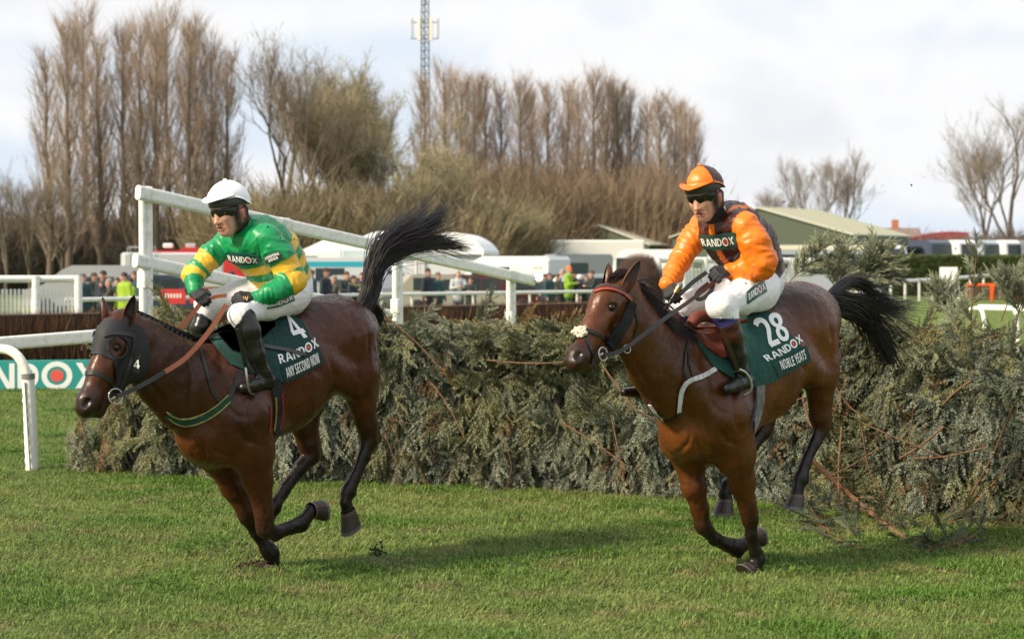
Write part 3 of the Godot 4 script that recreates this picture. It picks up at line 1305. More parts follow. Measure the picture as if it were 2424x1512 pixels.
func build_board_and_hedges() -> void:
	# advertising board in the grass on the left
	var A := at(-330, 937, 26.4)
	var B := at(420, 928, 27.2)
	A.y = 0; B.y = 0
	var along := (B - A).normalized()
	var out := Vector3(-along.z, 0, along.x)
	if out.z < 0: out = -out
	var mid := (A + B) * 0.5
	var bs := Basis(along, Vector3.UP, along.cross(Vector3.UP))
	var root := thing("advertising_board", "low teal advertising board with white lettering in the grass on the left", "sign", mid, bs)
	var b := MB.new()
	b.col = Color(0.025, 0.30, 0.27)
	b.cbox(Transform3D(Basis(), Vector3(0, 0.235, 0)), Vector3((B - A).length(), 0.45, 0.06), 0.006)
	bit(root, "panel", b, M.satin)
	var c := bs.inverse() * (at(45, 897, 26.8) - mid)
	var t := Transform3D(Basis(), Vector3(c.x, 0.235, 0.034))
	var lg := logo_tris(0.1)
	for k in lg[3].size():
		b = MB.new()
		flat_text(b, lg[3][k], t, 0.37, Color(0.82, 0.84, 0.82), 1.05)
		bit(root, "letter", b, M.satin)
	b = MB.new()
	flat_text(b, lg[1], t, 0.37, Color(0.75, 0.10, 0.08), 1.05)
	bit(root, "red_dot", b, M.satin)

	# brown birch fence behind it
	var L := at(-250, 733, 28.0)
	var R := at(1560, 706, 42.0)
	L.y = 0; R.y = 0
	root = thing("birch_hedge", "long low clipped fence of brown birch twigs running behind the spruce fence", "hedge", L)
	along = (R - L).normalized()
	out = Vector3(-along.z, 0, along.x)
	if out.z < 0: out = -out
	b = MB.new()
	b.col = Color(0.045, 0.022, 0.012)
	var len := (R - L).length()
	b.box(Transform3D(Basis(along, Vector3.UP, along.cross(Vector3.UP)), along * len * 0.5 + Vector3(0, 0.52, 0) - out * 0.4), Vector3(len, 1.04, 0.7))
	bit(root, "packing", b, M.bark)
	rng.seed = 5
	b = MB.new()
	for i in 26000:
		var p := along * rnd(0, len) + out * rnd(-0.75, 0.06)
		var top := rnd(0.75, 1.14)
		var base := Vector3(p.x, rnd(0.0, 0.75), p.z)
		if p.dot(out) < -0.05: base.y = 0.8
		b.col = Color(0.11, 0.050, 0.022).lerp(Color(0.24, 0.115, 0.05), rnd(0, 1) * rnd(0, 1)) * rnd(0.5, 1.3)
		if rnd(0, 1) < 0.012: b.col = Color(0.55, 0.35, 0.2)
		b.spike(base, Vector3(p.x + rnd(-0.12, 0.12), maxf(top, base.y + 0.2), p.z + rnd(-0.08, 0.1)), rnd(0.005, 0.011))
	bit(root, "birch_twigs", b, M.twig, "stuff")

	# the rounded dark birch brush just left of the second rider
	root = thing("birch_brush", "dark rounded clump of birch brush between the second horse's ears and rider", "hedge", at(1500, 640, 39.0) * Vector3(1, 0, 1))
	b = MB.new()
	for i in 5200:
		var a := rnd(0, TAU)
		var r := sqrt(rnd(0, 1))
		var p := Vector3(cos(a) * r * 0.50 + 0.12, 0, sin(a) * r * 0.45)
		var topy := 2.13 - 0.42 * pow(r, 3.0) + rnd(-0.09, 0.05)
		b.col = Color(0.095, 0.055, 0.045) * rnd(0.5, 1.5)
		b.spike(Vector3(p.x * 0.92, rnd(0.2, 1.5), p.z * 0.92), Vector3(p.x * 1.03 + rnd(-0.06, 0.06), topy, p.z), 0.008)
	bit(root, "birch_twigs", b, M.twig, "stuff")
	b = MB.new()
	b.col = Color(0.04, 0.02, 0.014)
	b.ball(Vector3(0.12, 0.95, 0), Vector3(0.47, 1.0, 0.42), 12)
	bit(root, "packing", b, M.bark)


# ------------------------------------------------------------------ trees
func poplar_meshes(seed_: int, H: float, wide: float) -> Array:
	rng.seed = seed_
	var t := MB.new()
	var cr := MB.new()
	t.col = Color(0.17, 0.13, 0.10)
	var lean := Vector3(rnd(-0.02, 0.02), 0, rnd(-0.02, 0.02))
	var tp := []
	var tr := []
	for i in 9:
		var h := H * 0.97 * i / 8.0
		tp.append(Vector3(lean.x * h + rnd(-0.08, 0.08), h, lean.z * h + rnd(-0.08, 0.08)))
		tr.append(lerpf(0.30, 0.025, pow(i / 8.0, 0.8)))
	t.tube(tp, tr, 7)
	for i in 120:
		var f := pow(rnd(0.0, 1.0), 0.85)
		var h := H * lerpf(0.10, 0.93, f)
		var k := h / (H * 0.97) * 8.0
		var p: Vector3 = tp[int(k)].lerp(tp[mini(int(k) + 1, 8)], k - int(k))
		var a := rnd(0, TAU)
		var l := H * lerpf(0.30, 0.10, f) * rnd(0.6, 1.15)
		var o := Vector3(cos(a), 0, sin(a))
		var tilt := rnd(0.22, 0.42) * wide
		var pts := [p, p + o * l * tilt * 0.5 + Vector3(0, l * 0.3, 0), p + o * l * tilt * 0.8 + Vector3(0, l * 0.65, 0), p + o * l * tilt * rnd(0.85, 1.1) + Vector3(0, l, 0)]
		cr.col = Color(0.27, 0.205, 0.155) * rnd(0.7, 1.25)
		var r0 := lerpf(0.055, 0.02, f)
		cr.tube(pts, [r0, r0 * 0.7, r0 * 0.45, 0.006], 3, false)
		for j in 24:
			var q := rnd(0.15, 1.0) * 2.99
			var s: Vector3 = pts[int(q)].lerp(pts[int(q) + 1], q - int(q))
			var d := (Vector3(0, 1.0, 0) + o * rnd(-0.1, 0.6) + rdir() * 0.55).normalized()
			cr.col = Color(0.36, 0.275, 0.205) * rnd(0.65, 1.25)
			cr.spike(s, s + d * rnd(0.5, 1.7), rnd(0.007, 0.012))
	return [t, cr]


func grow(t: MB, cr: MB, p: Vector3, d: Vector3, l: float, r: float, depth: int, spread: float, up: float, tone: Color, leaf: float, leafcol: Color) -> void:
	var e := p + d * l
	var mid := p + d * l * 0.5 + rdir() * l * 0.07
	var b := t if depth <= 1 else cr
	b.col = tone * rnd(0.8, 1.2)
	if depth >= 4: b.spike(p, e, r)
	else: b.tube([p, mid, e], [r, r * 0.82, r * 0.64], 6 if depth < 2 else 3, false)
	if depth >= 3 and leaf > 0.0:
		for i in int(leaf):
			var q := p.lerp(e, rnd(0, 1.1)) + rdir() * rnd(0, 0.35)
			var u := rdir() * rnd(0.03, 0.065)
			var w := u.cross(rdir()).normalized() * 0.03
			cr.col = leafcol * rnd(0.6, 1.35)
			cr.tri(q - u, q + w, q + u)
	if depth >= 3:      # fine twigs
		for i in 4:
			var q := p.lerp(e, rnd(0.2, 1.0))
			cr.col = tone * rnd(1.0, 1.6)
			cr.spike(q, q + (d + rdir() * 0.9 + Vector3(0, 0.2, 0)).normalized() * rnd(0.25, 0.8), 0.008)
	if depth >= 5: return
	var kids := rng.randi_range(3, 4) if depth < 2 else rng.randi_range(3, 5)
	for i in kids:
		var nd := (d + rdir() * spread + Vector3(0, up, 0)).normalized()
		var s := p.lerp(e, 1.0 if i == 0 else rnd(0.45, 1.0))
		grow(t, cr, s, nd, l * rnd(0.6, 0.86), r * (0.62 if i == 0 else 0.45), depth + 1, spread, up, tone, leaf, leafcol)


func tree_at(called: String, label: String, group: String, meshes: Array, px: float, depth: float, sc: Vector3, turn: float, base := 0.0) -> Node3D:
	var o := thing(called, label, "tree", Vector3(gx(px, depth), base, -depth), Basis(Vector3.UP, turn).scaled(sc), group)
	part(o, "trunk", meshes[0], M.bark)
	part(o, "crown", meshes[1], M.twig)
	return o


func build_trees() -> void:
	var pop := []
	for k in 5:
		var m := poplar_meshes(200 + k, 19.0, 0.85 + 0.12 * (k % 3))
		pop.append([m[0].mesh(), m[1].mesh()])
	rng.seed = 31
	var i := 0
	for q in [[118, 120], [162, 60], [205, 22], [243, 85], [292, 60], [325, 40], [368, 75], [402, 22], [440, 50], [472, 60], [505, 85], [533, 130]]:
		var d := 135.0 + rnd(-7, 7)
		var H: float = (640.0 - q[1]) / FOCAL * d + CAM_H
		var s: float = H / 19.0
		tree_at("poplar_tree", "tall bare brown poplar in the left group, number %s from the left" % ["one", "two", "three", "four", "five", "six", "seven", "eight", "nine", "ten", "eleven", "twelve"][i], "tall bare poplars on the left", pop[i % 5], q[0], d, Vector3(s * 1.2, s, s * 1.2), rnd(0, TAU))
		i += 1
	i = 0
	for q in [[1010, 175], [1046, 158], [1085, 178], [1118, 188], [1152, 183], [1192, 195], [1228, 188], [1262, 212], [1300, 205], [1335, 196], [1370, 205], [1400, 172], [1432, 186], [1462, 205], [1496, 210], [1530, 232], [1560, 228], [1592, 238], [1618, 255], [1640, 275]]:
		var d := 178.0 + rnd(-8, 8)
		var H: float = (640.0 - q[1]) / FOCAL * d + CAM_H
		var s: float = H / 19.0
		tree_at("poplar_tree", "bare brown poplar in the long row right of the mast, %s" % ["first at the mast's foot", "second from the mast", "third from the mast", "fourth from the mast", "fifth from the mast", "sixth from the mast", "seventh from the mast", "eighth from the mast", "ninth from the mast", "tenth from the mast", "tenth from its right end", "tallest, ninth from its end", "eighth from its right end", "seventh from its right end", "sixth from its right end", "fifth from its right end", "fourth from its right end", "third from its right end", "next to last", "last, above the orange cap"][i], "bare poplars in the row right of the mast", pop[(i * 2) % 5], q[0], d, Vector3(s * 1.25, s, s * 1.25), rnd(0, TAU))
		i += 1
	# spreading bare trees
	var bare := []
	for k in 3:
		rng.seed = 300 + k
		var t := MB.new()
		var cr := MB.new()
		grow(t, cr, Vector3.ZERO, Vector3(0.05, 1, 0).normalized(), 4.2, 0.24, 0, 0.62, 0.28, Color(0.15, 0.12, 0.085), 1.5, Color(0.25, 0.2, 0.11))
		bare.append([t.mesh(), cr.mesh()])
	rng.seed = 33
	tree_at("bare_tree", "spreading bare tree left of the mast, with a crooked double trunk", "", bare[0], 668, 112, Vector3(1.2, 1.28, 1.2), 0.6)
	tree_at("bare_tree", "thin bare tree behind the white capped rider's shoulder", "", bare[1], 735, 118, Vector3(1.05, 1.2, 1.05), 2.0)
	tree_at("bare_tree", "small bare tree left of the poplars at the picture's left edge", "", bare[2], 10, 118, Vector3(0.62, 0.66, 0.62), 1.0)
	tree_at("bare_tree", "small brown bare tree just left of the first poplar", "", bare[1], 72, 122, Vector3(0.6, 0.66, 0.6), 4.0)
	tree_at("bare_tree", "low bare tree in front of the left poplars' trunks", "", bare[0], 150, 120, Vector3(0.55, 0.62, 0.55), 3.0)
	tree_at("bare_tree", "large bare tree above the pale shed roof, right one of the pair", "", bare[2], 2008, 205, Vector3(1.2, 1.22, 1.2), 3.3)
	tree_at("bare_tree", "bare tree above the pale shed roof, left one of the pair", "", bare[0], 1922, 210, Vector3(1.1, 1.2, 1.1), 5.0)
	tree_at("bare_tree", "smaller grey bare tree behind the orange sleeved rider's shoulder", "", bare[1], 1838, 225, Vector3(0.95, 1.0, 0.95), 1.5)
	tree_at("bare_tree", "low leaning bare tree at the right end of the pale shed roof", "", bare[1], 2062, 205, Vector3(0.55, 0.52, 0.55), 0.4)
	tree_at("bare_tree", "big bare tree at the right edge of the picture", "", bare[2], 2395, 200, Vector3(1.55, 1.64, 1.55), 1.9)
	tree_at("bare_tree", "slimmer bare tree left of the big one at the right edge", "", bare[0], 2335, 208, Vector3(1.15, 1.28, 1.15), 4.2)
	# olive trees in bud
	var bud := []
	for k in 2:
		rng.seed = 320 + k
		var t := MB.new()
		var cr := MB.new()
		grow(t, cr, Vector3.ZERO, Vector3(-0.04, 1, 0).normalized(), 3.6, 0.26, 0, 0.62, 0.34, Color(0.23, 0.20, 0.13), 15.0, Color(0.36, 0.32, 0.17))
		bud.append([t.mesh(), cr.mesh()])
	rng.seed = 35
	var words := ["olive budding tree left of the mast, tallest of its clump", "olive budding tree close to the mast's left", "olive budding tree in front of the bare spreading tree", "broad olive tree at the foot of the mast", "low yellow-olive tree above the black tail's tip", "low rust-tinged olive bush tree right of the tail's tip"]
	i = 0
	for q in [[785, 128, 122, 1.0], [872, 120, 126, 1.0], [835, 190, 120, 1.3], [945, 175, 124, 1.15], [1030, 330, 110, 1.7], [1105, 430, 108, 1.7]]:
		var H: float = (640.0 - q[1]) / FOCAL * q[2] + CAM_H
		var s: float = H / 11.4
		tree_at("budding_tree", words[i], "", bud[i % 2], q[0], q[2], Vector3(s * q[3], s, s * q[3]), rnd(0, TAU))
		i += 1
	# dense brown undergrowth along the tree line, nobody could count it
	rng.seed = 340
	var b := MB.new()
	for k in 420:
		var p := Vector3(rnd(-1.1, 1.1), 0, rnd(-0.8, 0.8))
		var d := (Vector3(p.x * 0.35, 1, p.z * 0.35) + rdir() * 0.28).normalized()
		var l := rnd(1.6, 4.2)
		b.col = Color(1, 1, 1) * rnd(0.55, 1.3)
		b.spike(p, p + d * l, rnd(0.02, 0.04))
		for j in 4:
			var s := p + d * l * rnd(0.3, 1.0)
			b.spike(s, s + (d + rdir() * 0.8).normalized() * rnd(0.4, 1.1), 0.018)
	var bush := b.mesh()
	var xf := []
	var tint := []
	for k in 460:
		var px := rnd(-80, 620) if k < 260 else rnd(-900, -80)
		var d := rnd(138, 156)
		xf.append(Transform3D(Basis(Vector3.UP, rnd(0, TAU)).scaled(Vector3(1.4, rnd(0.9, 1.55), 1.4)), Vector3(gx(px, d), 0, -d)))
		tint.append(Color(0.12, 0.10, 0.082) * rnd(0.7, 1.3))
	for k in 330:
		var px := rnd(560, 1180)
		var d := rnd(106, 132)
		xf.append(Transform3D(Basis(Vector3.UP, rnd(0, TAU)).scaled(Vector3(1.5, rnd(0.9, 1.7), 1.5)), Vector3(gx(px, d), 0, -d)))
		tint.append(Color(0.22, 0.18, 0.10) * rnd(0.7, 1.2))
	for k in 260:
		var px := rnd(1090, 1640)
		var d := rnd(165, 195)
		xf.append(Transform3D(Basis(Vector3.UP, rnd(0, TAU)).scaled(Vector3(1.7, rnd(1.4, 2.9) * (1.0 - 0.25 * smoothstep(1560, 1640, px)), 1.7)), Vector3(gx(px, d), 0, -d)))
		tint.append(Color(0.235, 0.17, 0.11) * rnd(0.75, 1.2))
	for k in 90:
		var px := rnd(2130, 2560)
		var d := rnd(195, 240)
		xf.append(Transform3D(Basis(Vector3.UP, rnd(0, TAU)).scaled(Vector3(1.6, rnd(1.0, 1.5), 1.6)), Vector3(gx(px, d), 0, -d)))
		tint.append(Color(0.16, 0.12, 0.09) * rnd(0.75, 1.2))
	var th := scatter(self, "undergrowth", bush, M.twig, xf, tint)
	tag(th, "dense brown undergrowth of bare twigs along the foot of the trees", "undergrowth")
	# far hills
	b = MB.new()
	var f := FastNoiseLite.new()
	f.seed = 8
	f.frequency = 0.0016
	b.col = Color(0.11, 0.11, 0.095)
	var prev := []
	for k in 121:
		var x := lerpf(-1400, 1700, k / 120.0)
		var hgt := 50.0 + f.get_noise_1d(x) * 16.0 + f.get_noise_1d(x * 9.0) * 7.0
		var row := [Vector3(x, 0, -2300), Vector3(x, hgt * 0.55, -2480), Vector3(x, hgt, -2750), Vector3(x, 0, -3300)]
		if prev.size():
			for j in 3: b.quad(prev[j], row[j], row[j + 1], prev[j + 1])
		prev = row
	bit(self, "hills", b, M.matte, "structure")


# ------------------------------------------------------------------ horses
class Frame:      # a place on the turf with the horse's own axes: x forward, y up, z to its right
	var o: Vector3
	var f: Vector3
	var l: Vector3
	var cam: Vector3
	var cb: Basis
	func hp(px: float, py: float, lat: float) -> Vector3:     # point in the plane that far to the horse's left
		var d := cb * Vector3((px - 1211.5) / 4420.0, -(py - 756.0) / 4420.0, -1.0)
		var k := (lat - (cam - o).dot(l)) / d.dot(l)
		var p := cam + d * k - o
		return Vector3(p.dot(f), p.y, -lat)
	func at3(q: Array) -> Vector3:
		return hp(q[0], q[1], q[2])
	func basis() -> Basis:
		return Basis(f, Vector3.UP, -l)


func frame(px: float, py: float, lat: float, deg: float) -> Frame:
	var t := deg_to_rad(deg)
	var fr := Frame.new()
	fr.f = Vector3(-cos(t), 0, sin(t))
	fr.l = Vector3(sin(t), 0, cos(t))
	fr.o = ground_at(px, py) - fr.l * lat
	fr.cam = Vector3(0, CAM_H, 0)
	fr.cb = cam_basis
	return fr


func hchain(fd: Field, fr: Frame, pts: Array, k := -1.0, s := 1.0, cols: Array = []) -> void:     # rows of [px, py, lat, radius]
	for i in pts.size() - 1:
		if cols.size(): fd.col = cols[mini(i, cols.size() - 1)]
		fd.add(fr.at3(pts[i]), fr.at3(pts[i + 1]), pts[i][3], pts[i + 1][3], k, Vector3(0, 0, 1), s)


func head_prims(fd: Field, fr: Frame, J: Dictionary, coat: Color, dark: Color, k := 0.05) -> void:
	var z := Vector3(0, 0, 1)
	fd.col = coat
	var poll := fr.at3(J.poll)
	var brow := fr.at3(J.brow)
	var nose := fr.at3(J.nose)
	var muz := fr.at3(J.muzzle)
	var chin := fr.at3(J.chin)
	var jaw := fr.at3(J.jaw)
	var dn := (muz - brow).normalized()              # down the face
	var fw := Vector3(-dn.y, dn.x, 0)                # out of the forehead
	if fw.x < 0: fw = -fw
	fd.add(poll, brow, 0.080, 0.092, k, z, 0.85)
	fd.add(brow, nose, 0.090, 0.066, k, z, 0.78)
	fd.add(brow + fw * 0.035, nose + fw * 0.018, 0.050, 0.040, 0.04, z, 1.0)
	for s in [-1.0, 1.0]:
		fd.add(jaw + Vector3(0, 0.01, 0.045 * s), jaw + dn * -0.03 + Vector3(0, 0.04, 0.045 * s), 0.072, 0.07, 0.03, z, 0.55)     # round cheek
		fd.add(brow + dn * 0.03 + Vector3(0, 0, 0.066 * s) + fw * 0.005, brow + dn * 0.16 + Vector3(0, 0, 0.052 * s), 0.026, 0.018, 0.03)  # cheekbone ridge
	fd.add(jaw, chin.lerp(jaw, 0.3), 0.058, 0.040, k, z, 0.75)
	fd.add(nose, muz - dn * 0.02, 0.064, 0.058, k, z, 0.85)
	fd.col = dark
	fd.add(muz, muz + dn * 0.03, 0.057, 0.049, 0.05, z, 0.95)
	for s in [-1.0, 1.0]:
		fd.add(muz + fw * 0.022 + Vector3(0, 0, 0.028 * s) - dn * 0.01, muz + fw * 0.018 + Vector3(0, 0, 0.030 * s) + dn * 0.03, 0.030, 0.026, 0.02)   # nostril rims
	fd.add(chin, chin.lerp(muz, 0.35) + dn * 0.01, 0.036, 0.034, 0.03, z, 0.9)
	fd.add(chin - dn * 0.06 - fw * 0.005, chin, 0.034, 0.034, 0.03, z, 0.9)
	for s in [-1.0, 1.0]:      # nostrils and eye sockets
		fd.col = Color(0.008, 0.005, 0.004)
		var q := muz + fw * 0.042 + Vector3(0, 0, 0.046 * s) + dn * 0.002
		fd.add(q, q + dn * 0.026 + Vector3(0, 0, -0.008 * s), 0.0145, 0.012, 0.012, z, 1.0, -1)
		fd.col = dark * 1.5
		var ep := brow + dn * 0.045 + Vector3(0, 0, 0.088 * s) + fw * 0.024
		fd.add(ep, ep + dn * 0.012, 0.020, 0.020, 0.02, z, 1.0, -1)
		fd.col = coat * 0.55
		fd.add(ep - dn * 0.022 + Vector3(0, 0, -0.016 * s), ep + Vector3(0, 0, -0.012 * s) - dn * 0.016 - fw * 0.02, 0.015, 0.012, 0.012)    # brow over the eye
	# the mouth
	fd.col = dark * 0.5
	for s in [-1.0, 1.0]:
		var m0 := muz.lerp(chin, 0.55) + Vector3(0, 0, 0.05 * s)
		fd.add(m0 + dn * 0.03, m0 - dn * 0.075 - fw * 0.0, 0.004, 0.004, 0.006, z, 1.0, -1)


func tendon(fd: Field, fr: Frame, row: Array, from: int) -> void:      # the cord behind the cannon bone, and the two knobs of the fetlock
	for i in range(from, 7):
		var a := fr.at3(row[i])
		var b := fr.at3(row[i + 1])
		var d := (b - a).normalized()
		var rear := Vector3(d.y, -d.x, 0).normalized()
		var o: float = row[i][3] * 0.72
		fd.add(a + rear * o, b + rear * (row[i + 1][3] * 0.72), 0.016, 0.017, 0.008)
		if i == 6:
			for s in [-1.0, 1.0]: fd.add(b + rear * 0.022 + Vector3(0, 0, 0.018 * s), b + rear * 0.026 + Vector3(0, 0, 0.018 * s) + d * 0.012, 0.019, 0.016, 0.01)


func horse_field(fr: Frame, J: Dictionary, coat: Color, dark: Color) -> Field:
	var fd := Field.new()
	fd.k0 = 0.06
	var z := Vector3(0, 0, 1)
	fd.col = coat
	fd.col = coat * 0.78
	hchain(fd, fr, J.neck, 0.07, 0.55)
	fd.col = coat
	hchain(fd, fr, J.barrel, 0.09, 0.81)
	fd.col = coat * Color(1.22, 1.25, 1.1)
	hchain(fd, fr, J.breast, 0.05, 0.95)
	fd.col = coat
	for leg in ["fore_l", "fore_r"]:
		fd.col = coat
		hchain(fd, fr, J[leg].slice(0, 3), 0.055, 0.8, [coat])
		hchain(fd, fr, J[leg].slice(2, 4), 0.04, 0.9, [coat])
		hchain(fd, fr, J[leg].slice(3, 5), 0.03, 0.95, [coat.lerp(dark, 0.75)])
		hchain(fd, fr, J[leg].slice(4), 0.022, 0.8, [dark])
		tendon(fd, fr, J[leg], 5)
	for leg in ["hind_l", "hind_r"]:
		hchain(fd, fr, J[leg].slice(0, 3), 0.07, 0.85, [coat])
		hchain(fd, fr, J[leg].slice(2, 5), 0.04, 0.9, [coat, coat.lerp(dark, 0.6)])
		hchain(fd, fr, J[leg].slice(4), 0.022, 0.78, [dark])
		tendon(fd, fr, J[leg], 5)
	fd.col = dark
	for q in J.extra:      # points of hock, back of knees and fetlocks: [px, py, lat, r, px, py, r]
		fd.add(fr.hp(q[0], q[1], q[2]), fr.hp(q[4], q[5], q[2]), q[3], q[6], 0.03, z, 0.7)
	fd.col = coat
	for q in J.muscle:
		fd.add(fr.hp(q[0], q[1], q[2]), fr.hp(q[4], q[5], q[6]), q[3], q[7], 0.035, z, 0.7)
	head_prims(fd, fr, J, coat, dark)
	return fd


func ear(p: Vector3, tip: Vector3, side: float, open_: Vector3) -> MB:
	var b := MB.new()
	var d := tip - p
	var u := d.cross(open_).normalized()
	var w := open_.normalized()
	var rows := []
	var seg := 12
	for i in 9:
		var t := i / 8.0
		var r := 0.034 * pow(sin(PI * clampf(0.22 + t * 0.78, 0, 1)), 0.7) + 0.001
		var row := []
		for k in seg + 1:
			var a := lerpf(-2.3, 2.3, float(k) / seg)      # a curled leaf, open towards w
			row.append(p + d * t + u * (sin(a) * r) - w * (cos(a) * r * 0.75) + w * t * t * 0.012)
		rows.append(row)
	for pass_ in 2:
		for i in 8:
			for k in seg:
				b.col = (Color(1, 1, 1) if pass_ == 0 else Color(0.35, 0.3, 0.3)) * lerpf(1.0, 0.25, smoothstep(0.55, 1.0, (i + 1) / 8.0))
				var inn := 0.0035 * pass_
				var A: Array = []
				for q in [[i, k], [i, k + 1], [i + 1, k + 1], [i + 1, k]]:
					var ct: Vector3 = p + d * (q[0] / 8.0)
					var x: Vector3 = rows[q[0]][q[1]]
					A.append(x + (ct - x).normalized() * inn)
				if pass_ == 0: b.quad(A[0], A[1], A[2], A[3])
				else: b.quad(A[3], A[2], A[1], A[0])
	return b


func hoof(a: Vector3, e: Vector3, r0: float, r1: float, toe: Vector3) -> MB:      # from coronet to sole; toe = direction the toe points
	var b := MB.new()
	var d := (e - a).normalized()
	toe = (toe - d * toe.dot(d)).normalized()
	var bs := Basis(toe, -d, toe.cross(-d))
	var rows := []
	for i in 7:
		var t := i / 6.0
		var r := lerpf(r0, r1, t) * (1.03 if i == 0 else 1.0)
		if i == 6: r *= 0.93
		var row := []
		for k in 20:
			var an := TAU * k / 20
			var q := Vector3(cos(an) * r * (1.12 if cos(an) > 0 else 0.92), 0, sin(an) * r * 0.92)
			q.x += t * 0.034 if cos(an) > -0.2 else t * 0.018
			row.append(a.lerp(e, t if i < 6 else 1.02) + bs * q)
		rows.append(row)
	for i in 6:
		b.col = Color(0.040, 0.026, 0.020) if i > 0 else Color(0.085, 0.055, 0.042)
		if i == 5: b.col = Color(0.12, 0.11, 0.10)
		for k in 20:
			var j := (k + 1) % 20
			b.quad(rows[i][k], rows[i][j], rows[i + 1][j], rows[i + 1][k])
	b.col = Color(0.06, 0.045, 0.035)
	for k in 20:
		b.tri(rows[6][(k + 1) % 20], rows[6][k], e - d * 0.012)
	return b


func strands(b: MB, spine: Array, rad: Array, count: int, tint: Color, stray := 0.3, thick := 0.003) -> void:
	# hair that follows a spine of points; rad = half width of the lock along it
	var m := spine.size()
	for i in count:
		var a := rnd(0, TAU)
		var q := sqrt(rnd(0, 1))
		var start := int(rnd(0, 0.30) * m) if rnd(0, 1) < 0.75 else int(rnd(0, 0.6) * m)
		var stop := int(m * rnd(0.72, 1.0))
		if stop - start < 4: continue
		var wild := rdir() * stray * (pow(rnd(0, 1), 3.0))
		var ph := rnd(0, TAU)
		var pts := []
		var rr := []
		for k in range(start, stop):
			var t := float(k) / (m - 1)
			var d: Vector3 = (spine[mini(k + 1, m - 1)] - spine[maxi(k - 1, 0)]).normalized()
			var u := d.cross(Vector3(0.1, 0.2, 1.0)).normalized()
			var w := d.cross(u)
			var r := lerpf(rad[int(t * (rad.size() - 1))], rad[mini(int(t * (rad.size() - 1)) + 1, rad.size() - 1)], fposmod(t * (rad.size() - 1), 1.0))
			var s := float(k - start) / (stop - start)
			pts.append(spine[k] + (u * cos(a + s * 0.5) + w * sin(a + s * 0.5) * 0.6) * r * q + wild * s * s + u * sin(ph + t * 7.0) * 0.012 * t)
			rr.append(thick * (1.0 - 0.75 * s))
		b.col = tint * rnd(0.4, 1.5)
		b.tube(pts, rr, 3, false)


func groove(fd: Field, fr: Frame, px: Array, width: float, depth: float) -> void:      # a furrow (or a vein, with depth below 0) along a line on the body
	var pts := []
	for i in px.size() - 1:
		var L := fd.near(fr.hp(px[i][0], px[i][1], 0.15), 0.45)
		for k in 4:
			var q := Vector2(px[i][0], px[i][1]).lerp(Vector2(px[i + 1][0], px[i + 1][1]), k / 4.0)
			pts.append(cast(fd, fr, q.x, q.y, 0.0, L))
	var lo: Vector3 = pts[0]
	var hi: Vector3 = pts[0]
	for p in pts:
		lo = lo.min(p); hi = hi.max(p)
	var box := AABB(lo, hi - lo).grow(width * 2.5)
	for i in fd.V.size():
		var v := fd.V[i]
		if not box.has_point(v): continue
		var best := 1e9
		var at_ := 0.0
		for k in pts.size() - 1:
			var ab: Vector3 = pts[k + 1] - pts[k]
			var t := clampf((v - pts[k]).dot(ab) / maxf(ab.length_squared(), 1e-9), 0, 1)
			var d: float = (v - pts[k] - ab * t).length()
			if d < best:
				best = d
				at_ = (k + t) / (pts.size() - 1)
		var s := exp(-pow(best / width, 2.0)) * sin(PI * clampf(at_ * 0.9 + 0.05, 0, 1))
		fd.V[i] = v - fd.N[i] * depth * s


func finish_body(fd: Field, seed_: int) -> void:
	fd.relax(1, 0.4)
	var f := FastNoiseLite.new()
	f.seed = seed_
	f.frequency = 9.0
	f.fractal_octaves = 3
	var g := FastNoiseLite.new()
	g.seed = seed_ + 1
	g.frequency = 3.2
	for i in fd.V.size():
		var p := fd.V[i]
		fd.V[i] = p + fd.N[i] * (f.get_noise_3dv(p) * 0.0035 + f.get_noise_3dv(p * Vector3(3.0, 0.9, 3.0) + Vector3(2, 0, 0)) * 0.0032 + g.get_noise_3dv(p) * 0.008)
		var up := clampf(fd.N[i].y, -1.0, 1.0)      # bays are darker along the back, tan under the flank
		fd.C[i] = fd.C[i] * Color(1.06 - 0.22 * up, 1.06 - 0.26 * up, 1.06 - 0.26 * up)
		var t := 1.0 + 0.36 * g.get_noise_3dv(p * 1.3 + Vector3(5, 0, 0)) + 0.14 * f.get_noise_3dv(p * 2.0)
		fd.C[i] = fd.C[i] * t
	fd.normals()


func horse_eye(root: Node3D, fr: Frame, J: Dictionary) -> void:
	var brow := fr.at3(J.brow)
	var muz := fr.at3(J.muzzle)
	var dn := (muz - brow).normalized()
	var fw := Vector3(-dn.y, dn.x, 0)
	if fw.x < 0: fw = -fw
	for s in [-1.0, 1.0]:
		var b := MB.new()
		b.col = Color(0.008, 0.005, 0.004)
		var ep := brow + dn * 0.048 + Vector3(0, 0, 0.063 * s) + fw * 0.018
		b.ball(ep, Vector3(0.021, 0.021, 0.021), 16)
		bit(root, "eye", b, M.gloss)


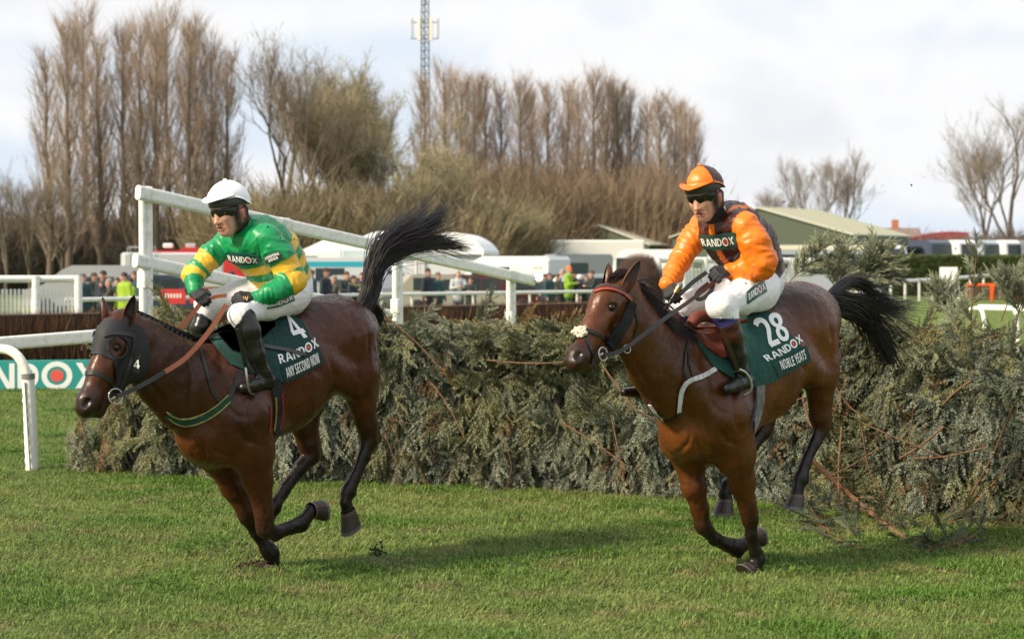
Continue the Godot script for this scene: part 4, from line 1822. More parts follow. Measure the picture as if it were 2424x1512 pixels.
var H1 := {
	"poll": [284, 776, 0.0], "brow": [268, 806, 0.0], "nose": [238, 882, 0.0], "muzzle": [207, 955, 0.0], "chin": [232, 972, 0.0], "jaw": [300, 868, 0.0],
	"neck": [[292, 782, 0, 0.10], [305, 800, 0, 0.125], [342, 832, 0, 0.155], [385, 872, 0, 0.195], [440, 915, 0, 0.235], [515, 940, 0, 0.27]],
	"barrel": [[520, 935, 0, 0.28], [580, 910, 0, 0.31], [655, 888, 0, 0.322], [745, 822, 0, 0.28], [800, 798, 0, 0.24], [845, 785, 0, 0.15]],
	"breast": [[505, 1000, 0, 0.21], [495, 1015, 0, 0.20], [480, 1038, -0.10, 0.135], [505, 1050, -0.07, 0.13], [560, 1045, 0.10, 0.145]],
	"fore_r": [[490, 980, -0.17, 0.15], [505, 1062, -0.155, 0.115], [553, 1151, -0.135, 0.074], [581, 1210, -0.12, 0.05], [584, 1222, -0.12, 0.047], [606, 1262, -0.115, 0.036], [628, 1295, -0.105, 0.038], [640, 1310, -0.10, 0.046], [645, 1328, -0.10, 0.037], [647, 1340, -0.10, 0.045]],
	"fore_l": [[580, 985, 0.18, 0.165], [600, 1070, 0.165, 0.12], [608, 1130, 0.15, 0.086], [621, 1205, 0.145, 0.056], [626, 1252, 0.14, 0.052], [652, 1262, 0.14, 0.040], [690, 1248, 0.14, 0.037], [713, 1238, 0.14, 0.044], [727, 1222, 0.14, 0.036], [735, 1210, 0.14, 0.042]],
	"hind_l": [[815, 800, 0.12, 0.20], [843, 888, 0.15, 0.135], [857, 950, 0.135, 0.080], [866, 1000, 0.125, 0.062], [874, 1042, 0.12, 0.056], [860, 1080, 0.12, 0.042], [840, 1130, 0.12, 0.038], [823, 1165, 0.12, 0.047], [817, 1190, 0.12, 0.038], [822, 1206, 0.12, 0.047]],
	"hind_r": [[740, 870, -0.14, 0.17], [722, 940, -0.14, 0.125], [718, 1000, -0.135, 0.085], [730, 1050, -0.125, 0.062], [736, 1078, -0.12, 0.057], [708, 1110, -0.12, 0.042], [672, 1160, -0.12, 0.038], [648, 1198, -0.12, 0.046], [636, 1222, -0.12, 0.038], [632, 1238, -0.12, 0.046]],
	"extra": [[893, 1040, 0.12, 0.034, 880, 985, 0.030], [752, 1070, -0.12, 0.034, 742, 1020, 0.030], [834, 1168, 0.12, 0.030, 830, 1150, 0.022], [600, 1228, -0.12, 0.030, 596, 1205, 0.030], [718, 1246, 0.14, 0.028, 704, 1252, 0.022], [648, 1312, -0.10, 0.03, 636, 1290, 0.022]],
	"muscle": [[480, 900, 0.10, 0.11, 560, 1020, 0.15, 0.13], [640, 1000, 0.16, 0.10, 590, 1050, 0.19, 0.09], [780, 770, 0.09, 0.14, 845, 850, 0.14, 0.15], [760, 860, 0.2, 0.11, 830, 900, 0.19, 0.11], [860, 870, 0.10, 0.12, 868, 930, 0.12, 0.085], [750, 790, -0.16, 0.16, 730, 880, -0.15, 0.15]],
	"hooves": [[646, 1336, -0.10, 645, 1356, -0.10, 0.043, 0.060], [735, 1206, 0.14, 765, 1196, 0.14, 0.045, 0.058], [823, 1206, 0.12, 838, 1248, 0.12, 0.044, 0.064], [631, 1240, -0.12, 618, 1272, -0.12, 0.050, 0.064]],
	"ears": [[245, 756, 246, 702, -1], [299, 762, 318, 697, 1]],
}
var H2 := {
	"poll": [1476, 692, 0.0], "brow": [1437, 716, 0.0], "nose": [1402, 785, 0.0], "muzzle": [1366, 848, 0.0], "chin": [1386, 866, 0.0], "jaw": [1456, 796, 0.0],
	"neck": [[1480, 700, 0, 0.10], [1488, 735, 0, 0.128], [1514, 790, 0, 0.165], [1550, 848, 0, 0.195], [1594, 888, 0, 0.240], [1655, 925, 0, 0.27]],
	"barrel": [[1660, 925, 0, 0.28], [1715, 905, 0, 0.31], [1785, 866, 0, 0.322], [1862, 790, 0, 0.28], [1905, 766, 0, 0.24], [1940, 748, 0, 0.15]],
	"breast": [[1650, 990, 0, 0.21], [1640, 1005, 0, 0.20], [1618, 1035, -0.10, 0.135], [1648, 1045, -0.07, 0.13], [1712, 1040, 0.10, 0.145]],
	"fore_r": [[1630, 985, -0.17, 0.15], [1632, 1066, -0.155, 0.115], [1641, 1150, -0.135, 0.073], [1658, 1208, -0.13, 0.05], [1664, 1243, -0.13, 0.049], [1690, 1274, -0.13, 0.039], [1722, 1290, -0.13, 0.039], [1746, 1297, -0.13, 0.046], [1765, 1286, -0.13, 0.036], [1776, 1276, -0.13, 0.043]],
	"fore_l": [[1725, 985, 0.18, 0.165], [1742, 1072, 0.165, 0.12], [1756, 1140, 0.14, 0.076], [1769, 1195, 0.125, 0.054], [1775, 1226, 0.12, 0.05], [1778, 1262, 0.115, 0.036], [1786, 1302, 0.105, 0.037], [1791, 1322, 0.10, 0.047], [1784, 1340, 0.10, 0.038], [1778, 1350, 0.10, 0.046]],
	"hind_l": [[1912, 775, 0.12, 0.20], [1942, 880, 0.15, 0.118], [1943, 945, 0.135, 0.074], [1941, 985, 0.125, 0.062], [1946, 1010, 0.12, 0.056], [1928, 1050, 0.12, 0.042], [1908, 1095, 0.12, 0.038], [1895, 1133, 0.12, 0.047], [1889, 1157, 0.12, 0.038], [1887, 1172, 0.12, 0.047]],
	"hind_r": [[1842, 850, -0.14, 0.17], [1826, 910, -0.14, 0.125], [1812, 960, -0.135, 0.085], [1808, 995, -0.125, 0.062], [1806, 1018, -0.12, 0.057], [1778, 1060, -0.12, 0.042], [1745, 1110, -0.12, 0.038], [1722, 1150, -0.12, 0.046], [1717, 1168, -0.12, 0.038], [1718, 1180, -0.12, 0.046]],
	"extra": [[1962, 1006, 0.12, 0.034, 1956, 950, 0.030], [1822, 1012, -0.12, 0.034, 1818, 970, 0.030], [1906, 1138, 0.12, 0.030, 1904, 1120, 0.022], [1786, 1234, 0.12, 0.030, 1784, 1212, 0.030], [1748, 1305, -0.13, 0.028, 1732, 1300, 0.022], [1799, 1326, 0.10, 0.03, 1794, 1302, 0.022]],
	"muscle": [[1622, 890, 0.10, 0.11, 1705, 1010, 0.15, 0.13], [1775, 985, 0.16, 0.10, 1728, 1040, 0.19, 0.09], [1885, 745, 0.09, 0.14, 1940, 830, 0.14, 0.14], [1875, 830, 0.2, 0.11, 1928, 880, 0.19, 0.10], [1958, 850, 0.10, 0.11, 1956, 910, 0.12, 0.075], [1855, 770, -0.16, 0.16, 1840, 860, -0.15, 0.15]],
	"hooves": [[1776, 1348, 0.10, 1766, 1367, 0.10, 0.047, 0.062], [1776, 1273, -0.13, 1800, 1258, -0.13, 0.045, 0.058], [1887, 1170, 0.12, 1884, 1206, 0.12, 0.044, 0.064], [1718, 1180, -0.12, 1717, 1218, -0.12, 0.044, 0.064]],
	"ears": [[1436, 668, 1445, 621, -1], [1482, 680, 1515, 616, 1]],
}
var GROOVES1 := [
	[[[600, 890], [588, 950], [598, 1005], [628, 1042]], 0.020, 0.012], [[[555, 1000], [585, 1045], [632, 1058]], 0.014, 0.010], [[[866, 765], [875, 815], [872, 865], [860, 915]], 0.016, 0.012],
	[[[768, 790], [778, 840], [790, 885], [812, 900]], 0.020, 0.013], [[[470, 1035], [480, 1070], [490, 1108]], 0.014, 0.014], [[[505, 1062], [525, 1078], [552, 1082]], 0.013, 0.012],
	[[[436, 830], [458, 890], [446, 960], [430, 1010]], 0.022, 0.011], [[[335, 882], [372, 928], [408, 985]], 0.014, 0.010], [[[830, 740], [846, 790], [838, 850]], 0.018, 0.008],
	[[[535, 960], [560, 985], [600, 990]], 0.012, 0.008], [[[520, 1030], [508, 1060], [515, 1090]], 0.010, 0.008], [[[600, 1085], [606, 1130], [616, 1190]], 0.009, 0.007],
	[[[690, 960], [720, 950], [745, 925]], 0.005, -0.005], [[[480, 950], [500, 985], [520, 1040], [530, 1080]], 0.005, -0.005], [[[845, 900], [850, 940], [862, 985]], 0.006, -0.005], [[[650, 960], [680, 985], [700, 970]], 0.005, -0.004]]
var GROOVES2 := [
	[[[1742, 890], [1734, 955], [1745, 1008], [1768, 1036]], 0.020, 0.012], [[[1690, 1000], [1722, 1045], [1770, 1058]], 0.014, 0.010], [[[1960, 755], [1972, 805], [1966, 860], [1955, 905]], 0.016, 0.012],
	[[[1878, 770], [1888, 825], [1900, 868], [1918, 888]], 0.020, 0.013], [[[1650, 1035], [1658, 1072], [1668, 1104]], 0.015, 0.016], [[[1604, 1075], [1628, 1050], [1640, 1012]], 0.013, 0.012],
	[[[1672, 1050], [1692, 1068], [1718, 1072]], 0.013, 0.012], [[[1640, 820], [1626, 880], [1610, 945], [1600, 1000]], 0.022, 0.011], [[[1498, 842], [1520, 888], [1546, 940]], 0.014, 0.010],
	[[[1925, 715], [1942, 765], [1936, 830]], 0.018, 0.008], [[[1680, 945], [1705, 975], [1745, 985]], 0.012, 0.008], [[[1745, 1090], [1752, 1130], [1764, 1190]], 0.009, 0.007],
	[[[1640, 950], [1650, 985], [1668, 1030], [1676, 1075]], 0.005, -0.005], [[[1800, 960], [1835, 945], [1862, 915]], 0.005, -0.005], [[[1945, 900], [1948, 935], [1952, 980]], 0.006, -0.005]]
var SWEAT1 := [[430, 880, 0.20, 0.70], [560, 960, 0.20, 0.80], [820, 830, 0.18, 1.25], [720, 970, 0.16, 1.2], [850, 960, 0.08, 1.3], [330, 820, 0.10, 0.75], [240, 920, 0.07, 1.25], [700, 730, 0.12, 0.85]]
var SWEAT2 := [[1880, 690, 0.13, 0.55], [1850, 720, 0.12, 0.6], [1920, 720, 0.07, 0.7], [1950, 820, 0.16, 1.35], [1900, 900, 0.10, 1.3], [1620, 860, 0.16, 0.75], [1700, 950, 0.18, 0.82], [1640, 1060, 0.12, 1.3], [1400, 800, 0.06, 1.3], [1840, 950, 0.12, 1.25]]
var fields := {}
var coats := {}


func build_horse(which: int, J: Dictionary, fr: Frame, coat: Color, dark: Color, label: String) -> Node3D:
	var root := thing("racehorse", label, "horse", fr.o, fr.basis())
	var fd: Field = fields[which]
	var m := paint("coat_%d" % which, 0.42, 0.0, 0.43)
	grain(m, 0, noise_tex(0.04, 256, false, 4, 17, 4.0, ramp(Color(0.86, 0.86, 0.86), Color(1, 1, 1))), 9.0, noise_tex(0.11, 256, true, 3, 18, 2.0), 0.4)
	m.roughness = 1.0
	m.roughness_texture = noise_tex(0.02, 256, false, 5, 41 + which, 4.0, ramp(Color(0.24, 0.24, 0.24), Color(0.56, 0.56, 0.56)))
	part(root, "body", fd.surface([0]), m)
	horse_eye(root, fr, J)
	for e in J.ears:
		var lat: float = 0.062 * e[4]
		var p := fr.hp(e[0], e[1], lat)
		var tip := fr.hp(e[2], e[3], lat * 1.15)
		if (tip - p).length() > 0.19: tip = p + (tip - p).normalized() * 0.19
		var b := ear(p - (tip - p) * 0.15, tip, e[4], Vector3(0.8, -0.1, -0.55 * e[4]))
		for i in b.c.size(): b.c[i] = b.c[i] * coat * 1.1
		bit(root, "ear", b, m)
	for h in J.hooves:
		var a := fr.hp(h[0], h[1], h[2])
		var e := fr.hp(h[3], h[4], h[5])
		if e.y < 0.01: e.y = 0.0
		var toe := Vector3(1, -0.2, 0)
		if absf((e - a).normalized().x) > 0.8: toe = Vector3(0, -1, 0)
		bit(root, "hoof", hoof(a, e, h[6], h[7], toe), M.satin)
	return root


func mesh_horse(which: int) -> void:
	fields[which].mesh(0.0104)
	var fr: Frame = coats[which]
	for q in (SWEAT1 if which == 1 else SWEAT2):      # sweat-darkened and sun-bleached places: [px, py, radius, share]
		var fd: Field = fields[which]
		var c := cast(fd, fr, q[0], q[1], 0.0, fd.near(fr.hp(q[0], q[1], 0.15), 0.45))
		for i in fd.V.size():
			var d: float = fd.V[i].distance_to(c) / q[2]
			if d < 1.6: fd.C[i] = fd.C[i] * lerpf(1.0, q[3], 1.0 - smoothstep(0.4, 1.6, d))
	for g in (GROOVES1 if which == 1 else GROOVES2): groove(fields[which], fr, g[0], g[1], g[2])
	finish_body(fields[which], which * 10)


func build_horses() -> void:
	var c1 := Color(0.070, 0.0195, 0.0062)
	var c2 := Color(0.102, 0.0310, 0.0072)
	var dk := Color(0.012, 0.0075, 0.006)
	var f1 := frame(646, 1350, -0.10, 52.0)
	var f2 := frame(1778, 1362, 0.10, 49.0)
	coats[1] = f1
	coats[2] = f2
	fields[1] = horse_field(f1, H1, c1, dk)
	fields[2] = horse_field(f2, H2, c2, dk)
	J2.boot_cuff = f2.hp(1738, 812, 0.24).y
	J2.band_top = f2.hp(1724, 752, 0.24).y
	fields[3] = jockey_field(f1, J1)
	fields[4] = jockey_field(f2, J2)
	var th := []
	for k in 4:
		var t := Thread.new()
		if k < 2: t.start(mesh_horse.bind(k + 1))
		else: t.start(mesh_jockey.bind(k + 1, [f1, f2][k - 2], [J1, J2][k - 2]))
		th.append(t)
	for t in th: t.wait_to_finish()
	print("verts ", fields[1].V.size(), " ", fields[2].V.size())
	build_horse(1, H1, f1, c1, dk, "dark bay racehorse in a black blinker hood, leading on the left")
	build_horse(2, H2, f2, c2, dk, "bright bay racehorse with sheepskin noseband, landing on the right")


# ------------------------------------------------------------------ cloth, straps and lettering that lie on a body
class Patch:
	var P := []       # rows of points
	var Nn := []
	func size() -> Vector2i: return Vector2i(P[0].size() - 1, P.size() - 1)
	func norms(out: Vector3) -> void:
		Nn = []
		var h := P.size()
		var w: int = P[0].size()
		for j in h:
			var row := []
			for i in w:
				var a: Vector3 = P[j][mini(i + 1, w - 1)] - P[j][maxi(i - 1, 0)]
				var b: Vector3 = P[mini(j + 1, h - 1)][i] - P[maxi(j - 1, 0)][i]
				var n := a.cross(b).normalized()
				if n.dot(out) < 0: n = -n
				row.append(n)
			Nn.append(row)
	func pos(u: float, v: float, off := 0.0) -> Vector3:
		var s := size()
		var x := clampf(u, 0, 1) * s.x
		var y := clampf(v, 0, 1) * s.y
		var i := mini(int(x), s.x - 1)
		var j := mini(int(y), s.y - 1)
		x -= i; y -= j
		var p: Vector3 = P[j][i].lerp(P[j][i + 1], x).lerp(P[j + 1][i].lerp(P[j + 1][i + 1], x), y)
		var n: Vector3 = Nn[j][i].lerp(Nn[j][i + 1], x).lerp(Nn[j + 1][i].lerp(Nn[j + 1][i + 1], x), y)
		return p + n.normalized() * off


func cast(fd: Field, fr: Frame, px: float, py: float, off: float, L: PackedInt32Array) -> Vector3:
	var d := fr.cb * Vector3((px - 1211.5) / FOCAL, -(py - 756.0) / FOCAL, -1.0)
	var dl := Vector3(d.dot(fr.f), d.y, -d.dot(fr.l)).normalized()
	var c := fr.cam - fr.o
	var cl := Vector3(c.dot(fr.f), c.y, -c.dot(fr.l))
	var p := fd.hit(cl + dl * 8.2, dl, off, L, 5.0)
	if absf(fd.ev(p, L) - off) > 0.01:      # the line passes beside the body: take the nearest point of it
		var q := cl + dl * 8.2
		var best := 1e9
		var bp := q
		for k in 60:
			var x := cl + dl * (8.2 + k * 0.06)
			var e := fd.ev(x, L)
			if e < best:
				best = e; bp = x
		p = fd.snap(bp, off)[0]
	return p


func local(fd: Field, fr: Frame, px: Array) -> PackedInt32Array:      # the pieces of the body round those places
	var c := Vector3.ZERO
	var n := 0
	for q in px:
		for k in range(0, q.size(), 2):
			c += fr.hp(q[k], q[k + 1], 0.15)
			n += 1
	c /= n
	var r := 0.0
	for q in px:
		for k in range(0, q.size(), 2): r = maxf(r, c.distance_to(fr.hp(q[k], q[k + 1], 0.15)))
	return fd.near(c, r + 0.25)


func toward_cam(fr: Frame, p: Vector3) -> Vector3:
	var c := fr.cam - fr.o
	return (Vector3(c.dot(fr.f), c.y, -c.dot(fr.l)) - p).normalized()


func cloth(fd: Field, fr: Frame, cols: Array, nx: int, ny: int, off: float, only := -1) -> Patch:     # cols: [top px, top py, bottom px, bottom py]
	var L := local(fd, fr, cols)
	if only >= 0:
		var K := PackedInt32Array()
		for i in L:
			if fd.MT[i] == only: K.push_back(i)
		L = K
	var pt := Patch.new()
	for j in ny + 1:
		var row := []
		for i in nx + 1:
			var f := float(i) / nx * (cols.size() - 1)
			var k := mini(int(f), cols.size() - 2)
			f -= k
			var v := float(j) / ny
			var a := Vector2(cols[k][0], cols[k][1]).lerp(Vector2(cols[k][2], cols[k][3]), v)
			var b := Vector2(cols[k + 1][0], cols[k + 1][1]).lerp(Vector2(cols[k + 1][2], cols[k + 1][3]), v)
			var q := a.lerp(b, f)
			row.append(cast(fd, fr, q.x, q.y, off, L))
		pt.P.append(row)
	pt.norms(toward_cam(fr, pt.P[ny / 2][nx / 2]))
	return pt


func patch_mesh(b: MB, pt: Patch, off: float, mirror := false, thick := 0.006) -> void:
	var s := pt.size()
	var sides := [1.0, -1.0] if mirror else [1.0]
	for sd in sides:
		var base := b.v.size()
		for lay in 2:
			for j in s.y + 1:
				for i in s.x + 1:
					var n: Vector3 = pt.Nn[j][i]
					var p: Vector3 = pt.P[j][i] + n * (off - thick * lay)
					var m := n if lay == 0 else -n
					b.v.push_back(Vector3(p.x, p.y, p.z * sd)); b.n.push_back(Vector3(m.x, m.y, m.z * sd)); b.c.push_back(b.col)
		var w := s.x + 1
		var cnt := w * (s.y + 1)
		var p0: Vector3 = pt.P[0][0]
		var up: bool = (pt.P[0][1] - p0).cross(pt.P[1][0] - p0).dot(pt.Nn[0][0]) > 0
		if sd < 0: up = not up
		for j in s.y:
			for i in s.x:
				var a := base + j * w + i
				for lay in 2:
					var q := a + cnt * lay
					if up == (lay == 0): b.ix.append_array(PackedInt32Array([q, q + w, q + 1, q + 1, q + w, q + w + 1]))
					else: b.ix.append_array(PackedInt32Array([q, q + 1, q + w, q + 1, q + w + 1, q + w]))
		# rim
		var loop := []
		for i in s.x: loop.append(i)
		for j in s.y: loop.append(s.x + j * w)
		for i in s.x: loop.append(s.y * w + s.x - i)
		for j in s.y: loop.append((s.y - j) * w)
		for k in loop.size():
			var a: int = base + loop[k]
			var e: int = base + loop[(k + 1) % loop.size()]
			if up: b.quad(b.v[a], b.v[a + cnt], b.v[e + cnt], b.v[e])
			else: b.quad(b.v[a], b.v[e], b.v[e + cnt], b.v[a + cnt])


func patch_text(b: MB, pt: Patch, tris: PackedVector2Array, r: Rect2, off: float, most := 0.2, shear := 0.0) -> void:
	# lays outlines (their own bounds) into the rectangle r of the patch, v down
	var lo := Vector2(1e9, 1e9)
	var hi := -lo
	for p in tris:
		lo = lo.min(p); hi = hi.max(p)
	var T := split(tris, most)
	for i in range(0, T.size(), 3):
		var q := []
		for k in 3:
			var u := (T[i + k] - lo) / (hi - lo)
			var v := 1.0 - u.y
			q.append(pt.pos(r.position.x + (u.x + shear * (0.5 - v)) * r.size.x, r.position.y + v * r.size.y, off))
		var n: Vector3 = (q[1] - q[0]).cross(q[2] - q[0])
		var c: Vector3 = (q[0] + q[1] + q[2]) / 3.0
		var s := pt.size()
		var o: Vector3 = pt.Nn[s.y / 2][s.x / 2]
		if n.dot(o) > 0: b.tri(q[0], q[1], q[2])
		else: b.tri(q[0], q[2], q[1])


func circle_tris(r0: float, r1: float, seg := 28) -> PackedVector2Array:
	var o := PackedVector2Array()
	for k in seg:
		var u := Vector2.RIGHT.rotated(TAU * k / seg)
		var w := Vector2.RIGHT.rotated(TAU * (k + 1) / seg)
		if r0 > 0.0: o.append_array(PackedVector2Array([u * r0, u * r1, w * r1, u * r0, w * r1, w * r0]))
		else: o.append_array(PackedVector2Array([Vector2.ZERO, u * r1, w * r1]))
	return o


func patch_logo(root: Node3D, pt: Patch, r: Rect2, off: float, letters: Color) -> void:
	var lg := logo_tris(0.10)
	var all_ := PackedVector2Array()
	var lo := Vector2(1e9, 1e9)
	var hi := -lo
	for p in lg[0]:
		lo = lo.min(p); hi = hi.max(p)
	var b := MB.new()
	b.col = letters
	patch_text(b, pt, lg[0], r, off, 0.35)
	bit(root, "sponsor_lettering", b, M.print, "stuff")
	b = MB.new()
	b.col = Color(0.72, 0.045, 0.03)
	var rl := Vector2(1e9, 1e9)
	var rh := -rl
	for p in lg[1]:
		rl = rl.min(p); rh = rh.max(p)
	var a := (rl - lo) / (hi - lo)
	var e := (rh - lo) / (hi - lo)
	patch_text(b, pt, lg[1], Rect2(r.position.x + a.x * r.size.x, r.position.y + (1.0 - e.y) * r.size.y, (e.x - a.x) * r.size.x, (e.y - a.y) * r.size.y), off, 0.35)
	bit(root, "red_dot", b, M.print)


func cast_strap(root: Node3D, called: String, fd: Field, fr: Frame, px: Array, w: float, th: float, col: Color, mat: Material, mirror := false, off := 0.001) -> MeshInstance3D:
	var L := local(fd, fr, px)
	var pts := []
	for i in px.size() - 1:
		for k in 5:
			var q := Vector2(px[i][0], px[i][1]).lerp(Vector2(px[i + 1][0], px[i + 1][1]), k / 5.0)
			pts.append(cast(fd, fr, q.x, q.y, off, L))
	pts.append(cast(fd, fr, px[-1][0], px[-1][1], off, L))
	for pass_ in 2:
		for i in range(1, pts.size() - 1): pts[i] = pts[i] * 0.5 + (pts[i - 1] + pts[i + 1]) * 0.25
	var nn := []
	for p in pts: nn.append(fd.grad(p, L))
	for i in pts.size():
		var e := fd.ev(pts[i], L) - off
		if absf(e) < 0.05: pts[i] -= nn[i] * e
	var b := MB.new()
	b.col = col
	b.strap(pts, nn, w, th)
	if mirror:
		bit(root, called, b, mat)
		b = MB.new()
		b.col = col
		var p2 := []
		var n2 := []
		for i in range(pts.size() - 1, -1, -1):
			p2.append(pts[i] * Vector3(1, 1, -1)); n2.append(nn[i] * Vector3(1, 1, -1))
		b.strap(p2, n2, w, th)
	return bit(root, called, b, mat)


func air_strap(root: Node3D, called: String, fr: Frame, px: Array, w: float, th: float, col: Color, mat: Material) -> MeshInstance3D:    # hangs free; [px, py, lat]
	var pts := []
	for q in px: pts.append(fr.at3(q))
	pts = curve(pts, 6)
	var nn := []
	for i in pts.size():
		var d: Vector3 = (pts[mini(i + 1, pts.size() - 1)] - pts[maxi(i - 1, 0)]).normalized()
		var t := toward_cam(fr, pts[i])
		nn.append((t - d * t.dot(d)).normalized())
	var b := MB.new()
	b.col = col
	b.strap(pts, nn, w, th)
	return bit(root, called, b, mat)


func ring(b: MB, c: Vector3, n: Vector3, r: float, t: float, stretch := 1.0) -> void:
	var u := n.cross(Vector3(0.1, 1, 0.2)).normalized()
	var w := n.cross(u)
	var pts := []
	for k in 25: pts.append(c + u * cos(TAU * k / 24) * r + w * sin(TAU * k / 24) * r * stretch)
	b.tube(pts, [t], 6, false)


func saddle_cloth(which: int, fd: Field, fr: Frame, cols: Array, label: String, panel: Array, number: String, num_px: Array, logo_px: Array, title: String, title_px: Array) -> void:
	var root := thing("saddle_cloth", label, "saddle cloth", fr.o, fr.basis(), "numbered saddle cloths")
	var green := Color(0.006, 0.052, 0.045) if which == 1 else Color(0.006, 0.072, 0.055)
	var b := MB.new()
	b.col = green
	patch_mesh(b, cloth(fd, fr, cols, 30, 18, 0.014), 0.0, true, 0.010)
	bit(root, "cloth", b, M.felt)
	# lettering
	var pt := cloth(fd, fr, num_px, 14, 14, 0.0155)
	b = MB.new()
	b.col = Color(0.80, 0.81, 0.80)
	for k in number.length():
		b = MB.new()
		b.col = Color(0.80, 0.81, 0.80)
		var w := 1.0 / number.length()
		patch_text(b, pt, text_tris(number[k]), Rect2(w * k + (0.02 if k else 0.0), 0, w - (0.02 if number.length() > 1 else 0.0), 1), 0.002, 0.12)
		bit(root, "digit", b, M.print)
	pt = cloth(fd, fr, logo_px, 18, 6, 0.0155)
	patch_logo(root, pt, Rect2(0, 0, 1, 1), 0.002, Color(0.80, 0.81, 0.80))
	b = MB.new()
	b.col = green * 0.8
	pt = cloth(fd, fr, panel, 14, 6, 0.016)
	patch_mesh(b, pt, 0.002, false, 0.004)
	bit(root, "name_panel", b, M.felt)
	pt = cloth(fd, fr, title_px, 18, 5, 0.0195)
	b = MB.new()
	b.col = Color(0.80, 0.81, 0.80)
	patch_text(b, pt, text_tris(title), Rect2(0, 0, 1, 1), 0.002, 0.3)
	bit(root, "name_lettering", b, M.print, "stuff")


func build_tack() -> void:
	grain(paint("leather", 0.38), 0, noise_tex(0.06, 256, false, 4, 31, 4.0, ramp(Color(0.7, 0.7, 0.7), Color(1, 1, 1))), 12.0, noise_tex(0.12, 256, true, 3, 32, 2.0), 0.3)
	grain(paint("felt", 0.85), 0, noise_tex(0.02, 256, false, 3, 33, 4.0, ramp(Color(0.8, 0.8, 0.8), Color(1, 1, 1))), 4.0, noise_tex(0.02, 256, true, 4, 34, 6.0), 0.5)
	paint("print", 0.6)
	paint("fleece", 0.95)
	grain(paint("hood", 0.7), 0, null, 8.0, noise_tex(0.03, 256, true, 4, 35, 4.0), 0.6)
	paint("hair", 0.42, 0.0, 0.5)
	var BLACK := Color(0.012, 0.012, 0.013)
	var f1: Frame = coats[1]
	var f2: Frame = coats[2]
	var d1: Field = fields[1]
	var d2: Field = fields[2]

	# ---- first horse: hood
	var hd := Field.new()
	hd.k0 = 0.05
	hd.inflate = 0.009
	head_prims(hd, f1, H1, Color(0.014, 0.015, 0.019), Color(0.014, 0.015, 0.019))
	hd.col = Color(0.014, 0.015, 0.019)
	hchain(hd, f1, H1.neck.slice(0, 3), 0.07, 0.55)
	hd.mesh(0.0075)
	hd.relax(2, 0.5)
	var brow := f1.at3(H1.brow)
	var muz := f1.at3(H1.muzzle)
	var dn := (muz - brow).normalized()
	var fw := Vector3(-dn.y, dn.x, 0)
	if fw.x < 0: fw = -fw
	var keep := PackedByteArray()
	for p in hd.V:
		var q := p - brow
		var a := q.dot(dn)
		var f := q.dot(fw)
		var ok := a < 0.145 - 0.75 * minf(f, 0.03) and a > -0.125 and f > -0.235 and (a > -0.09 or f < 0.05) and f > -0.10 - (a + 0.12) * 0.9
		var e := q - dn * 0.048 - fw * 0.018
		if Vector2(e.dot(dn), e.dot(fw)).length() < 0.052 and absf(q.z) > 0.035: ok = false
		keep.push_back(1 if ok else 0)
	hd.cut(keep)
	var root := thing("blinker_hood", "black cloth blinker hood with round eye holes on the leading horse's head", "hood", f1.o, f1.basis())
	for i in hd.C.size(): hd.C[i] = Color(0.014, 0.015, 0.019)
	part(root, "hood_cloth", hd.surface([0]), M.hood)
	var b := MB.new()
	b.col = BLACK * 1.4
	for s in [-1.0, 1.0]:
		ring(b, brow + dn * 0.048 + fw * 0.016 + Vector3(0, 0, 0.074 * s), (Vector3(0, 0, s) + fw * 0.28).normalized(), 0.054, 0.0055)
	bit(root, "eye_hole_binding", b, M.hood)
	b = MB.new()
	b.col = BLACK
	var cp := f1.hp(322, 862, 0.105)
	b.cbox(Transform3D(Basis(Vector3(0.45, 0, 0.9).normalized(), Vector3.UP, Vector3(0.9, 0, -0.45).normalized()) * Basis(Vector3(0, 0, 1), 0.1), cp), Vector3(0.044, 0.10, 0.012), 0.004)
	bit(root, "number_tag", b, M.leather)
	b = MB.new()
	flat_text(b, text_tris("4"), Transform3D(Basis(Vector3(0.45, 0, 0.9).normalized() * -1.0, Vector3.UP, Vector3(0.9, 0, -0.45).normalized() * -1.0).rotated(Vector3.UP, 0.0), cp + Vector3(0.45, 0, -0.9).normalized() * 0.0 + toward_cam(f1, cp) * 0.012), 0.045, Color(0.75, 0.75, 0.75))
	bit(root, "tag_number", b, M.print)

	# bridle
	root = thing("bridle", "black leather bridle with loose-ring bit on the leading hooded horse", "bridle", f1.o, f1.basis())
	cast_strap(root, "brow_band", hd, f1, [[243, 793], [258, 788], [280, 788], [300, 790], [318, 795]], 0.022, 0.006, BLACK * 2.0, M.leather, true, 0.002)
	cast_strap(root, "nose_band", d1, f1, [[201, 884], [222, 880], [245, 890], [264, 907], [276, 925]], 0.024, 0.006, BLACK * 2.0, M.leather, false, 0.002)
	cast_strap(root, "cheek_strap", hd, f1, [[316, 797], [310, 850], [296, 890], [280, 925]], 0.018, 0.005, BLACK * 2.0, M.leather, true, 0.003)
	b = MB.new()
	b.col = Color(0.45, 0.45, 0.45)
	ring(b, f1.hp(272, 938, 0.075), Vector3(0.25, 0.1, -1).normalized(), 0.040, 0.0045)
	b.tube([f1.hp(258, 946, 0.05), f1.hp(272, 940, 0.075)], [0.010, 0.009], 8)
	bit(root, "bit_ring", b, M.steel)
	root = thing("reins", "orange-brown rubber grip reins from the leading horse's bit to the rider's gloves", "reins", f1.o, f1.basis())
	air_strap(root, "grip", f1, [[534, 722, 0.17], [503, 771, 0.19], [471, 812, 0.20], [433, 851, 0.20], [389, 880, 0.17]], 0.026, 0.006, Color(0.30, 0.085, 0.025), M.leather)
	air_strap(root, "lead", f1, [[390, 879, 0.17], [360, 897, 0.14], [331, 913, 0.12], [300, 928, 0.09], [274, 938, 0.077]], 0.024, 0.006, BLACK, M.leather)
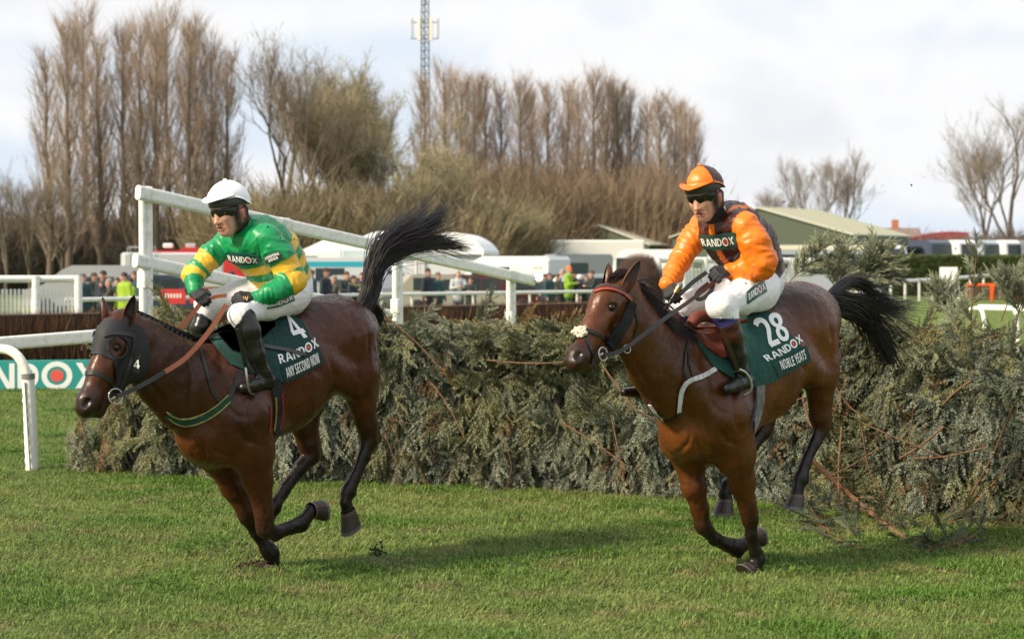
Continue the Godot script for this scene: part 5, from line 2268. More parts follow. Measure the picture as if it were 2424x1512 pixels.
	air_strap(root, "grip", f1, [[472, 720, -0.10], [450, 748, -0.13], [424, 776, -0.16], [400, 800, -0.18]], 0.026, 0.006, Color(0.26, 0.075, 0.025), M.leather)
	air_strap(root, "hand_to_hand", f1, [[498, 706, -0.05], [515, 701, 0.0], [535, 699, 0.13]], 0.02, 0.005, Color(0.24, 0.065, 0.025), M.leather)
	root = thing("breast_girth", "green breast girth with yellow edges across the leading horse's chest", "strap", f1.o, f1.basis())
	var bg := [[396, 982], [410, 993], [430, 1000], [455, 998], [485, 987], [515, 967], [541, 943]]
	cast_strap(root, "band", d1, f1, bg, 0.046, 0.006, Color(0.012, 0.065, 0.035), M.felt, false, 0.004)
	var up := []
	var dnw := []
	for q in bg:
		up.append([q[0] - 3, q[1] - 8]); dnw.append([q[0] + 3, q[1] + 8])
	cast_strap(root, "yellow_edge", d1, f1, up, 0.006, 0.009, Color(0.38, 0.36, 0.12), M.felt, false, 0.004)
	cast_strap(root, "yellow_edge", d1, f1, dnw, 0.006, 0.009, Color(0.38, 0.36, 0.12), M.felt, false, 0.004)
	cast_strap(root, "side_strap", d1, f1, [[541, 943], [556, 910], [570, 876]], 0.026, 0.005, BLACK, M.leather, true, 0.003)
	cast_strap(root, "neck_strap", d1, f1, [[474, 826], [485, 873], [496, 910], [505, 936], [520, 950]], 0.018, 0.005, BLACK, M.leather, true, 0.003)

	# saddle, girth, cloth
	saddle_cloth(1, d1, f1, [[478, 776, 488, 794], [520, 772, 548, 862], [560, 764, 600, 884], [610, 753, 640, 886], [650, 742, 673, 907], [690, 742, 722, 884], [716, 760, 767, 860]], "dark green saddle cloth with a white 4 on the leading horse",
		[[662, 866, 674, 907], [715, 847, 720, 884], [756, 821, 766, 860]], "4", [[664, 748, 700, 806], [686, 745, 732, 796]], [[655, 838, 662, 862], [690, 830, 697, 851], [720, 815, 727, 836], [744, 797, 755, 820]], "ANY SECOND NOW", [[673, 872, 679, 895], [715, 853, 720, 877], [750, 834, 757, 858]])
	root = thing("racing_saddle", "small black racing saddle under the rider in green and gold", "saddle", f1.o, f1.basis())
	b = MB.new()
	b.col = Color(0.014, 0.013, 0.012)
	patch_mesh(b, cloth(d1, f1, [[508, 772, 512, 786], [530, 768, 548, 826], [555, 764, 585, 834], [590, 756, 612, 806], [640, 742, 652, 768]], 16, 10, 0.028), 0.0, true, 0.012)
	bit(root, "flap", b, M.leather)
	cast_strap(root, "over_girth", d1, f1, [[606, 815], [640, 822], [680, 828], [722, 839]], 0.022, 0.006, Color(0.05, 0.05, 0.05), M.leather, true, 0.022)
	root = thing("girth", "black girth with red and yellow stripes under the leading horse", "girth", f1.o, f1.basis())
	cast_strap(root, "webbing", d1, f1, [[650, 890], [656, 940], [660, 990], [656, 1030]], 0.075, 0.006, Color(0.012, 0.012, 0.016), M.felt, true, 0.003)
	cast_strap(root, "yellow_stripe", d1, f1, [[652, 940], [653, 990], [648, 1020]], 0.013, 0.003, Color(0.42, 0.25, 0.03), M.felt, true, 0.008)
	cast_strap(root, "red_stripe", d1, f1, [[667, 930], [670, 985], [662, 1018]], 0.011, 0.003, Color(0.32, 0.02, 0.02), M.felt, true, 0.008)
	cast_strap(root, "red_stripe", d1, f1, [[640, 960], [640, 1000], [637, 1024]], 0.011, 0.003, Color(0.32, 0.02, 0.02), M.felt, true, 0.008)
	b = MB.new()
	b.col = BLACK
	ring(b, f1.hp(654, 1034, 0.05), Vector3(0.3, 0.9, 0.3).normalized(), 0.035, 0.004)
	bit(root, "ring", b, M.steel)

	# ---- second horse
	root = thing("bridle", "black bridle with red browband and cream fleece noseband on the bright bay horse", "bridle", f2.o, f2.basis())
	cast_strap(root, "brow_band", d2, f2, [[1407, 690], [1424, 684], [1440, 683], [1458, 687], [1475, 694], [1495, 710]], 0.016, 0.007, Color(0.42, 0.055, 0.02), M.leather, false, 0.002)
	cast_strap(root, "brow_band", d2, f2, [[1408, 684], [1424, 678], [1440, 677], [1458, 681], [1475, 687], [1496, 703]], 0.014, 0.006, Color(0.05, 0.02, 0.015), M.leather, false, 0.002)
	cast_strap(root, "cheek_fleece", d2, f2, [[1492, 715], [1486, 745], [1472, 775], [1455, 803], [1440, 822]], 0.062, 0.022, Color(0.010, 0.010, 0.011), M.fleece, true, 0.001)
	cast_strap(root, "cheek_strap", d2, f2, [[1497, 706], [1484, 732], [1476, 760], [1452, 800], [1428, 832]], 0.016, 0.005, BLACK, M.leather, true, 0.004)
	cast_strap(root, "throat_lash", d2, f2, [[1497, 706], [1505, 740], [1510, 770], [1500, 800]], 0.014, 0.005, BLACK, M.leather, true, 0.003)
	cast_strap(root, "nose_band", d2, f2, [[1386, 780], [1405, 786], [1422, 796], [1437, 805]], 0.018, 0.006, BLACK, M.leather, true, 0.002)
	cast_strap(root, "nose_band", d2, f2, [[1382, 796], [1394, 815], [1402, 838], [1402, 862]], 0.018, 0.006, BLACK, M.leather, true, 0.002)
	b = MB.new()
	rng.seed = 60
	var fc := d2.snap(f2.hp(1377, 784, 0.0) + Vector3(0.02, 0, 0), 0.012)[0] as Vector3
	for k in 70:
		var q := fc + Vector3(rnd(-0.008, 0.012), rnd(-0.022, 0.022), rnd(-0.040, 0.040))
		b.col = Color(0.72, 0.64, 0.50) * rnd(0.75, 1.1)
		var r := rnd(0.007, 0.012)
		b.ball(q, Vector3(r, r, r), 6)
	bit(root, "fleece_roll", b, M.fleece)
	b = MB.new()
	b.col = Color(0.5, 0.5, 0.5)
	ring(b, f2.hp(1427, 838, 0.07), Vector3(0.25, 0.1, -1).normalized(), 0.028, 0.0045, 1.25)
	b.tube([f2.hp(1416, 842, 0.05), f2.hp(1428, 836, 0.07)], [0.009, 0.008], 8)
	ring(b, f2.hp(1484, 826, 0.10), Vector3(0.3, 0.2, -1).normalized(), 0.022, 0.003)
	bit(root, "bit_ring", b, M.steel)
	root = thing("reins", "plain black reins from the bright bay horse's bit to the rider's gloves", "reins", f2.o, f2.basis())
	air_strap(root, "rein", f2, [[1690, 668, 0.11], [1640, 707, 0.14], [1586, 745, 0.165], [1541, 778, 0.16], [1484, 822, 0.115], [1455, 836, 0.09], [1429, 840, 0.072]], 0.022, 0.006, BLACK, M.leather)
	air_strap(root, "rein", f2, [[1672, 645, 0.05], [1640, 668, 0.03], [1612, 694, 0.0], [1590, 712, -0.06]], 0.024, 0.006, BLACK * 1.5, M.leather)
	air_strap(root, "loop", f2, [[1690, 668, 0.11], [1682, 690, 0.12], [1664, 706, 0.12], [1650, 706, 0.11], [1652, 692, 0.10], [1676, 672, 0.08]], 0.024, 0.006, BLACK, M.leather)
	root = thing("breastplate", "white breastplate strap curving over the bright bay horse's chest", "strap", f2.o, f2.basis())
	cast_strap(root, "white_band", d2, f2, [[1694, 872], [1676, 884], [1658, 892], [1640, 897], [1626, 905], [1617, 918], [1612, 932], [1609, 955], [1607, 976]], 0.026, 0.006, Color(0.72, 0.72, 0.74), M.felt, false, 0.003)
	cast_strap(root, "dark_band", d2, f2, [[1607, 974], [1600, 988], [1588, 996], [1577, 1000], [1565, 992], [1553, 977]], 0.018, 0.006, BLACK * 2.0, M.leather, false, 0.003)
	cast_strap(root, "white_band", d2, f2, [[1568, 995], [1553, 979], [1543, 966], [1538, 958]], 0.022, 0.006, Color(0.70, 0.70, 0.72), M.felt, false, 0.003)
	cast_strap(root, "neck_strap", d2, f2, [[1629, 803], [1623, 831], [1622, 870], [1626, 902]], 0.012, 0.005, BLACK, M.leather, true, 0.003)
	cast_strap(root, "neck_strap", d2, f2, [[1628, 828], [1633, 862], [1641, 897]], 0.012, 0.005, BLACK, M.leather, true, 0.003)
	saddle_cloth(2, d2, f2, [[1632, 776, 1642, 792], [1660, 768, 1688, 865], [1700, 760, 1745, 900], [1745, 750, 1785, 915], [1782, 745, 1832, 905], [1815, 732, 1880, 872], [1842, 752, 1920, 850]], "bright green saddle cloth with a white 28 on the bright bay horse",
		[[1826, 857, 1844, 893], [1875, 836, 1885, 872], [1909, 817, 1920, 853]], "28", [[1776, 758, 1826, 822], [1845, 736, 1872, 802]], [[1804, 842, 1818, 856], [1840, 826, 1852, 842], [1868, 808, 1880, 826], [1892, 790, 1902, 808]], "NOBLE YEATS", [[1844, 854, 1852, 876], [1876, 842, 1883, 864], [1904, 826, 1909, 849]])
	root = thing("racing_saddle", "small reddish brown leather racing saddle under the orange sleeved rider", "saddle", f2.o, f2.basis())
	b = MB.new()
	b.col = Color(0.19, 0.036, 0.017)
	patch_mesh(b, cloth(d2, f2, [[1640, 762, 1650, 790], [1652, 756, 1676, 822], [1680, 752, 1712, 846], [1710, 752, 1732, 842], [1740, 752, 1750, 800]], 16, 10, 0.030), 0.0, true, 0.014)
	bit(root, "flap", b, M.leather)
	b = MB.new()
	b.col = Color(0.21, 0.045, 0.022)
	b.tube(curve([f2.hp(1636, 768, 0.06), f2.hp(1650, 752, 0.07), f2.hp(1675, 748, 0.08), f2.hp(1705, 756, 0.11)], 5), [0.03, 0.032, 0.034, 0.034, 0.034, 0.034, 0.034, 0.034, 0.034, 0.034, 0.034, 0.034, 0.034, 0.034, 0.03, 0.02], 10)
	bit(root, "pommel", b, M.leather)
	root = thing("girth", "grey elastic girth with blue edge under the bright bay horse", "girth", f2.o, f2.basis())
	cast_strap(root, "webbing", d2, f2, [[1800, 908], [1800, 950], [1794, 985], [1786, 1012]], 0.070, 0.006, Color(0.22, 0.22, 0.19), M.felt, true, 0.003)
	cast_strap(root, "edge", d2, f2, [[1790, 915], [1790, 950], [1783, 985], [1778, 1010]], 0.014, 0.003, Color(0.03, 0.04, 0.16), M.felt, true, 0.008)

	# ---- manes and tails
	rng.seed = 70
	root = get_node("racehorse")
	b = MB.new()
	b.col = Color(0.010, 0.008, 0.008)
	for k in 13:
		var t := k / 12.0
		var q := Vector2(312, 757).lerp(Vector2(452, 792), t)
		var p := d1.snap(f1.hp(q.x, q.y - 4.0 + 6.0 * sin(t * PI), 0.0), 0.006)[0] as Vector3
		b.ball(p, Vector3(0.019, 0.016, 0.015), 8)
		b.ball(p + Vector3(0.012, -0.008, -0.012), Vector3(0.012, 0.012, 0.012), 6)
	var pts := []
	for q in [[310, 760], [350, 768], [390, 775], [430, 784], [470, 789], [510, 782]]: pts.append(d1.snap(f1.hp(q[0], q[1], 0.0), 0.004)[0])
	strands(b, curve(pts, 5), [0.014, 0.016, 0.02, 0.035], 160, Color(0.012, 0.009, 0.008), 0.06, 0.004)
	bit(root, "mane", b, M.hair)
	b = MB.new()
	pts = []
	for q in [[852, 756], [864, 726], [876, 692], [884, 652], [895, 614], [916, 584], [950, 564], [985, 548], [1022, 524], [1058, 488]]: pts.append(f1.hp(q[0], q[1], 0.0))
	strands(b, curve(pts, 4), [0.070, 0.080, 0.078, 0.075, 0.076, 0.070, 0.058, 0.044, 0.032], 1300, Color(0.013, 0.009, 0.009), 0.28, 0.0036)
	pts = []
	for q in [[880, 660], [898, 622], [930, 596], [975, 578], [1025, 574], [1070, 580], [1118, 590]]: pts.append(f1.hp(q[0], q[1], 0.0))
	strands(b, curve(pts, 5), [0.06, 0.075, 0.07, 0.05, 0.03, 0.015], 420, Color(0.011, 0.008, 0.008), 0.14, 0.003)
	pts = []
	for q in [[866, 730], [884, 742], [892, 755], [886, 765]]: pts.append(f1.hp(q[0], q[1], 0.0))
	strands(b, curve(pts, 6), [0.07, 0.06, 0.04], 200, Color(0.011, 0.008, 0.008), 0.1, 0.0034)
	bit(root, "tail", b, M.hair)
	root = get_node("racehorse_001")
	b = MB.new()
	var L2 := d2.all()
	for k in 620:
		var t := rnd(0, 1)
		var row := [[1500, 668], [1536, 712], [1574, 764], [1606, 776], [1642, 776]]
		var f := t * 4.0
		var i := mini(int(f), 3)
		var q := Vector2(row[i][0], row[i][1]).lerp(Vector2(row[i + 1][0], row[i + 1][1]), f - i)
		var p := d2.snap(f2.hp(q.x, q.y, 0.0), 0.002)[0] as Vector3
		var pp := [p]
		var d := Vector3(rnd(-0.7, 0.1), rnd(-0.4, 0.5), rnd(-0.9, 0.6)).normalized()
		for j in 6:
			d = (d + Vector3(-0.12, -0.32, -0.03)).normalized()
			p += d * rnd(0.018, 0.032)
			var e := d2.ev(p, L2)
			if e < 0.006: p += d2.grad(p, L2) * (0.006 - e)
			pp.append(p)
		b.col = Color(0.011, 0.008, 0.008) * rnd(0.5, 1.5)
		b.tube(pp, [0.0042, 0.004, 0.0036, 0.003, 0.0024, 0.0016, 0.001], 3, false)
	pts = []
	for q in [[1486, 668], [1470, 664], [1452, 672], [1440, 690]]: pts.append(d2.snap(f2.hp(q[0], q[1], 0.0), 0.006)[0])
	strands(b, curve(pts, 5), [0.03, 0.035, 0.025, 0.012], 160, Color(0.03, 0.014, 0.01), 0.05, 0.003)
	bit(root, "mane", b, M.hair)
	b = MB.new()
	pts = []
	for q in [[1946, 712], [1985, 716], [2024, 730], [2056, 756], [2082, 794], [2100, 834], [2108, 866]]: pts.append(f2.hp(q[0], q[1], 0.0))
	strands(b, curve(pts, 5), [0.05, 0.082, 0.080, 0.066, 0.056, 0.048, 0.028], 850, Color(0.011, 0.009, 0.009), 0.34, 0.0034)
	pts = []
	for q in [[1952, 712], [1982, 682], [2012, 666], [2042, 672], [2066, 694], [2094, 706], [2122, 712]]: pts.append(f2.hp(q[0], q[1], 0.0))
	strands(b, curve(pts, 5), [0.03, 0.034, 0.03, 0.022, 0.03, 0.045], 330, Color(0.012, 0.009, 0.009), 0.2, 0.003)
	pts = []
	for q in [[1975, 720], [2030, 712], [2080, 722], [2130, 730], [2185, 728]]: pts.append(f2.hp(q[0], q[1], 0.0))
	strands(b, curve(pts, 6), [0.05, 0.05, 0.05, 0.06, 0.09], 220, Color(0.012, 0.009, 0.009), 0.22, 0.0024)
	bit(root, "tail", b, M.hair)


# ------------------------------------------------------------------ riders
func jockey_field(fr: Frame, J: Dictionary) -> Field:
	var fd := Field.new()
	fd.k0 = 0.06
	fd.mat = 0
	for row in J.torso: 
		hchain(fd, fr, row, 0.08, 1.16)
	fd.mat = 10
	hchain(fd, fr, J.arm_l, 0.05, 1.0)
	fd.mat = 11
	hchain(fd, fr, J.arm_r, 0.05, 1.0)
	fd.mat = 1
	hchain(fd, fr, J.seat, 0.06, 1.15)
	hchain(fd, fr, J.leg_l, 0.05, 1.0)
	hchain(fd, fr, J.leg_r, 0.05, 1.0)
	fd.mat = 2
	hchain(fd, fr, J.boot_l, 0.02, 1.0)
	hchain(fd, fr, J.boot_r, 0.02, 1.0)
	return fd


func along_chain(p: Vector3, pts: Array) -> float:      # how far along a chain of points, in metres
	var best := 1e9
	var at_ := 0.0
	var run := 0.0
	for i in pts.size() - 1:
		var ab: Vector3 = pts[i + 1] - pts[i]
		var l := ab.length()
		var t := clampf((p - pts[i]).dot(ab) / (l * l), 0, 1)
		var d: float = (p - pts[i] - ab * t).length()
		if d < best:
			best = d
			at_ = run + l * t
		run += l
	return at_


func mesh_jockey(which: int, fr: Frame, J: Dictionary) -> void:
	var fd: Field = fields[which]
	fd.mesh(0.008, 0.01)
	fd.relax(1, 0.4)
	var f := FastNoiseLite.new()
	f.seed = which
	f.frequency = 8.0
	f.fractal_octaves = 3
	var fold := FastNoiseLite.new()
	fold.seed = which + 20
	fold.frequency = 1.0
	fold.fractal_type = FastNoiseLite.FRACTAL_RIDGED
	fold.fractal_octaves = 3
	var ax := []
	for q in J.axis: ax.append(fr.at3(q))
	var al := []
	for q in J.arm_l: al.append(fr.at3(q))
	var ar := []
	for q in J.arm_r: ar.append(fr.at3(q))
	var up: Vector3 = (ax[1] - ax[0]).normalized()
	var L := (ax[1] as Vector3).distance_to(ax[0])
	var green := Color(0.0, 0.24, 0.075)
	var gold := Color(0.72, 0.43, 0.03)
	var orange := Color(0.80, 0.175, 0.004)
	var brown := Color(0.045, 0.014, 0.010)
	for i in fd.V.size():
		var p := fd.V[i]
		var m := fd.MM[i]
		var c := Color(0.75, 0.75, 0.77)
		var amp := 0.0024
		if m == 0 or m >= 10:
			amp = 0.008 if m == 0 else 0.009
			var t: float = (p - ax[0]).dot(up)
			if which == 3:
				c = green
				if m == 0:
					for band in J.bands:
						if t > band[0] and t < band[1]: c = gold
				else:
					var s := along_chain(p, al if m == 10 else ar)
					for band in J.sleeves:
						if s > band[0] and s < band[1]: c = gold
			else:
				c = brown if m == 0 else orange
				if m == 0:
					# braces over the shoulders and a stripe down the front
					var q: Vector3 = p - ax[0]
					var zz := p.z - 0.0
					if absf(zz - 0.005) < 0.020 and q.dot(Vector3(up.y, -up.x, 0)) > 0.0: c = orange
					if t > L * 0.80 and absf(absf(zz) - 0.10) < 0.016 and q.dot(Vector3(up.y, -up.x, 0)) < 0.05: c = orange
		elif m == 2:
			amp = 0.0035
			c = Color(0.012, 0.012, 0.014)
			var top: float = J.boot_cuff
			if which == 4 and p.y > top: c = Color(0.065, 0.018, 0.014)
		elif which == 4 and p.y < J.band_top:
			c = Color(0.035, 0.03, 0.14)
		if m == 1: c = c * (1.0 + 0.06 * f.get_noise_3dv(p * 0.6))
		var w := f.get_noise_3dv(p)
		if m != 2:      # creases run across the limb and slantwise over the back
			var q := p * 5.0
			if m >= 10: q = p * 4.5 + Vector3(1, 0.3, 0.2) * along_chain(p, al if m == 10 else ar) * 10.0
			elif m == 0: q = p * 4.5 + Vector3(1, 0, 0.3) * ((p - ax[0]).dot(up) * 8.0 + p.z * 6.0)
			else: q = p * Vector3(7, 16, 10)
			w = w * 0.35 + fold_shape(fold.get_noise_3dv(q))
		fd.V[i] = p + fd.N[i] * w * amp
		fd.C[i] = c
	fd.normals()


func fold_shape(x: float) -> float:      # narrow raised creases on an even ground
	return pow(clampf(x * 0.5 + 0.5, 0.0, 1.0), 2.2) * 1.8 - 0.8


func head_parts(root: Node3D, T: Transform3D, cap: int) -> void:
	var skin := Color(0.56, 0.30, 0.215)
	var fd := Field.new()
	fd.k0 = 0.03
	var z := Vector3(0, 0, 1)
	fd.col = skin
	fd.add(Vector3(-0.025, 0.05, 0), Vector3(0.02, 0.045, 0), 0.088, 0.084, -1, z, 0.88)
	fd.add(Vector3(0.035, 0.0, 0), Vector3(0.05, -0.068, 0), 0.066, 0.045, -1, z, 0.9)
	fd.add(Vector3(0.058, -0.098, -0.010), Vector3(0.058, -0.098, 0.010), 0.026, 0.026, 0.03)
	for s in [-1.0, 1.0]:
		fd.add(Vector3(0.066, -0.018, 0.036 * s), Vector3(0.058, -0.05, 0.034 * s), 0.024, 0.020, 0.03)
		fd.add(Vector3(-0.005, -0.05, 0.052 * s), Vector3(0.045, -0.092, 0.022 * s), 0.022, 0.022, 0.03)
		fd.add(Vector3(0.086, 0.022, 0.028 * s), Vector3(0.078, 0.02, 0.048 * s), 0.012, 0.010, 0.02)
	fd.add(Vector3(0.094, 0.012, 0), Vector3(0.115, -0.030, 0), 0.008, 0.0125, 0.016)
	fd.col = skin * Color(1.05, 0.85, 0.85)
	for s in [-1.0, 1.0]: fd.add(Vector3(0.104, -0.034, 0.010 * s), Vector3(0.100, -0.034, 0.013 * s), 0.0078, 0.0075, 0.012)
	fd.col = Color(0.48, 0.20, 0.17)
	fd.add(Vector3(0.0955, -0.058, -0.012), Vector3(0.0955, -0.058, 0.012), 0.0070, 0.0070, 0.008)
	fd.add(Vector3(0.0925, -0.074, -0.012), Vector3(0.0925, -0.074, 0.012), 0.0075, 0.0075, 0.008)
	for s in [-1.0, 1.0]:
		fd.add(Vector3(0.0955, -0.058, 0.012 * s), Vector3(0.085, -0.066, 0.025 * s), 0.0062, 0.004, 0.008)
		fd.add(Vector3(0.0925, -0.074, 0.012 * s), Vector3(0.085, -0.066, 0.025 * s), 0.0065, 0.004, 0.008)
	fd.col = Color(0.16, 0.055, 0.048)
	fd.add(Vector3(0.104, -0.066, -0.015), Vector3(0.104, -0.066, 0.015), 0.0045, 0.0045, 0.004, z, 1.0, -1)
	for s in [-1.0, 1.0]: fd.add(Vector3(0.110, -0.0425, 0.0085 * s), Vector3(0.106, -0.0415, 0.009 * s), 0.0026, 0.0026, 0.003, z, 1.0, -1)
	fd.col = skin * Color(1.1, 0.75, 0.72)
	for s in [-1.0, 1.0]: fd.add(Vector3(-0.012, 0.0, 0.084 * s), Vector3(-0.016, -0.03, 0.080 * s), 0.014, 0.010, 0.008)
	# black hood and chin strap
	fd.mat = 1
	fd.col = Color(0.012, 0.012, 0.013)
	fd.add(Vector3(-0.035, -0.03, 0), Vector3(-0.085, -0.15, 0), 0.070, 0.075, 0.02)
	for s in [-1.0, 1.0]:
		fd.add(Vector3(0.012, 0.03, 0.082 * s), Vector3(0.010, -0.06, 0.066 * s), 0.013, 0.016, 0.01)
		fd.add(Vector3(0.010, -0.06, 0.066 * s), Vector3(0.040, -0.112, 0.018 * s), 0.016, 0.012, 0.012)
		fd.add(Vector3(-0.045, 0.0, 0.07 * s), Vector3(-0.04, -0.06, 0.062 * s), 0.026, 0.024, 0.02)
	fd.mesh(0.0038, 0.006)
	var hd := part(root, "head", moved(fd, [0], T), M.skin)
	part(hd, "neck_hood", moved(fd, [1], T), M.hood)
	# the sponsor's word up the side of the collar
	var lg := logo_tris(0.10)
	var nb := Vector3(0.385, 0.923, 0).normalized()
	for s in [-1.0, 1.0]:
		var cb := MB.new()
		var ny: Vector3 = Vector3(nb.y, -nb.x, 0) * -s
		flat_text(cb, lg[0], T * Transform3D(Basis(nb, ny, nb.cross(ny)), Vector3(-0.058, -0.085, 0.0775 * s)), 0.020, Color(0.75, 0.77, 0.77))
		bit(hd, "collar_lettering", cb, M.print, "stuff")
	# goggles
	var b := MB.new()
	b.col = Color(0.006, 0.006, 0.007)
	var rows := []
	for j in 7:
		var row := []
		for k in 25:
			var a := lerpf(-1.45, 1.45, k / 24.0)
			var lo := -0.024 + 0.026 * exp(-pow(a / 0.16, 2.0)) + 0.010 * pow(absf(a) / 1.45, 2.0)
			var hi := 0.034 - 0.006 * pow(absf(a) / 1.45, 2.0)
			var y := lerpf(lo, hi, j / 6.0)
			var r := 1.0 - 0.10 * pow((j / 6.0 - 0.6) * 2.0, 2.0)
			row.append(T * Vector3(0.012 + cos(a) * 0.100 * r, y + 0.008, sin(a) * 0.088 * r))
		rows.append(row)
	for j in 6:
		for k in 24: b.quad(rows[j][k + 1], rows[j][k], rows[j + 1][k], rows[j + 1][k + 1])
	for i in b.v.size(): b.n[i] = ((b.v[i] - T * Vector3(0.0, 0.01, 0)) * 1.0).normalized()
	var gg := bit(hd, "goggles", b, M.gloss)
	b = MB.new()
	b.col = Color(0.02, 0.02, 0.022)
	for j in [0, 6]:
		b.tube(rows[j], [0.0035], 5)
	bit(hd, "goggle_rim", b, M.satin)
	# helmet: dark skull band, silk cap, peak
	b = MB.new()
	b.col = Color(0.035, 0.035, 0.033)
	var TH := T * Transform3D(Basis(Vector3(0, 0, 1), 0.10), Vector3(-0.010, 0.050, 0))
	var prof := []
	for k in 9:
		var a := lerpf(-0.10, 0.6, k / 8.0)
		prof.append(Vector2(cos(a) if k > 0 else 0.97, sin(a)))
	b.lathe(TH * Transform3D(Basis.from_scale(Vector3(0.121, 0.115, 0.104)), Vector3.ZERO), prof, 36)
	var hm := bit(root, "helmet", b, M.satin)
	b = MB.new()
	var f := FastNoiseLite.new()
	f.seed = cap
	f.frequency = 22.0
	f.fractal_octaves = 3
	rows = []
	for j in 15:
		var row := []
		for k in 49:
			var az := TAU * k / 48.0
			var el := lerpf(lerpf(-0.22, 0.30, smoothstep(-0.9, 0.5, cos(az))), PI / 2, j / 14.0)
			var fr_ := maxf(cos(az), 0.0)
			var d := Vector3(cos(az) * cos(el), sin(el), sin(az) * cos(el))
			var w := f.get_noise_3dv(Vector3(d.x, d.y * 0.35, d.z) * 0.16) * 0.0075 * (1.0 - j / 18.0)
			if j == 0: w += 0.004
			if j == 1: w -= 0.004
			row.append(TH * (d * Vector3(0.129, 0.128, 0.112) * (1.0 + w / 0.12)))
		rows.append(row)
	for j in 14:
		for k in 48:
			var az := TAU * (k + 0.5) / 48.0
			if cap == 1: b.col = Color(0.82, 0.82, 0.86)
			else: b.col = Color(0.80, 0.175, 0.004) if (int(floor((az / TAU * 4.0) + 0.72)) % 2 == 0) else Color(0.05, 0.016, 0.011)
			if cap == 2 and j < 1: b.col = Color(0.80, 0.165, 0.004)
			b.quad(rows[j][k + 1], rows[j][k], rows[j + 1][k], rows[j + 1][k + 1])
	smooth_grid(b, TH.origin - TH.basis.y * 0.02)
	bit(hm, "silk_cap", b, M.silk)
	b = MB.new()
	b.col = Color(0.80, 0.80, 0.84) if cap == 1 else Color(0.80, 0.165, 0.004)
	b.ball(TH * Vector3(0, 0.131, 0), Vector3(0.013, 0.008, 0.013), 8)
	bit(hm, "button", b, M.silk)
	b = MB.new()
	b.col = Color(0.78, 0.78, 0.82) if cap == 1 else Color(0.78, 0.15, 0.004)
	var a_in := []
	var a_out := []
	for k in 21:
		var az := lerpf(-1.25, 1.25, k / 20.0)
		var ext := 0.040 * pow(cos(az * 0.95 / 1.25 * 1.5), 0.8) if absf(az) < 1.2 else 0.0
		a_in.append(TH * Vector3(cos(az) * 0.122, 0.036, sin(az) * 0.106))
		a_out.append(TH * Vector3(cos(az) * (0.125 + ext), 0.032 - 0.16 * ext + 0.02 * absf(sin(az)), sin(az) * (0.110 + ext * 0.5)))
	for k in 20:
		var n := TH.basis.y * 0.0028
		b.quad(a_in[k] + n, a_in[k + 1] + n, a_out[k + 1] + n * 0.5, a_out[k] + n * 0.5)
		b.quad(a_in[k + 1] - n, a_in[k] - n, a_out[k] - n * 0.5, a_out[k + 1] - n * 0.5)
		b.quad(a_out[k] - n * 0.5, a_out[k] + n * 0.5, a_out[k + 1] + n * 0.5, a_out[k + 1] - n * 0.5)
	bit(hm, "peak", b, M.silk)
	if cap == 1:
		b = MB.new()
		b.col = Color(0.02, 0.015, 0.06)
		var pts := []
		for k in 9:
			var az := lerpf(-PI + 0.95, -PI + 1.75, k / 8.0)
			pts.append(TH * (Vector3(cos(-az) * 0.131, 0.048 + 0.035 * sin(k / 8.0 * 2.0), sin(-az) * 0.114)))
		b.tube(pts, [0.0035], 6)
		bit(hm, "draw_string", b, M.satin)


func moved(fd: Field, mats: Array, T: Transform3D) -> ArrayMesh:
	var g := Field.new()
	for p in fd.V: g.V.push_back(T * p)
	for n in fd.N: g.N.push_back((T.basis * n).normalized())
	g.C = fd.C
	g.MM = fd.MM
	g.Q = fd.Q
	return g.surface(mats)


func smooth_grid(b: MB, c: Vector3) -> void:     # average the normals of points that meet
	var mp := {}
	for i in b.v.size():
		var k := Vector3i((b.v[i] * 20000.0).round())
		mp[k] = mp.get(k, Vector3.ZERO) + b.n[i]
	for i in b.v.size():
		var n: Vector3 = mp[Vector3i((b.v[i] * 20000.0).round())]
		b.n[i] = n.normalized()


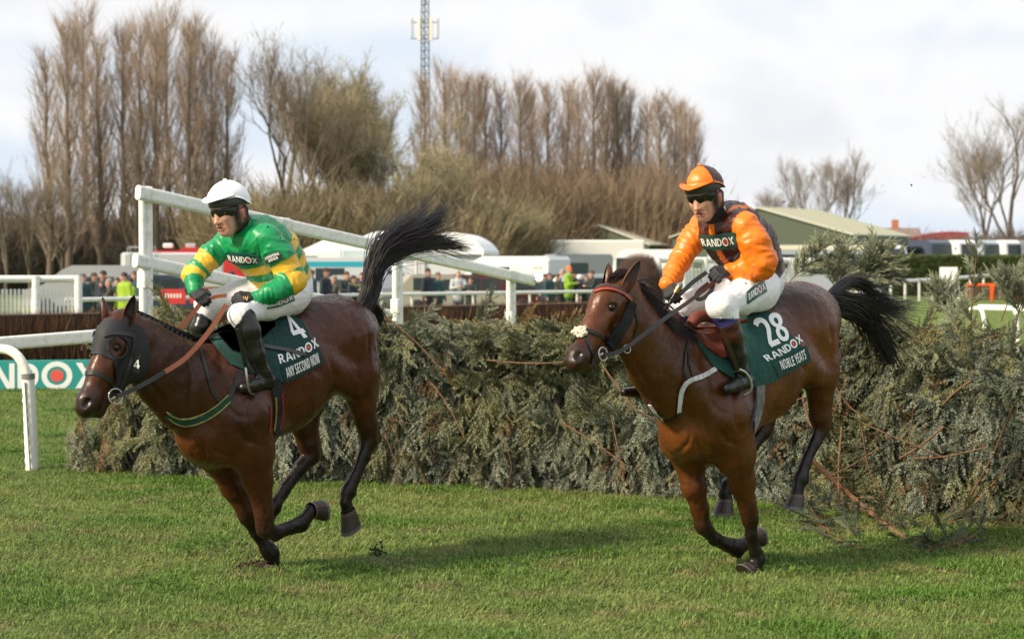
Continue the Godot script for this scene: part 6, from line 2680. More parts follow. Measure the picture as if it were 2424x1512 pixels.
func glove(wrist: Vector3, kn: Vector3, back: Vector3, thumb_side: Vector3, shut: float) -> ArrayMesh:
	# palm, four fingers that curl round what they hold, a thumb from the side of the palm
	var fd := Field.new()
	fd.k0 = 0.012
	fd.col = Color(0.019, 0.019, 0.021)
	var d := (kn - wrist).normalized()
	var n := (back - d * back.dot(d)).normalized()
	var s := (thumb_side - d * thumb_side.dot(d) - n * thumb_side.dot(n)).normalized()
	fd.add(wrist - d * 0.05, wrist + d * 0.01, 0.033, 0.030, 0.015, n, 0.85)
	var offs := [0.029, 0.010, -0.010, -0.028]
	var lens := [0.92, 1.0, 0.94, 0.78]
	for i in 4:
		var k: Vector3 = wrist + d * (0.082 if i in [1, 2] else 0.076) + s * offs[i]
		fd.add(wrist + d * 0.015 + s * offs[i] * 0.65, k, 0.0165, 0.0125, 0.012)
		fd.add(k + n * 0.002, k + n * 0.002, 0.0125, 0.0125, 0.006)
		var a := 0.55 + 0.5 * shut
		var p := k
		var dir := d
		for j in 3:
			var seg: float = [0.042, 0.027, 0.022][j] * lens[i]
			a = [0.75, 1.25, 0.85][j] * shut + 0.08 * i
			dir = dir.rotated(d.cross(-n).normalized(), a).normalized()
			fd.add(p, p + dir * seg, 0.0105 - 0.001 * j, 0.0095 - 0.001 * j, 0.004)
			p += dir * seg
	var t0 := wrist + d * 0.022 + s * 0.026
	var t1 := t0 + (d * 0.65 + s * 0.7 - n * 0.25).normalized() * 0.038
	var t2 := t1 + (d * 0.85 + s * 0.05 - n * 0.5).normalized() * 0.032
	fd.add(wrist + d * 0.005, t0, 0.018, 0.016, 0.012)
	fd.add(t0, t1, 0.0145, 0.0115, 0.008)
	fd.add(t1, t2, 0.0115, 0.0095, 0.004)
	fd.mesh(0.0042)
	return fd.surface([0])


var J1 := {
	"axis": [[672, 680, 0], [588, 545, 0]],
	"torso": [[[674, 676, 0, 0.120], [655, 640, 0, 0.127], [626, 602, 0, 0.133], [602, 575, 0, 0.130], [590, 556, 0, 0.094]], [[676, 640, 0, 0.108], [650, 590, 0, 0.108], [618, 556, 0, 0.105]], [[618, 566, 0.14, 0.080], [560, 566, -0.13, 0.080]]],
	"arm_l": [[634, 566, 0.19, 0.074], [662, 606, 0.235, 0.079], [688, 652, 0.275, 0.072], [694, 667, 0.30, 0.058], [650, 690, 0.26, 0.051], [600, 704, 0.19, 0.038]],
	"arm_r": [[538, 572, -0.19, 0.070], [500, 604, -0.235, 0.065], [466, 640, -0.27, 0.058], [456, 656, -0.265, 0.050], [458, 690, -0.20, 0.040]],
	"seat": [[680, 688, 0, 0.130], [668, 700, 0, 0.12]],
	"leg_l": [[684, 700, 0.08, 0.112], [632, 722, 0.14, 0.077], [566, 746, 0.20, 0.056], [578, 762, 0.22, 0.053]],
	"leg_r": [[660, 694, -0.09, 0.115], [570, 704, -0.18, 0.092], [492, 720, -0.25, 0.071], [484, 744, -0.25, 0.058]],
	"boot_l": [[578, 756, 0.22, 0.057], [588, 782, 0.24, 0.062], [604, 838, 0.25, 0.053], [620, 880, 0.25, 0.044], [634, 902, 0.25, 0.042], [600, 912, 0.25, 0.040], [575, 918, 0.255, 0.030]],
	"boot_r": [[480, 750, -0.25, 0.050], [474, 776, -0.25, 0.054], [492, 840, -0.25, 0.05], [504, 878, -0.25, 0.043], [512, 900, -0.25, 0.040], [475, 908, -0.25, 0.036], [450, 912, -0.25, 0.028]],
	"boot_cuff": -1.0, "band_top": -1.0,
	"bands": [[-0.02, 0.045], [0.095, 0.155], [0.215, 0.275]],
	"sleeves": [[0.145, 0.215], [0.265, 0.325]],
}
var J2 := {
	"axis": [[1792, 668, 0], [1712, 515, 0]],
	"torso": [[[1790, 660, 0, 0.122], [1776, 622, 0, 0.132], [1748, 578, 0, 0.136], [1726, 545, 0, 0.130], [1714, 524, 0, 0.094]], [[1800, 622, 0, 0.111], [1776, 566, 0, 0.111], [1742, 524, 0, 0.105]], [[1748, 532, 0.14, 0.080], [1684, 532, -0.13, 0.080]]],
	"arm_l": [[1764, 536, 0.19, 0.077], [1784, 574, 0.235, 0.083], [1804, 618, 0.27, 0.076], [1802, 632, 0.26, 0.061], [1768, 640, 0.18, 0.056], [1724, 640, 0.10, 0.041]],
	"arm_r": [[1658, 536, -0.19, 0.072], [1634, 572, -0.22, 0.063], [1612, 614, -0.24, 0.056], [1594, 646, -0.20, 0.050], [1579, 674, -0.14, 0.041]],
	"seat": [[1794, 672, 0, 0.130], [1782, 684, 0, 0.12]],
	"leg_l": [[1798, 690, 0.09, 0.116], [1752, 706, 0.17, 0.088], [1704, 724, 0.22, 0.069], [1720, 756, 0.23, 0.057], [1724, 766, 0.24, 0.051]],
	"leg_r": [[1770, 680, -0.09, 0.115], [1690, 700, -0.18, 0.092], [1606, 730, -0.25, 0.072], [1596, 756, -0.25, 0.058]],
	"boot_l": [[1726, 770, 0.24, 0.056], [1732, 792, 0.24, 0.062], [1744, 838, 0.24, 0.054], [1754, 876, 0.24, 0.044], [1766, 902, 0.24, 0.042], [1742, 912, 0.245, 0.042], [1722, 920, 0.25, 0.032]],
	"boot_r": [[1592, 758, -0.25, 0.060], [1572, 800, -0.25, 0.060], [1548, 870, -0.25, 0.05], [1540, 900, -0.25, 0.044], [1540, 922, -0.25, 0.040], [1510, 928, -0.25, 0.035], [1478, 928, -0.25, 0.024]],
	"boot_cuff": 0.0, "band_top": 0.0,
	"bands": [], "sleeves": [],
}


func build_rider(which: int, fr: Frame, J: Dictionary, label: String) -> Node3D:
	var fd: Field = fields[which]
	var root := thing("person", label, "person", fr.o, fr.basis())
	part(root, "silk_jacket", fd.surface([0, 10, 11]), M.silk)
	part(root, "breeches", fd.surface([1]), M.breeches)
	part(root, "boots", fd.surface([2]), M.boot)
	return root


func rider_print(root: Node3D, fd: Field, fr: Frame, cols: Array, inset: float, back: Color, called: String, only := -1) -> void:
	var pt := cloth(fd, fr, cols, 16, 6, 0.005, only)
	var b := MB.new()
	b.col = back
	patch_mesh(b, pt, 0.003, false, 0.004)
	var pn := bit(root, called, b, M.silk)
	patch_logo(pn, pt, Rect2(inset, 0.22, 1.0 - 2.0 * inset, 0.56), 0.0055, Color(0.80, 0.82, 0.80))


func build_riders() -> void:
	var s := paint("silk", 0.42, 0.0, 0.5)
	grain(s, 0, null, 6.0, noise_tex(0.06, 256, true, 3, 51, 2.5), 0.25)
	grain(paint("breeches", 0.55), 0, null, 5.0, noise_tex(0.03, 256, true, 4, 52, 5.0), 0.4)
	grain(paint("boot", 0.30), 0, noise_tex(0.03, 256, false, 4, 53, 4.0, ramp(Color(0.7, 0.7, 0.7), Color(1, 1, 1))), 6.0, noise_tex(0.03, 256, true, 4, 54, 5.0), 0.4)
	var sk := paint("skin", 0.5)
	sk.subsurf_scatter_enabled = true
	sk.subsurf_scatter_strength = 0.15
	paint("glove", 0.75)
	var f1: Frame = coats[1]
	var f2: Frame = coats[2]
	print("rider verts ", fields[3].V.size(), " ", fields[4].V.size())
	var DG := Color(0.004, 0.06, 0.05)
	# first rider
	var root := build_rider(3, f1, J1, "rider in green and gold hooped silks and white cap, crouched with black gloves")
	var hp := f1.hp(542, 502, 0.0)
	head_parts(root, Transform3D(Basis(Vector3.UP, 0.0) * Basis(Vector3(0, 0, 1), -0.29) * Basis(Vector3(1, 0, 0), 0.02), hp), 1)
	rider_print(root, fields[3], f1, [[533, 596, 541, 622], [556, 598, 562, 628], [580, 600, 586, 628], [612, 606, 614, 626]], 0.05, DG, "chest_panel")
	rider_print(root, fields[3], f1, [[628, 714, 632, 732], [656, 709, 661, 726], [690, 694, 697, 711]], 0.04, DG, "thigh_panel", 1)
	var pt := cloth(fields[3], f1, [[624, 607, 630, 626], [640, 600, 646, 618], [660, 594, 666, 612]], 10, 6, 0.004)
	var b := MB.new()
	b.col = Color(0.035, 0.033, 0.03)
	patch_mesh(b, pt, 0.004, false, 0.004)
	var pn := bit(root, "arm_band", b, M.felt)
	b = MB.new()
	b.col = Color(0.8, 0.8, 0.8)
	patch_text(b, pt, text_tris("LEADING"), Rect2(0.08, 0.12, 0.86, 0.34), 0.0065, 0.3)
	patch_text(b, pt, text_tris("RIDER"), Rect2(0.26, 0.56, 0.56, 0.34), 0.0065, 0.3)
	bit(pn, "arm_lettering", b, M.print, "stuff")
	part(root, "glove", glove(f1.hp(597, 705, 0.187), f1.hp(549, 704, 0.175), Vector3(0.1, 0.75, -0.65), Vector3(0.3, 0.6, 0.7), 0.95), M.glove)
	part(root, "glove", glove(f1.hp(458, 690, -0.20), f1.hp(480, 706, -0.10), Vector3(0.55, 0.8, 0.0), Vector3(-0.2, 0.7, -0.6), 0.85), M.glove)
	b = MB.new()
	var ew := f1.hp(580, 706, 0.187)
	flat_text(b, text_tris("W"), Transform3D(Basis(f1.basis().inverse() * Vector3(1, 0, 0.1).normalized(), Vector3.UP, f1.basis().inverse() * Vector3(-0.1, 0, 1).normalized()), ew + toward_cam(f1, ew) * 0.037), 0.024, Color(0.55, 0.36, 0.10))
	bit(root, "cuff_emblem", b, M.print)
	# stirrup
	var st := thing("stirrup", "steel stirrup iron and black leather at the leading rider's boot", "stirrup", f1.o, f1.basis())
	air_strap(st, "leather", f1, [[560, 778, 0.325], [568, 810, 0.325], [577, 850, 0.32], [582, 872, 0.315]], 0.022, 0.005, Color(0.012, 0.012, 0.012), M.leather)
	b = MB.new()
	b.col = Color(0.42, 0.42, 0.44)
	b.tube(curve([f1.hp(580, 870, 0.315), f1.hp(584, 900, 0.325), f1.hp(590, 928, 0.31), f1.hp(602, 930, 0.25), f1.hp(600, 900, 0.205), f1.hp(588, 872, 0.26), f1.hp(580, 870, 0.315)], 5), [0.007], 8)
	bit(st, "iron", b, M.steel)
	# second rider
	root = build_rider(4, f2, J2, "rider in orange and brown silks and quartered orange cap, holding a whip")
	hp = f2.hp(1668, 466, 0.0)
	head_parts(root, Transform3D(Basis(Vector3.UP, 0.10) * Basis(Vector3(0, 0, 1), -0.37) * Basis(Vector3(1, 0, 0), 0.04), hp), 2)
	rider_print(root, fields[4], f2, [[1652, 556, 1664, 588], [1680, 556, 1690, 592], [1710, 553, 1718, 590], [1740, 550, 1745, 585]], 0.05, DG, "chest_panel")
	rider_print(root, fields[4], f2, [[1768, 690, 1770, 720], [1784, 676, 1790, 706], [1808, 662, 1816, 690]], 0.05, DG, "thigh_panel", 1)
	part(root, "glove", glove(f2.hp(1722, 641, 0.10), f2.hp(1684, 652, 0.085), Vector3(0.1, 0.75, -0.65), Vector3(0.3, 0.6, 0.7), 0.95), M.glove)
	part(root, "glove", glove(f2.hp(1579, 676, -0.14), f2.hp(1592, 708, -0.06), Vector3(0.75, 0.5, 0.1), Vector3(-0.2, 0.4, -0.8), 0.8), M.glove)
	b = MB.new()
	b.col = Color(0.02, 0.015, 0.015)
	for q in [[1732, 632, 1732, 648], [1590, 656, 1572, 664]]: pass
	st = thing("stirrup", "bright steel stirrup round the second rider's black boot", "stirrup", f2.o, f2.basis())
	air_strap(st, "leather", f2, [[1708, 775, 0.31], [1722, 812, 0.315], [1738, 850, 0.315], [1746, 876, 0.305]], 0.024, 0.005, Color(0.06, 0.032, 0.02), M.leather)
	b = MB.new()
	b.col = Color(0.5, 0.5, 0.5)
	b.tube(curve([f2.hp(1748, 874, 0.29), f2.hp(1730, 890, 0.20), f2.hp(1728, 908, 0.19), f2.hp(1748, 936, 0.24), f2.hp(1776, 926, 0.30), f2.hp(1778, 905, 0.31), f2.hp(1765, 882, 0.30), f2.hp(1748, 874, 0.29)], 5), [0.008], 8)
	bit(st, "iron", b, M.steel)
	var wp := thing("whip", "black riding whip with a blue tipped brass handle in the second rider's right hand", "whip", f2.o, f2.basis())
	var w0 := f2.hp(1607, 679, -0.04)
	var w1 := f2.hp(1582, 722, -0.08)
	b = MB.new()
	b.col = Color(0.013, 0.013, 0.013)
	b.tube([w0, w0.lerp(w1, 0.5), w1, w1 + (w1 - w0) * 2.2], [0.011, 0.010, 0.009, 0.005], 8)
	bit(wp, "shaft", b, M.leather)
	b = MB.new()
	b.col = Color(0.42, 0.27, 0.08)
	b.tube([w0 - (w1 - w0) * 0.06, w0 + (w1 - w0) * 0.32], [0.0165], 12)
	bit(wp, "handle", b, M.steel)
	b = MB.new()
	b.col = Color(0.12, 0.17, 0.24)
	b.ball(w0 - (w1 - w0) * 0.07, Vector3(0.0185, 0.0185, 0.0185), 10)
	bit(wp, "cap", b, M.gloss)


# ------------------------------------------------------------------ things behind the fence
func spot(px: float, depth: float, base := 0.0) -> Vector3:
	return Vector3(gx(px, depth), base, -depth)


func vehicle(called: String, label: String, cat: String, p: Vector3, yaw: float, prof: Array, W: float, body: Color, glass: Array, wheels: Array, stripe: Array = [], group := "") -> Node3D:
	# prof: side outline, x forward, y up; glass: rows [x0, y0, x1, y1] on both sides, or ["front", x0, y0, x1, y1]
	var root := thing(called, label, cat, p, Basis(Vector3.UP, yaw), group)
	var b := MB.new()
	b.col = body
	b.extrude(prof, Transform3D(), W * 0.94)
	var slim := []
	var c := Vector2.ZERO
	for q in prof: c += q
	c /= prof.size()
	for q in prof: slim.append(c + (q - c) * 0.985)
	b.extrude(slim, Transform3D(), W)
	bit(root, "body", b, M.sheet_metal)
	for g in glass:
		b = MB.new()
		b.col = Color(0.03, 0.04, 0.045)
		if g[0] is String:
			var A := Vector2(g[1], g[2])
			var B := Vector2(g[3], g[4])
			var n := Vector2(B.y - A.y, A.x - B.x).normalized()
			if n.x < 0: n = -n
			A += n * 0.025; B += n * 0.025
			var w := W * 0.43
			b.quad(Vector3(A.x, A.y, w), Vector3(A.x, A.y, -w), Vector3(B.x, B.y, -w * 0.94), Vector3(B.x, B.y, w * 0.94))
			bit(root, "windscreen", b, M.gloss)
		else:
			for s in [-1.0, 1.0]:
				b.cbox(Transform3D(Basis(), Vector3((g[0] + g[2]) * 0.5, (g[1] + g[3]) * 0.5, s * (W * 0.5 + 0.004))), Vector3(absf(g[2] - g[0]), absf(g[3] - g[1]), 0.02), 0.006)
				bit(root, "window", b, M.gloss)
				b = MB.new()
				b.col = Color(0.03, 0.04, 0.045)
	for st in stripe:
		b = MB.new()
		b.col = st[4]
		for s in [-1.0, 1.0]:
			b.at_box(Vector3((st[0] + st[2]) * 0.5, (st[1] + st[3]) * 0.5, s * (W * 0.5 + 0.003)), Vector3(absf(st[2] - st[0]), absf(st[3] - st[1]), 0.012))
		bit(root, "stripe", b, M.satin)
	for x in wheels:
		for s in [-1.0, 1.0]:
			b = MB.new()
			b.col = Color(0.02, 0.02, 0.02)
			var r: float = 0.34 if W < 2.2 else 0.48
			b.lathe(Transform3D(Basis(Vector3.RIGHT, PI / 2), Vector3(x, r, s * (W * 0.5 - 0.10))), [Vector2(r * 0.55, -0.12), Vector2(r, -0.11), Vector2(r, 0.11), Vector2(r * 0.55, 0.12), Vector2(0.02, 0.10)], 18)
			b.lathe(Transform3D(Basis(Vector3.RIGHT, PI / 2), Vector3(x, r, s * (W * 0.5 - 0.10))), [Vector2(0.02, -0.11), Vector2(r * 0.55, -0.12)], 18)
			bit(root, "wheel", b, M.matte)
	var fx := -1e9
	for q in prof: fx = maxf(fx, q.x)
	for s in [-1.0, 1.0]:
		b = MB.new()
		b.col = Color(0.75, 0.76, 0.78)
		b.ball(Vector3(fx - 0.03, 0.85, s * W * 0.38), Vector3(0.06, 0.11, 0.17), 8)
		bit(root, "headlight", b, M.gloss)
	return root


func van_prof(L: float, H: float) -> Array:
	return [Vector2(-L / 2, 0.35), Vector2(L / 2 - 0.1, 0.35), Vector2(L / 2, 0.5), Vector2(L / 2 - 0.05, 0.98), Vector2(L / 2 - 0.85, 1.22), Vector2(L / 2 - 1.55, H - 0.18), Vector2(L / 2 - 1.95, H), Vector2(-L / 2 + 0.12, H), Vector2(-L / 2, H - 0.15)]


func van(label: String, p: Vector3, yaw: float, body: Color, L := 5.2, H := 2.5, stripe: Array = []) -> Node3D:
	return vehicle("van", label, "van", p, yaw, van_prof(L, H), 2.0, body, [["front", L / 2 - 0.88, 1.26, L / 2 - 1.52, H - 0.25], [L / 2 - 2.2, 1.3, L / 2 - 1.45, H - 0.45], [L / 2 - 3.6, 1.3, L / 2 - 2.4, H - 0.45]], [L / 2 - 0.95, -L / 2 + 0.95], stripe)


func car(label: String, p: Vector3, yaw: float, body: Color) -> Node3D:
	return vehicle("car", label, "car", p, yaw, [Vector2(-2.1, 0.3), Vector2(2.05, 0.3), Vector2(2.15, 0.6), Vector2(1.95, 0.86), Vector2(1.0, 0.98), Vector2(0.35, 1.5), Vector2(0.0, 1.58), Vector2(-1.5, 1.6), Vector2(-2.0, 1.1), Vector2(-2.15, 0.8)], 1.78, body, [["front", 0.98, 1.02, 0.40, 1.45], [-0.35, 1.02, 0.3, 1.42], [-1.45, 1.02, -0.45, 1.48]], [1.35, -1.3])


func coach(label: String, p: Vector3, yaw: float, body: Color, L := 11.0, H := 3.5, stripe: Array = []) -> Node3D:
	var g := [["front", L / 2 + 0.02, 1.15, L / 2 - 0.28, H - 0.35]]
	var x := -L / 2 + 0.5
	while x < L / 2 - 1.4:
		g.append([x, 1.55, x + 1.25, H - 0.5])
		x += 1.35
	return vehicle("coach", label, "coach", p, yaw, [Vector2(-L / 2, 0.35), Vector2(L / 2 - 0.1, 0.35), Vector2(L / 2 + 0.05, 0.6), Vector2(L / 2 + 0.03, 1.1), Vector2(L / 2 - 0.35, H - 0.2), Vector2(L / 2 - 0.7, H), Vector2(-L / 2 + 0.2, H), Vector2(-L / 2, H - 0.2)], 2.5, body, g, [L / 2 - 2.2, -L / 2 + 2.6], stripe)


func box_lorry(label: String, p: Vector3, yaw: float, body: Color, cab: Color, L: float, H: float) -> Node3D:
	var r := vehicle("lorry", label, "lorry", p, yaw, [Vector2(L / 2 - 2.0, 0.5), Vector2(L / 2, 0.5), Vector2(L / 2 + 0.05, 1.2), Vector2(L / 2 - 0.15, H - 0.75), Vector2(L / 2 - 0.5, H - 0.6), Vector2(L / 2 - 2.0, H - 0.6)], 2.3, cab, [["front", L / 2 + 0.06, 1.35, L / 2 - 0.12, H - 0.95], [L / 2 - 1.3, 1.45, L / 2 - 0.35, H - 1.0]], [L / 2 - 1.0, -L / 2 + 1.8, -L / 2 + 3.0])
	var b := MB.new()
	b.col = body
	b.cbox(Transform3D(Basis(), Vector3(-1.0, (H + 0.95) / 2, 0)), Vector3(L - 2.1, H - 0.95, 2.45), 0.08)
	bit(r, "cargo_box", b, M.sheet_metal)
	b = MB.new()
	b.col = body * 0.8
	for s in [-1.0, 1.0]:
		for e in [[-0.2, 0.0, 0.03, 1.7], [0.9, 0.0, 0.03, 1.7]]: b.at_box(Vector3(e[0], 1.95, s * 1.232), Vector3(0.035, 1.7, 0.02))
		b.at_box(Vector3(0.35, 2.8, s * 1.232), Vector3(1.13, 0.035, 0.02))
	bit(r, "side_door", b, M.satin)
	return r


func person_mesh(coat: Color, legs: Color, hat: Color, bulky: float, arms: int) -> ArrayMesh:
	var fd := Field.new()
	fd.k0 = 0.05
	fd.col = legs
	for s in [-1.0, 1.0]:
		fd.add(Vector3(0.0, 0.88, 0.09 * s), Vector3(0.02, 0.48, 0.10 * s), 0.095, 0.065)
		fd.add(Vector3(0.02, 0.48, 0.10 * s), Vector3(0.0, 0.09, 0.11 * s), 0.065, 0.045)
		fd.col = Color(0.02, 0.02, 0.02)
		fd.add(Vector3(-0.03, 0.05, 0.11 * s), Vector3(0.15, 0.04, 0.13 * s), 0.05, 0.04)
		fd.col = legs
	fd.col = coat
	var z := Vector3(0, 0, 1)
	fd.add(Vector3(0, 0.86, 0), Vector3(0, 1.12, 0), 0.135 * bulky, 0.13 * bulky, 0.06, z, 1.3)
	fd.add(Vector3(0, 1.12, 0), Vector3(-0.01, 1.38, 0), 0.13 * bulky, 0.125 * bulky, 0.06, z, 1.45)
	for s in [-1.0, 1.0]:
		var sh := Vector3(-0.01, 1.42, 0.19 * s)
		var el := Vector3(0.0, 1.14, 0.26 * s) if arms == 0 else Vector3(0.12, 1.18, 0.25 * s)
		var wr := Vector3(0.09, 0.90, 0.26 * s) if arms == 0 else Vector3(0.27, 1.22, 0.08 * s)
		if arms == 2: wr = Vector3(0.22, 1.52, 0.08 * s)
		fd.add(sh, el, 0.068 * bulky, 0.055, 0.04)
		fd.add(el, wr, 0.055, 0.042, 0.03)
		fd.col = Color(0.48, 0.25, 0.18)
		fd.add(wr, wr + (wr - el).normalized() * 0.09, 0.036, 0.03, 0.02)
		fd.col = coat
	fd.add(Vector3(-0.01, 1.42, 0), Vector3(0.0, 1.52, 0), 0.075, 0.062)
	fd.col = Color(0.48, 0.25, 0.18)
	fd.add(Vector3(0.02, 1.62, 0), Vector3(0.025, 1.56, 0), 0.082, 0.066, 0.02, z, 0.88)
	fd.add(Vector3(0.09, 1.615, 0), Vector3(0.115, 1.585, 0), 0.012, 0.016, 0.02)
	for s in [-1.0, 1.0]: fd.add(Vector3(0.01, 1.61, 0.083 * s), Vector3(0.01, 1.58, 0.08 * s), 0.018, 0.014, 0.01)
	fd.col = hat
	fd.add(Vector3(-0.005, 1.675, 0), Vector3(0.01, 1.68, 0), 0.092, 0.085, 0.02, z, 0.9)
	fd.mesh(0.024, 0.006)
	return fd.surface([0])


func slat_wing(called: String, label: String, A: Vector3, B: Vector3, h: float, pitch: float, posts: Array) -> void:
	var root := thing(called, label, "fence panel", A)
	var d := B - A
	var len := d.length()
	d /= len
	var bs := Basis(d, Vector3.UP, d.cross(Vector3.UP))
	var slat := MB.new()
	slat.col = Color(0.78, 0.78, 0.74)
	slat.cbox(Transform3D(Basis(), Vector3(0, (h - 0.15) * 0.5, 0)), Vector3(pitch * 0.62, h - 0.2, 0.02), 0.006)
	var sm := slat.mesh()
	for i in int(len / pitch):
		var o := part(root, "slat", sm, M.white_plastic)
		o.transform = Transform3D(bs, d * (i + 0.5) * pitch)
	var b := MB.new()
	b.col = Color(0.80, 0.80, 0.77)
	b.tube([Vector3(0, h, 0) + bs.z * 0.04, d * len + Vector3(0, h, 0) + bs.z * 0.04], [0.065], 12)
	bit(root, "top_rail", b, M.white_plastic)
	b = MB.new()
	b.col = Color(0.80, 0.80, 0.77)
	b.tube([Vector3(0, 0.25, 0) + bs.z * 0.05, d * len + Vector3(0, 0.25, 0) + bs.z * 0.05], [0.05], 10)
	bit(root, "lower_rail", b, M.white_plastic)
	for t in posts:
		b = MB.new()
		b.col = Color(0.80, 0.80, 0.77)
		b.tube([d * len * t + bs.z * 0.08, d * len * t + bs.z * 0.08 + Vector3(0, h + 0.05, 0)], [0.07], 12)
		bit(root, "post", b, M.white_plastic)


func far_rail(called: String, label: String, pts: Array, posts: int, r: float, col: Color) -> void:     # pts: [px, depth, height]
	var p := []
	for q in pts: p.append(spot(q[0], q[1], q[2]))
	var root := thing(called, label, "railing", Vector3(p[0].x, 0, p[0].z))
	var o := root.position
	var c := curve(p, 8)
	for i in c.size(): c[i] -= o
	var b := MB.new()
	b.col = col
	b.tube(c, [r], 10, true, Vector3.UP, 1.0)
	bit(root, "rail", b, M.white_plastic)
	for i in posts:
		var f := (i + 0.5) / posts * (c.size() - 1)
		var k := int(f)
		var q: Vector3 = c[k].lerp(c[mini(k + 1, c.size() - 1)], f - k)
		b = MB.new()
		b.col = col
		b.tube([Vector3(q.x, -o.y, q.z - 0.12), Vector3(q.x, q.y - 0.2, q.z - 0.12), Vector3(q.x, q.y, q.z)], [r * 0.7], 8)
		bit(root, "post", b, M.white_plastic)


func build_background() -> void:
	var WH := Color(0.60, 0.62, 0.63)
	# white slatted wings of other fences
	slat_wing("slatted_wing", "white slatted plastic wing above the brown hedge at the left edge", spot(-190, 32.0), spot(184, 33.0), 1.60, 0.070, [0.0, 0.33, 0.72, 0.995])
	slat_wing("slatted_wing", "white slatted plastic wing seen past the orange sleeved rider's back", spot(1551, 39.0), spot(1925, 42.5), 1.97, 0.11, [0.0, 0.28, 0.83])
	far_rail("crowd_rail", "white crowd rail in front of the spectators, left to middle", [[150, 43, 1.07], [700, 50, 1.07], [1480, 62, 1.07]], 13, 0.055, Color(0.76, 0.76, 0.74))
	far_rail("crowd_rail", "white running rail in front of the green hedge on the right", [[1980, 95, 1.02], [2110, 104, 1.12], [2226, 110, 1.24], [2330, 115, 1.42], [2460, 119, 1.66]], 14, 0.10, Color(0.74, 0.74, 0.76))
	# near white rail with hoop ends, right
	var a := spot(2318, 36, 1.04)
	var e := spot(2700, 33, 1.04)
	var root := thing("hoop_rail", "white running rail with hooped ends in the turf at the far right", "railing", Vector3(a.x, 0, a.z))
	var o := root.position
	var b := MB.new()
	b.col = Color(0.8, 0.8, 0.76)
	rail_piece(b, a - o, e - o, 0.05, 0.11)
	bit(root, "rail", b, M.white_plastic)
	for px in [2330, 2408]:
		b = MB.new()
		b.col = Color(0.8, 0.8, 0.74)
		b.tube(curve([spot(px - 34, 35.8, 1.0) - o, spot(px - 10, 35.7, 1.02) - o, spot(px, 35.6, 0.85) - o, spot(px + 3, 35.6, 0.5) - o, spot(px + 4, 35.6, 0.0) - o], 6), [0.04], 10)
		bit(root, "hoop_post", b, M.white_plastic)
	# white notice board
	var p := spot(2246, 96)
	root = thing("notice_board", "blank white rectangular board standing by the rail on the right", "sign", p)
	b = MB.new()
	b.col = Color(0.85, 0.85, 0.85)
	b.cbox(Transform3D(Basis(), Vector3(0, 1.28, 0)), Vector3(0.92, 1.28, 0.05), 0.01)
	bit(root, "panel", b, M.satin)
	for s in [-1.0, 1.0]:
		b = MB.new()
		b.col = Color(0.5, 0.5, 0.5)
		b.tube([Vector3(0.35 * s, 0, -0.06), Vector3(0.35 * s, 1.9, -0.06)], [0.03], 8)
		bit(root, "leg", b, M.steel)
	# orange framed hurdles
	var hl := ["orange framed hurdle on the right, next to the white board", "orange framed hurdle on the right, second from the white board", "orange framed hurdle at the picture's right edge"]
	for i in 3:
		p = spot(2318 + i * 62, 104 + i * 1.5)
		root = thing("hurdle", hl[i], "hurdle", p, Basis(Vector3.UP, -0.06), "orange hurdles")
		b = MB.new()
		b.col = Color(0.70, 0.10, 0.01)
		b.cbox(Transform3D(Basis(), Vector3(0, 0.95, 0)), Vector3(1.5, 0.16, 0.1), 0.03)
		bit(root, "top_bar", b, M.satin)
		for s in [-1.0, 1.0]:
			b = MB.new()
			b.col = Color(0.70, 0.10, 0.01)
			b.cbox(Transform3D(Basis(Vector3(0, 0, 1), 0.06 * s), Vector3(0.68 * s, 0.48, 0.02)), Vector3(0.12, 0.96, 0.1), 0.03)
			bit(root, "leg", b, M.satin)
		b = MB.new()
		b.col = Color(0.12, 0.075, 0.05)
		for k in 5: b.cbox(Transform3D(Basis(), Vector3(0, 0.16 + k * 0.16, -0.02)), Vector3(1.3, 0.13, 0.05), 0.01)
		bit(root, "boards", b, M.bark, "stuff")
	# clipped green hedge
	root = thing("clipped_hedge", "long clipped dark green hedge below the parked coaches on the right", "hedge", spot(2200, 126))
	o = root.position
	b = MB.new()
	b.col = Color(0.020, 0.035, 0.010)
	var A := spot(2020, 126)
	var B := spot(2640, 130)
	var d := (B - A).normalized()
	var len := (B - A).length()
	b.box(Transform3D(Basis(d, Vector3.UP, d.cross(Vector3.UP)), (A + B) * 0.5 - o + Vector3(0, 1.3, -0.9)), Vector3(len, 2.6, 1.5))
	bit(root, "stems", b, M.bark)
	var lf := MB.new()
	rng.seed = 90
	for k in 26:
		var q := rdir() * rnd(0, 0.16)
		var u := rdir() * 0.05
		lf.col = Color(1, 1, 1) * rnd(0.6, 1.5)
		lf.tri(q - u, q + u.cross(rdir()).normalized() * 0.03, q + u)
	var xf := []
	var ti := []
	for k in 9000:
		var q := A + d * rnd(0, len) - o
		var top := rnd(0, 1) < 0.3
		q += Vector3(0, 2.68 + rnd(-0.05, 0.06), rnd(-1.6, 0)) if top else Vector3(0, rnd(0.05, 2.7), rnd(-0.1, 0.06))
		xf.append(Transform3D(Basis(Vector3(rnd(-1, 1), rnd(-1, 1), rnd(-1, 1)).normalized(), rnd(0, TAU)), q))
		ti.append((Color(0.055, 0.085, 0.015) if rnd(0, 1) < 0.8 else Color(0.11, 0.115, 0.03)) * rnd(0.6, 1.4))
	scatter(root, "leaves", lf.mesh(), M.leaf, xf, ti)

	# sheds
	root = thing("shed", "large green shed with pale sloping roof right of the orange rider", "building", spot(1797, 152), Basis(Vector3.UP, -0.70))
	b = MB.new()
	b.col = Color(0.075, 0.095, 0.065)
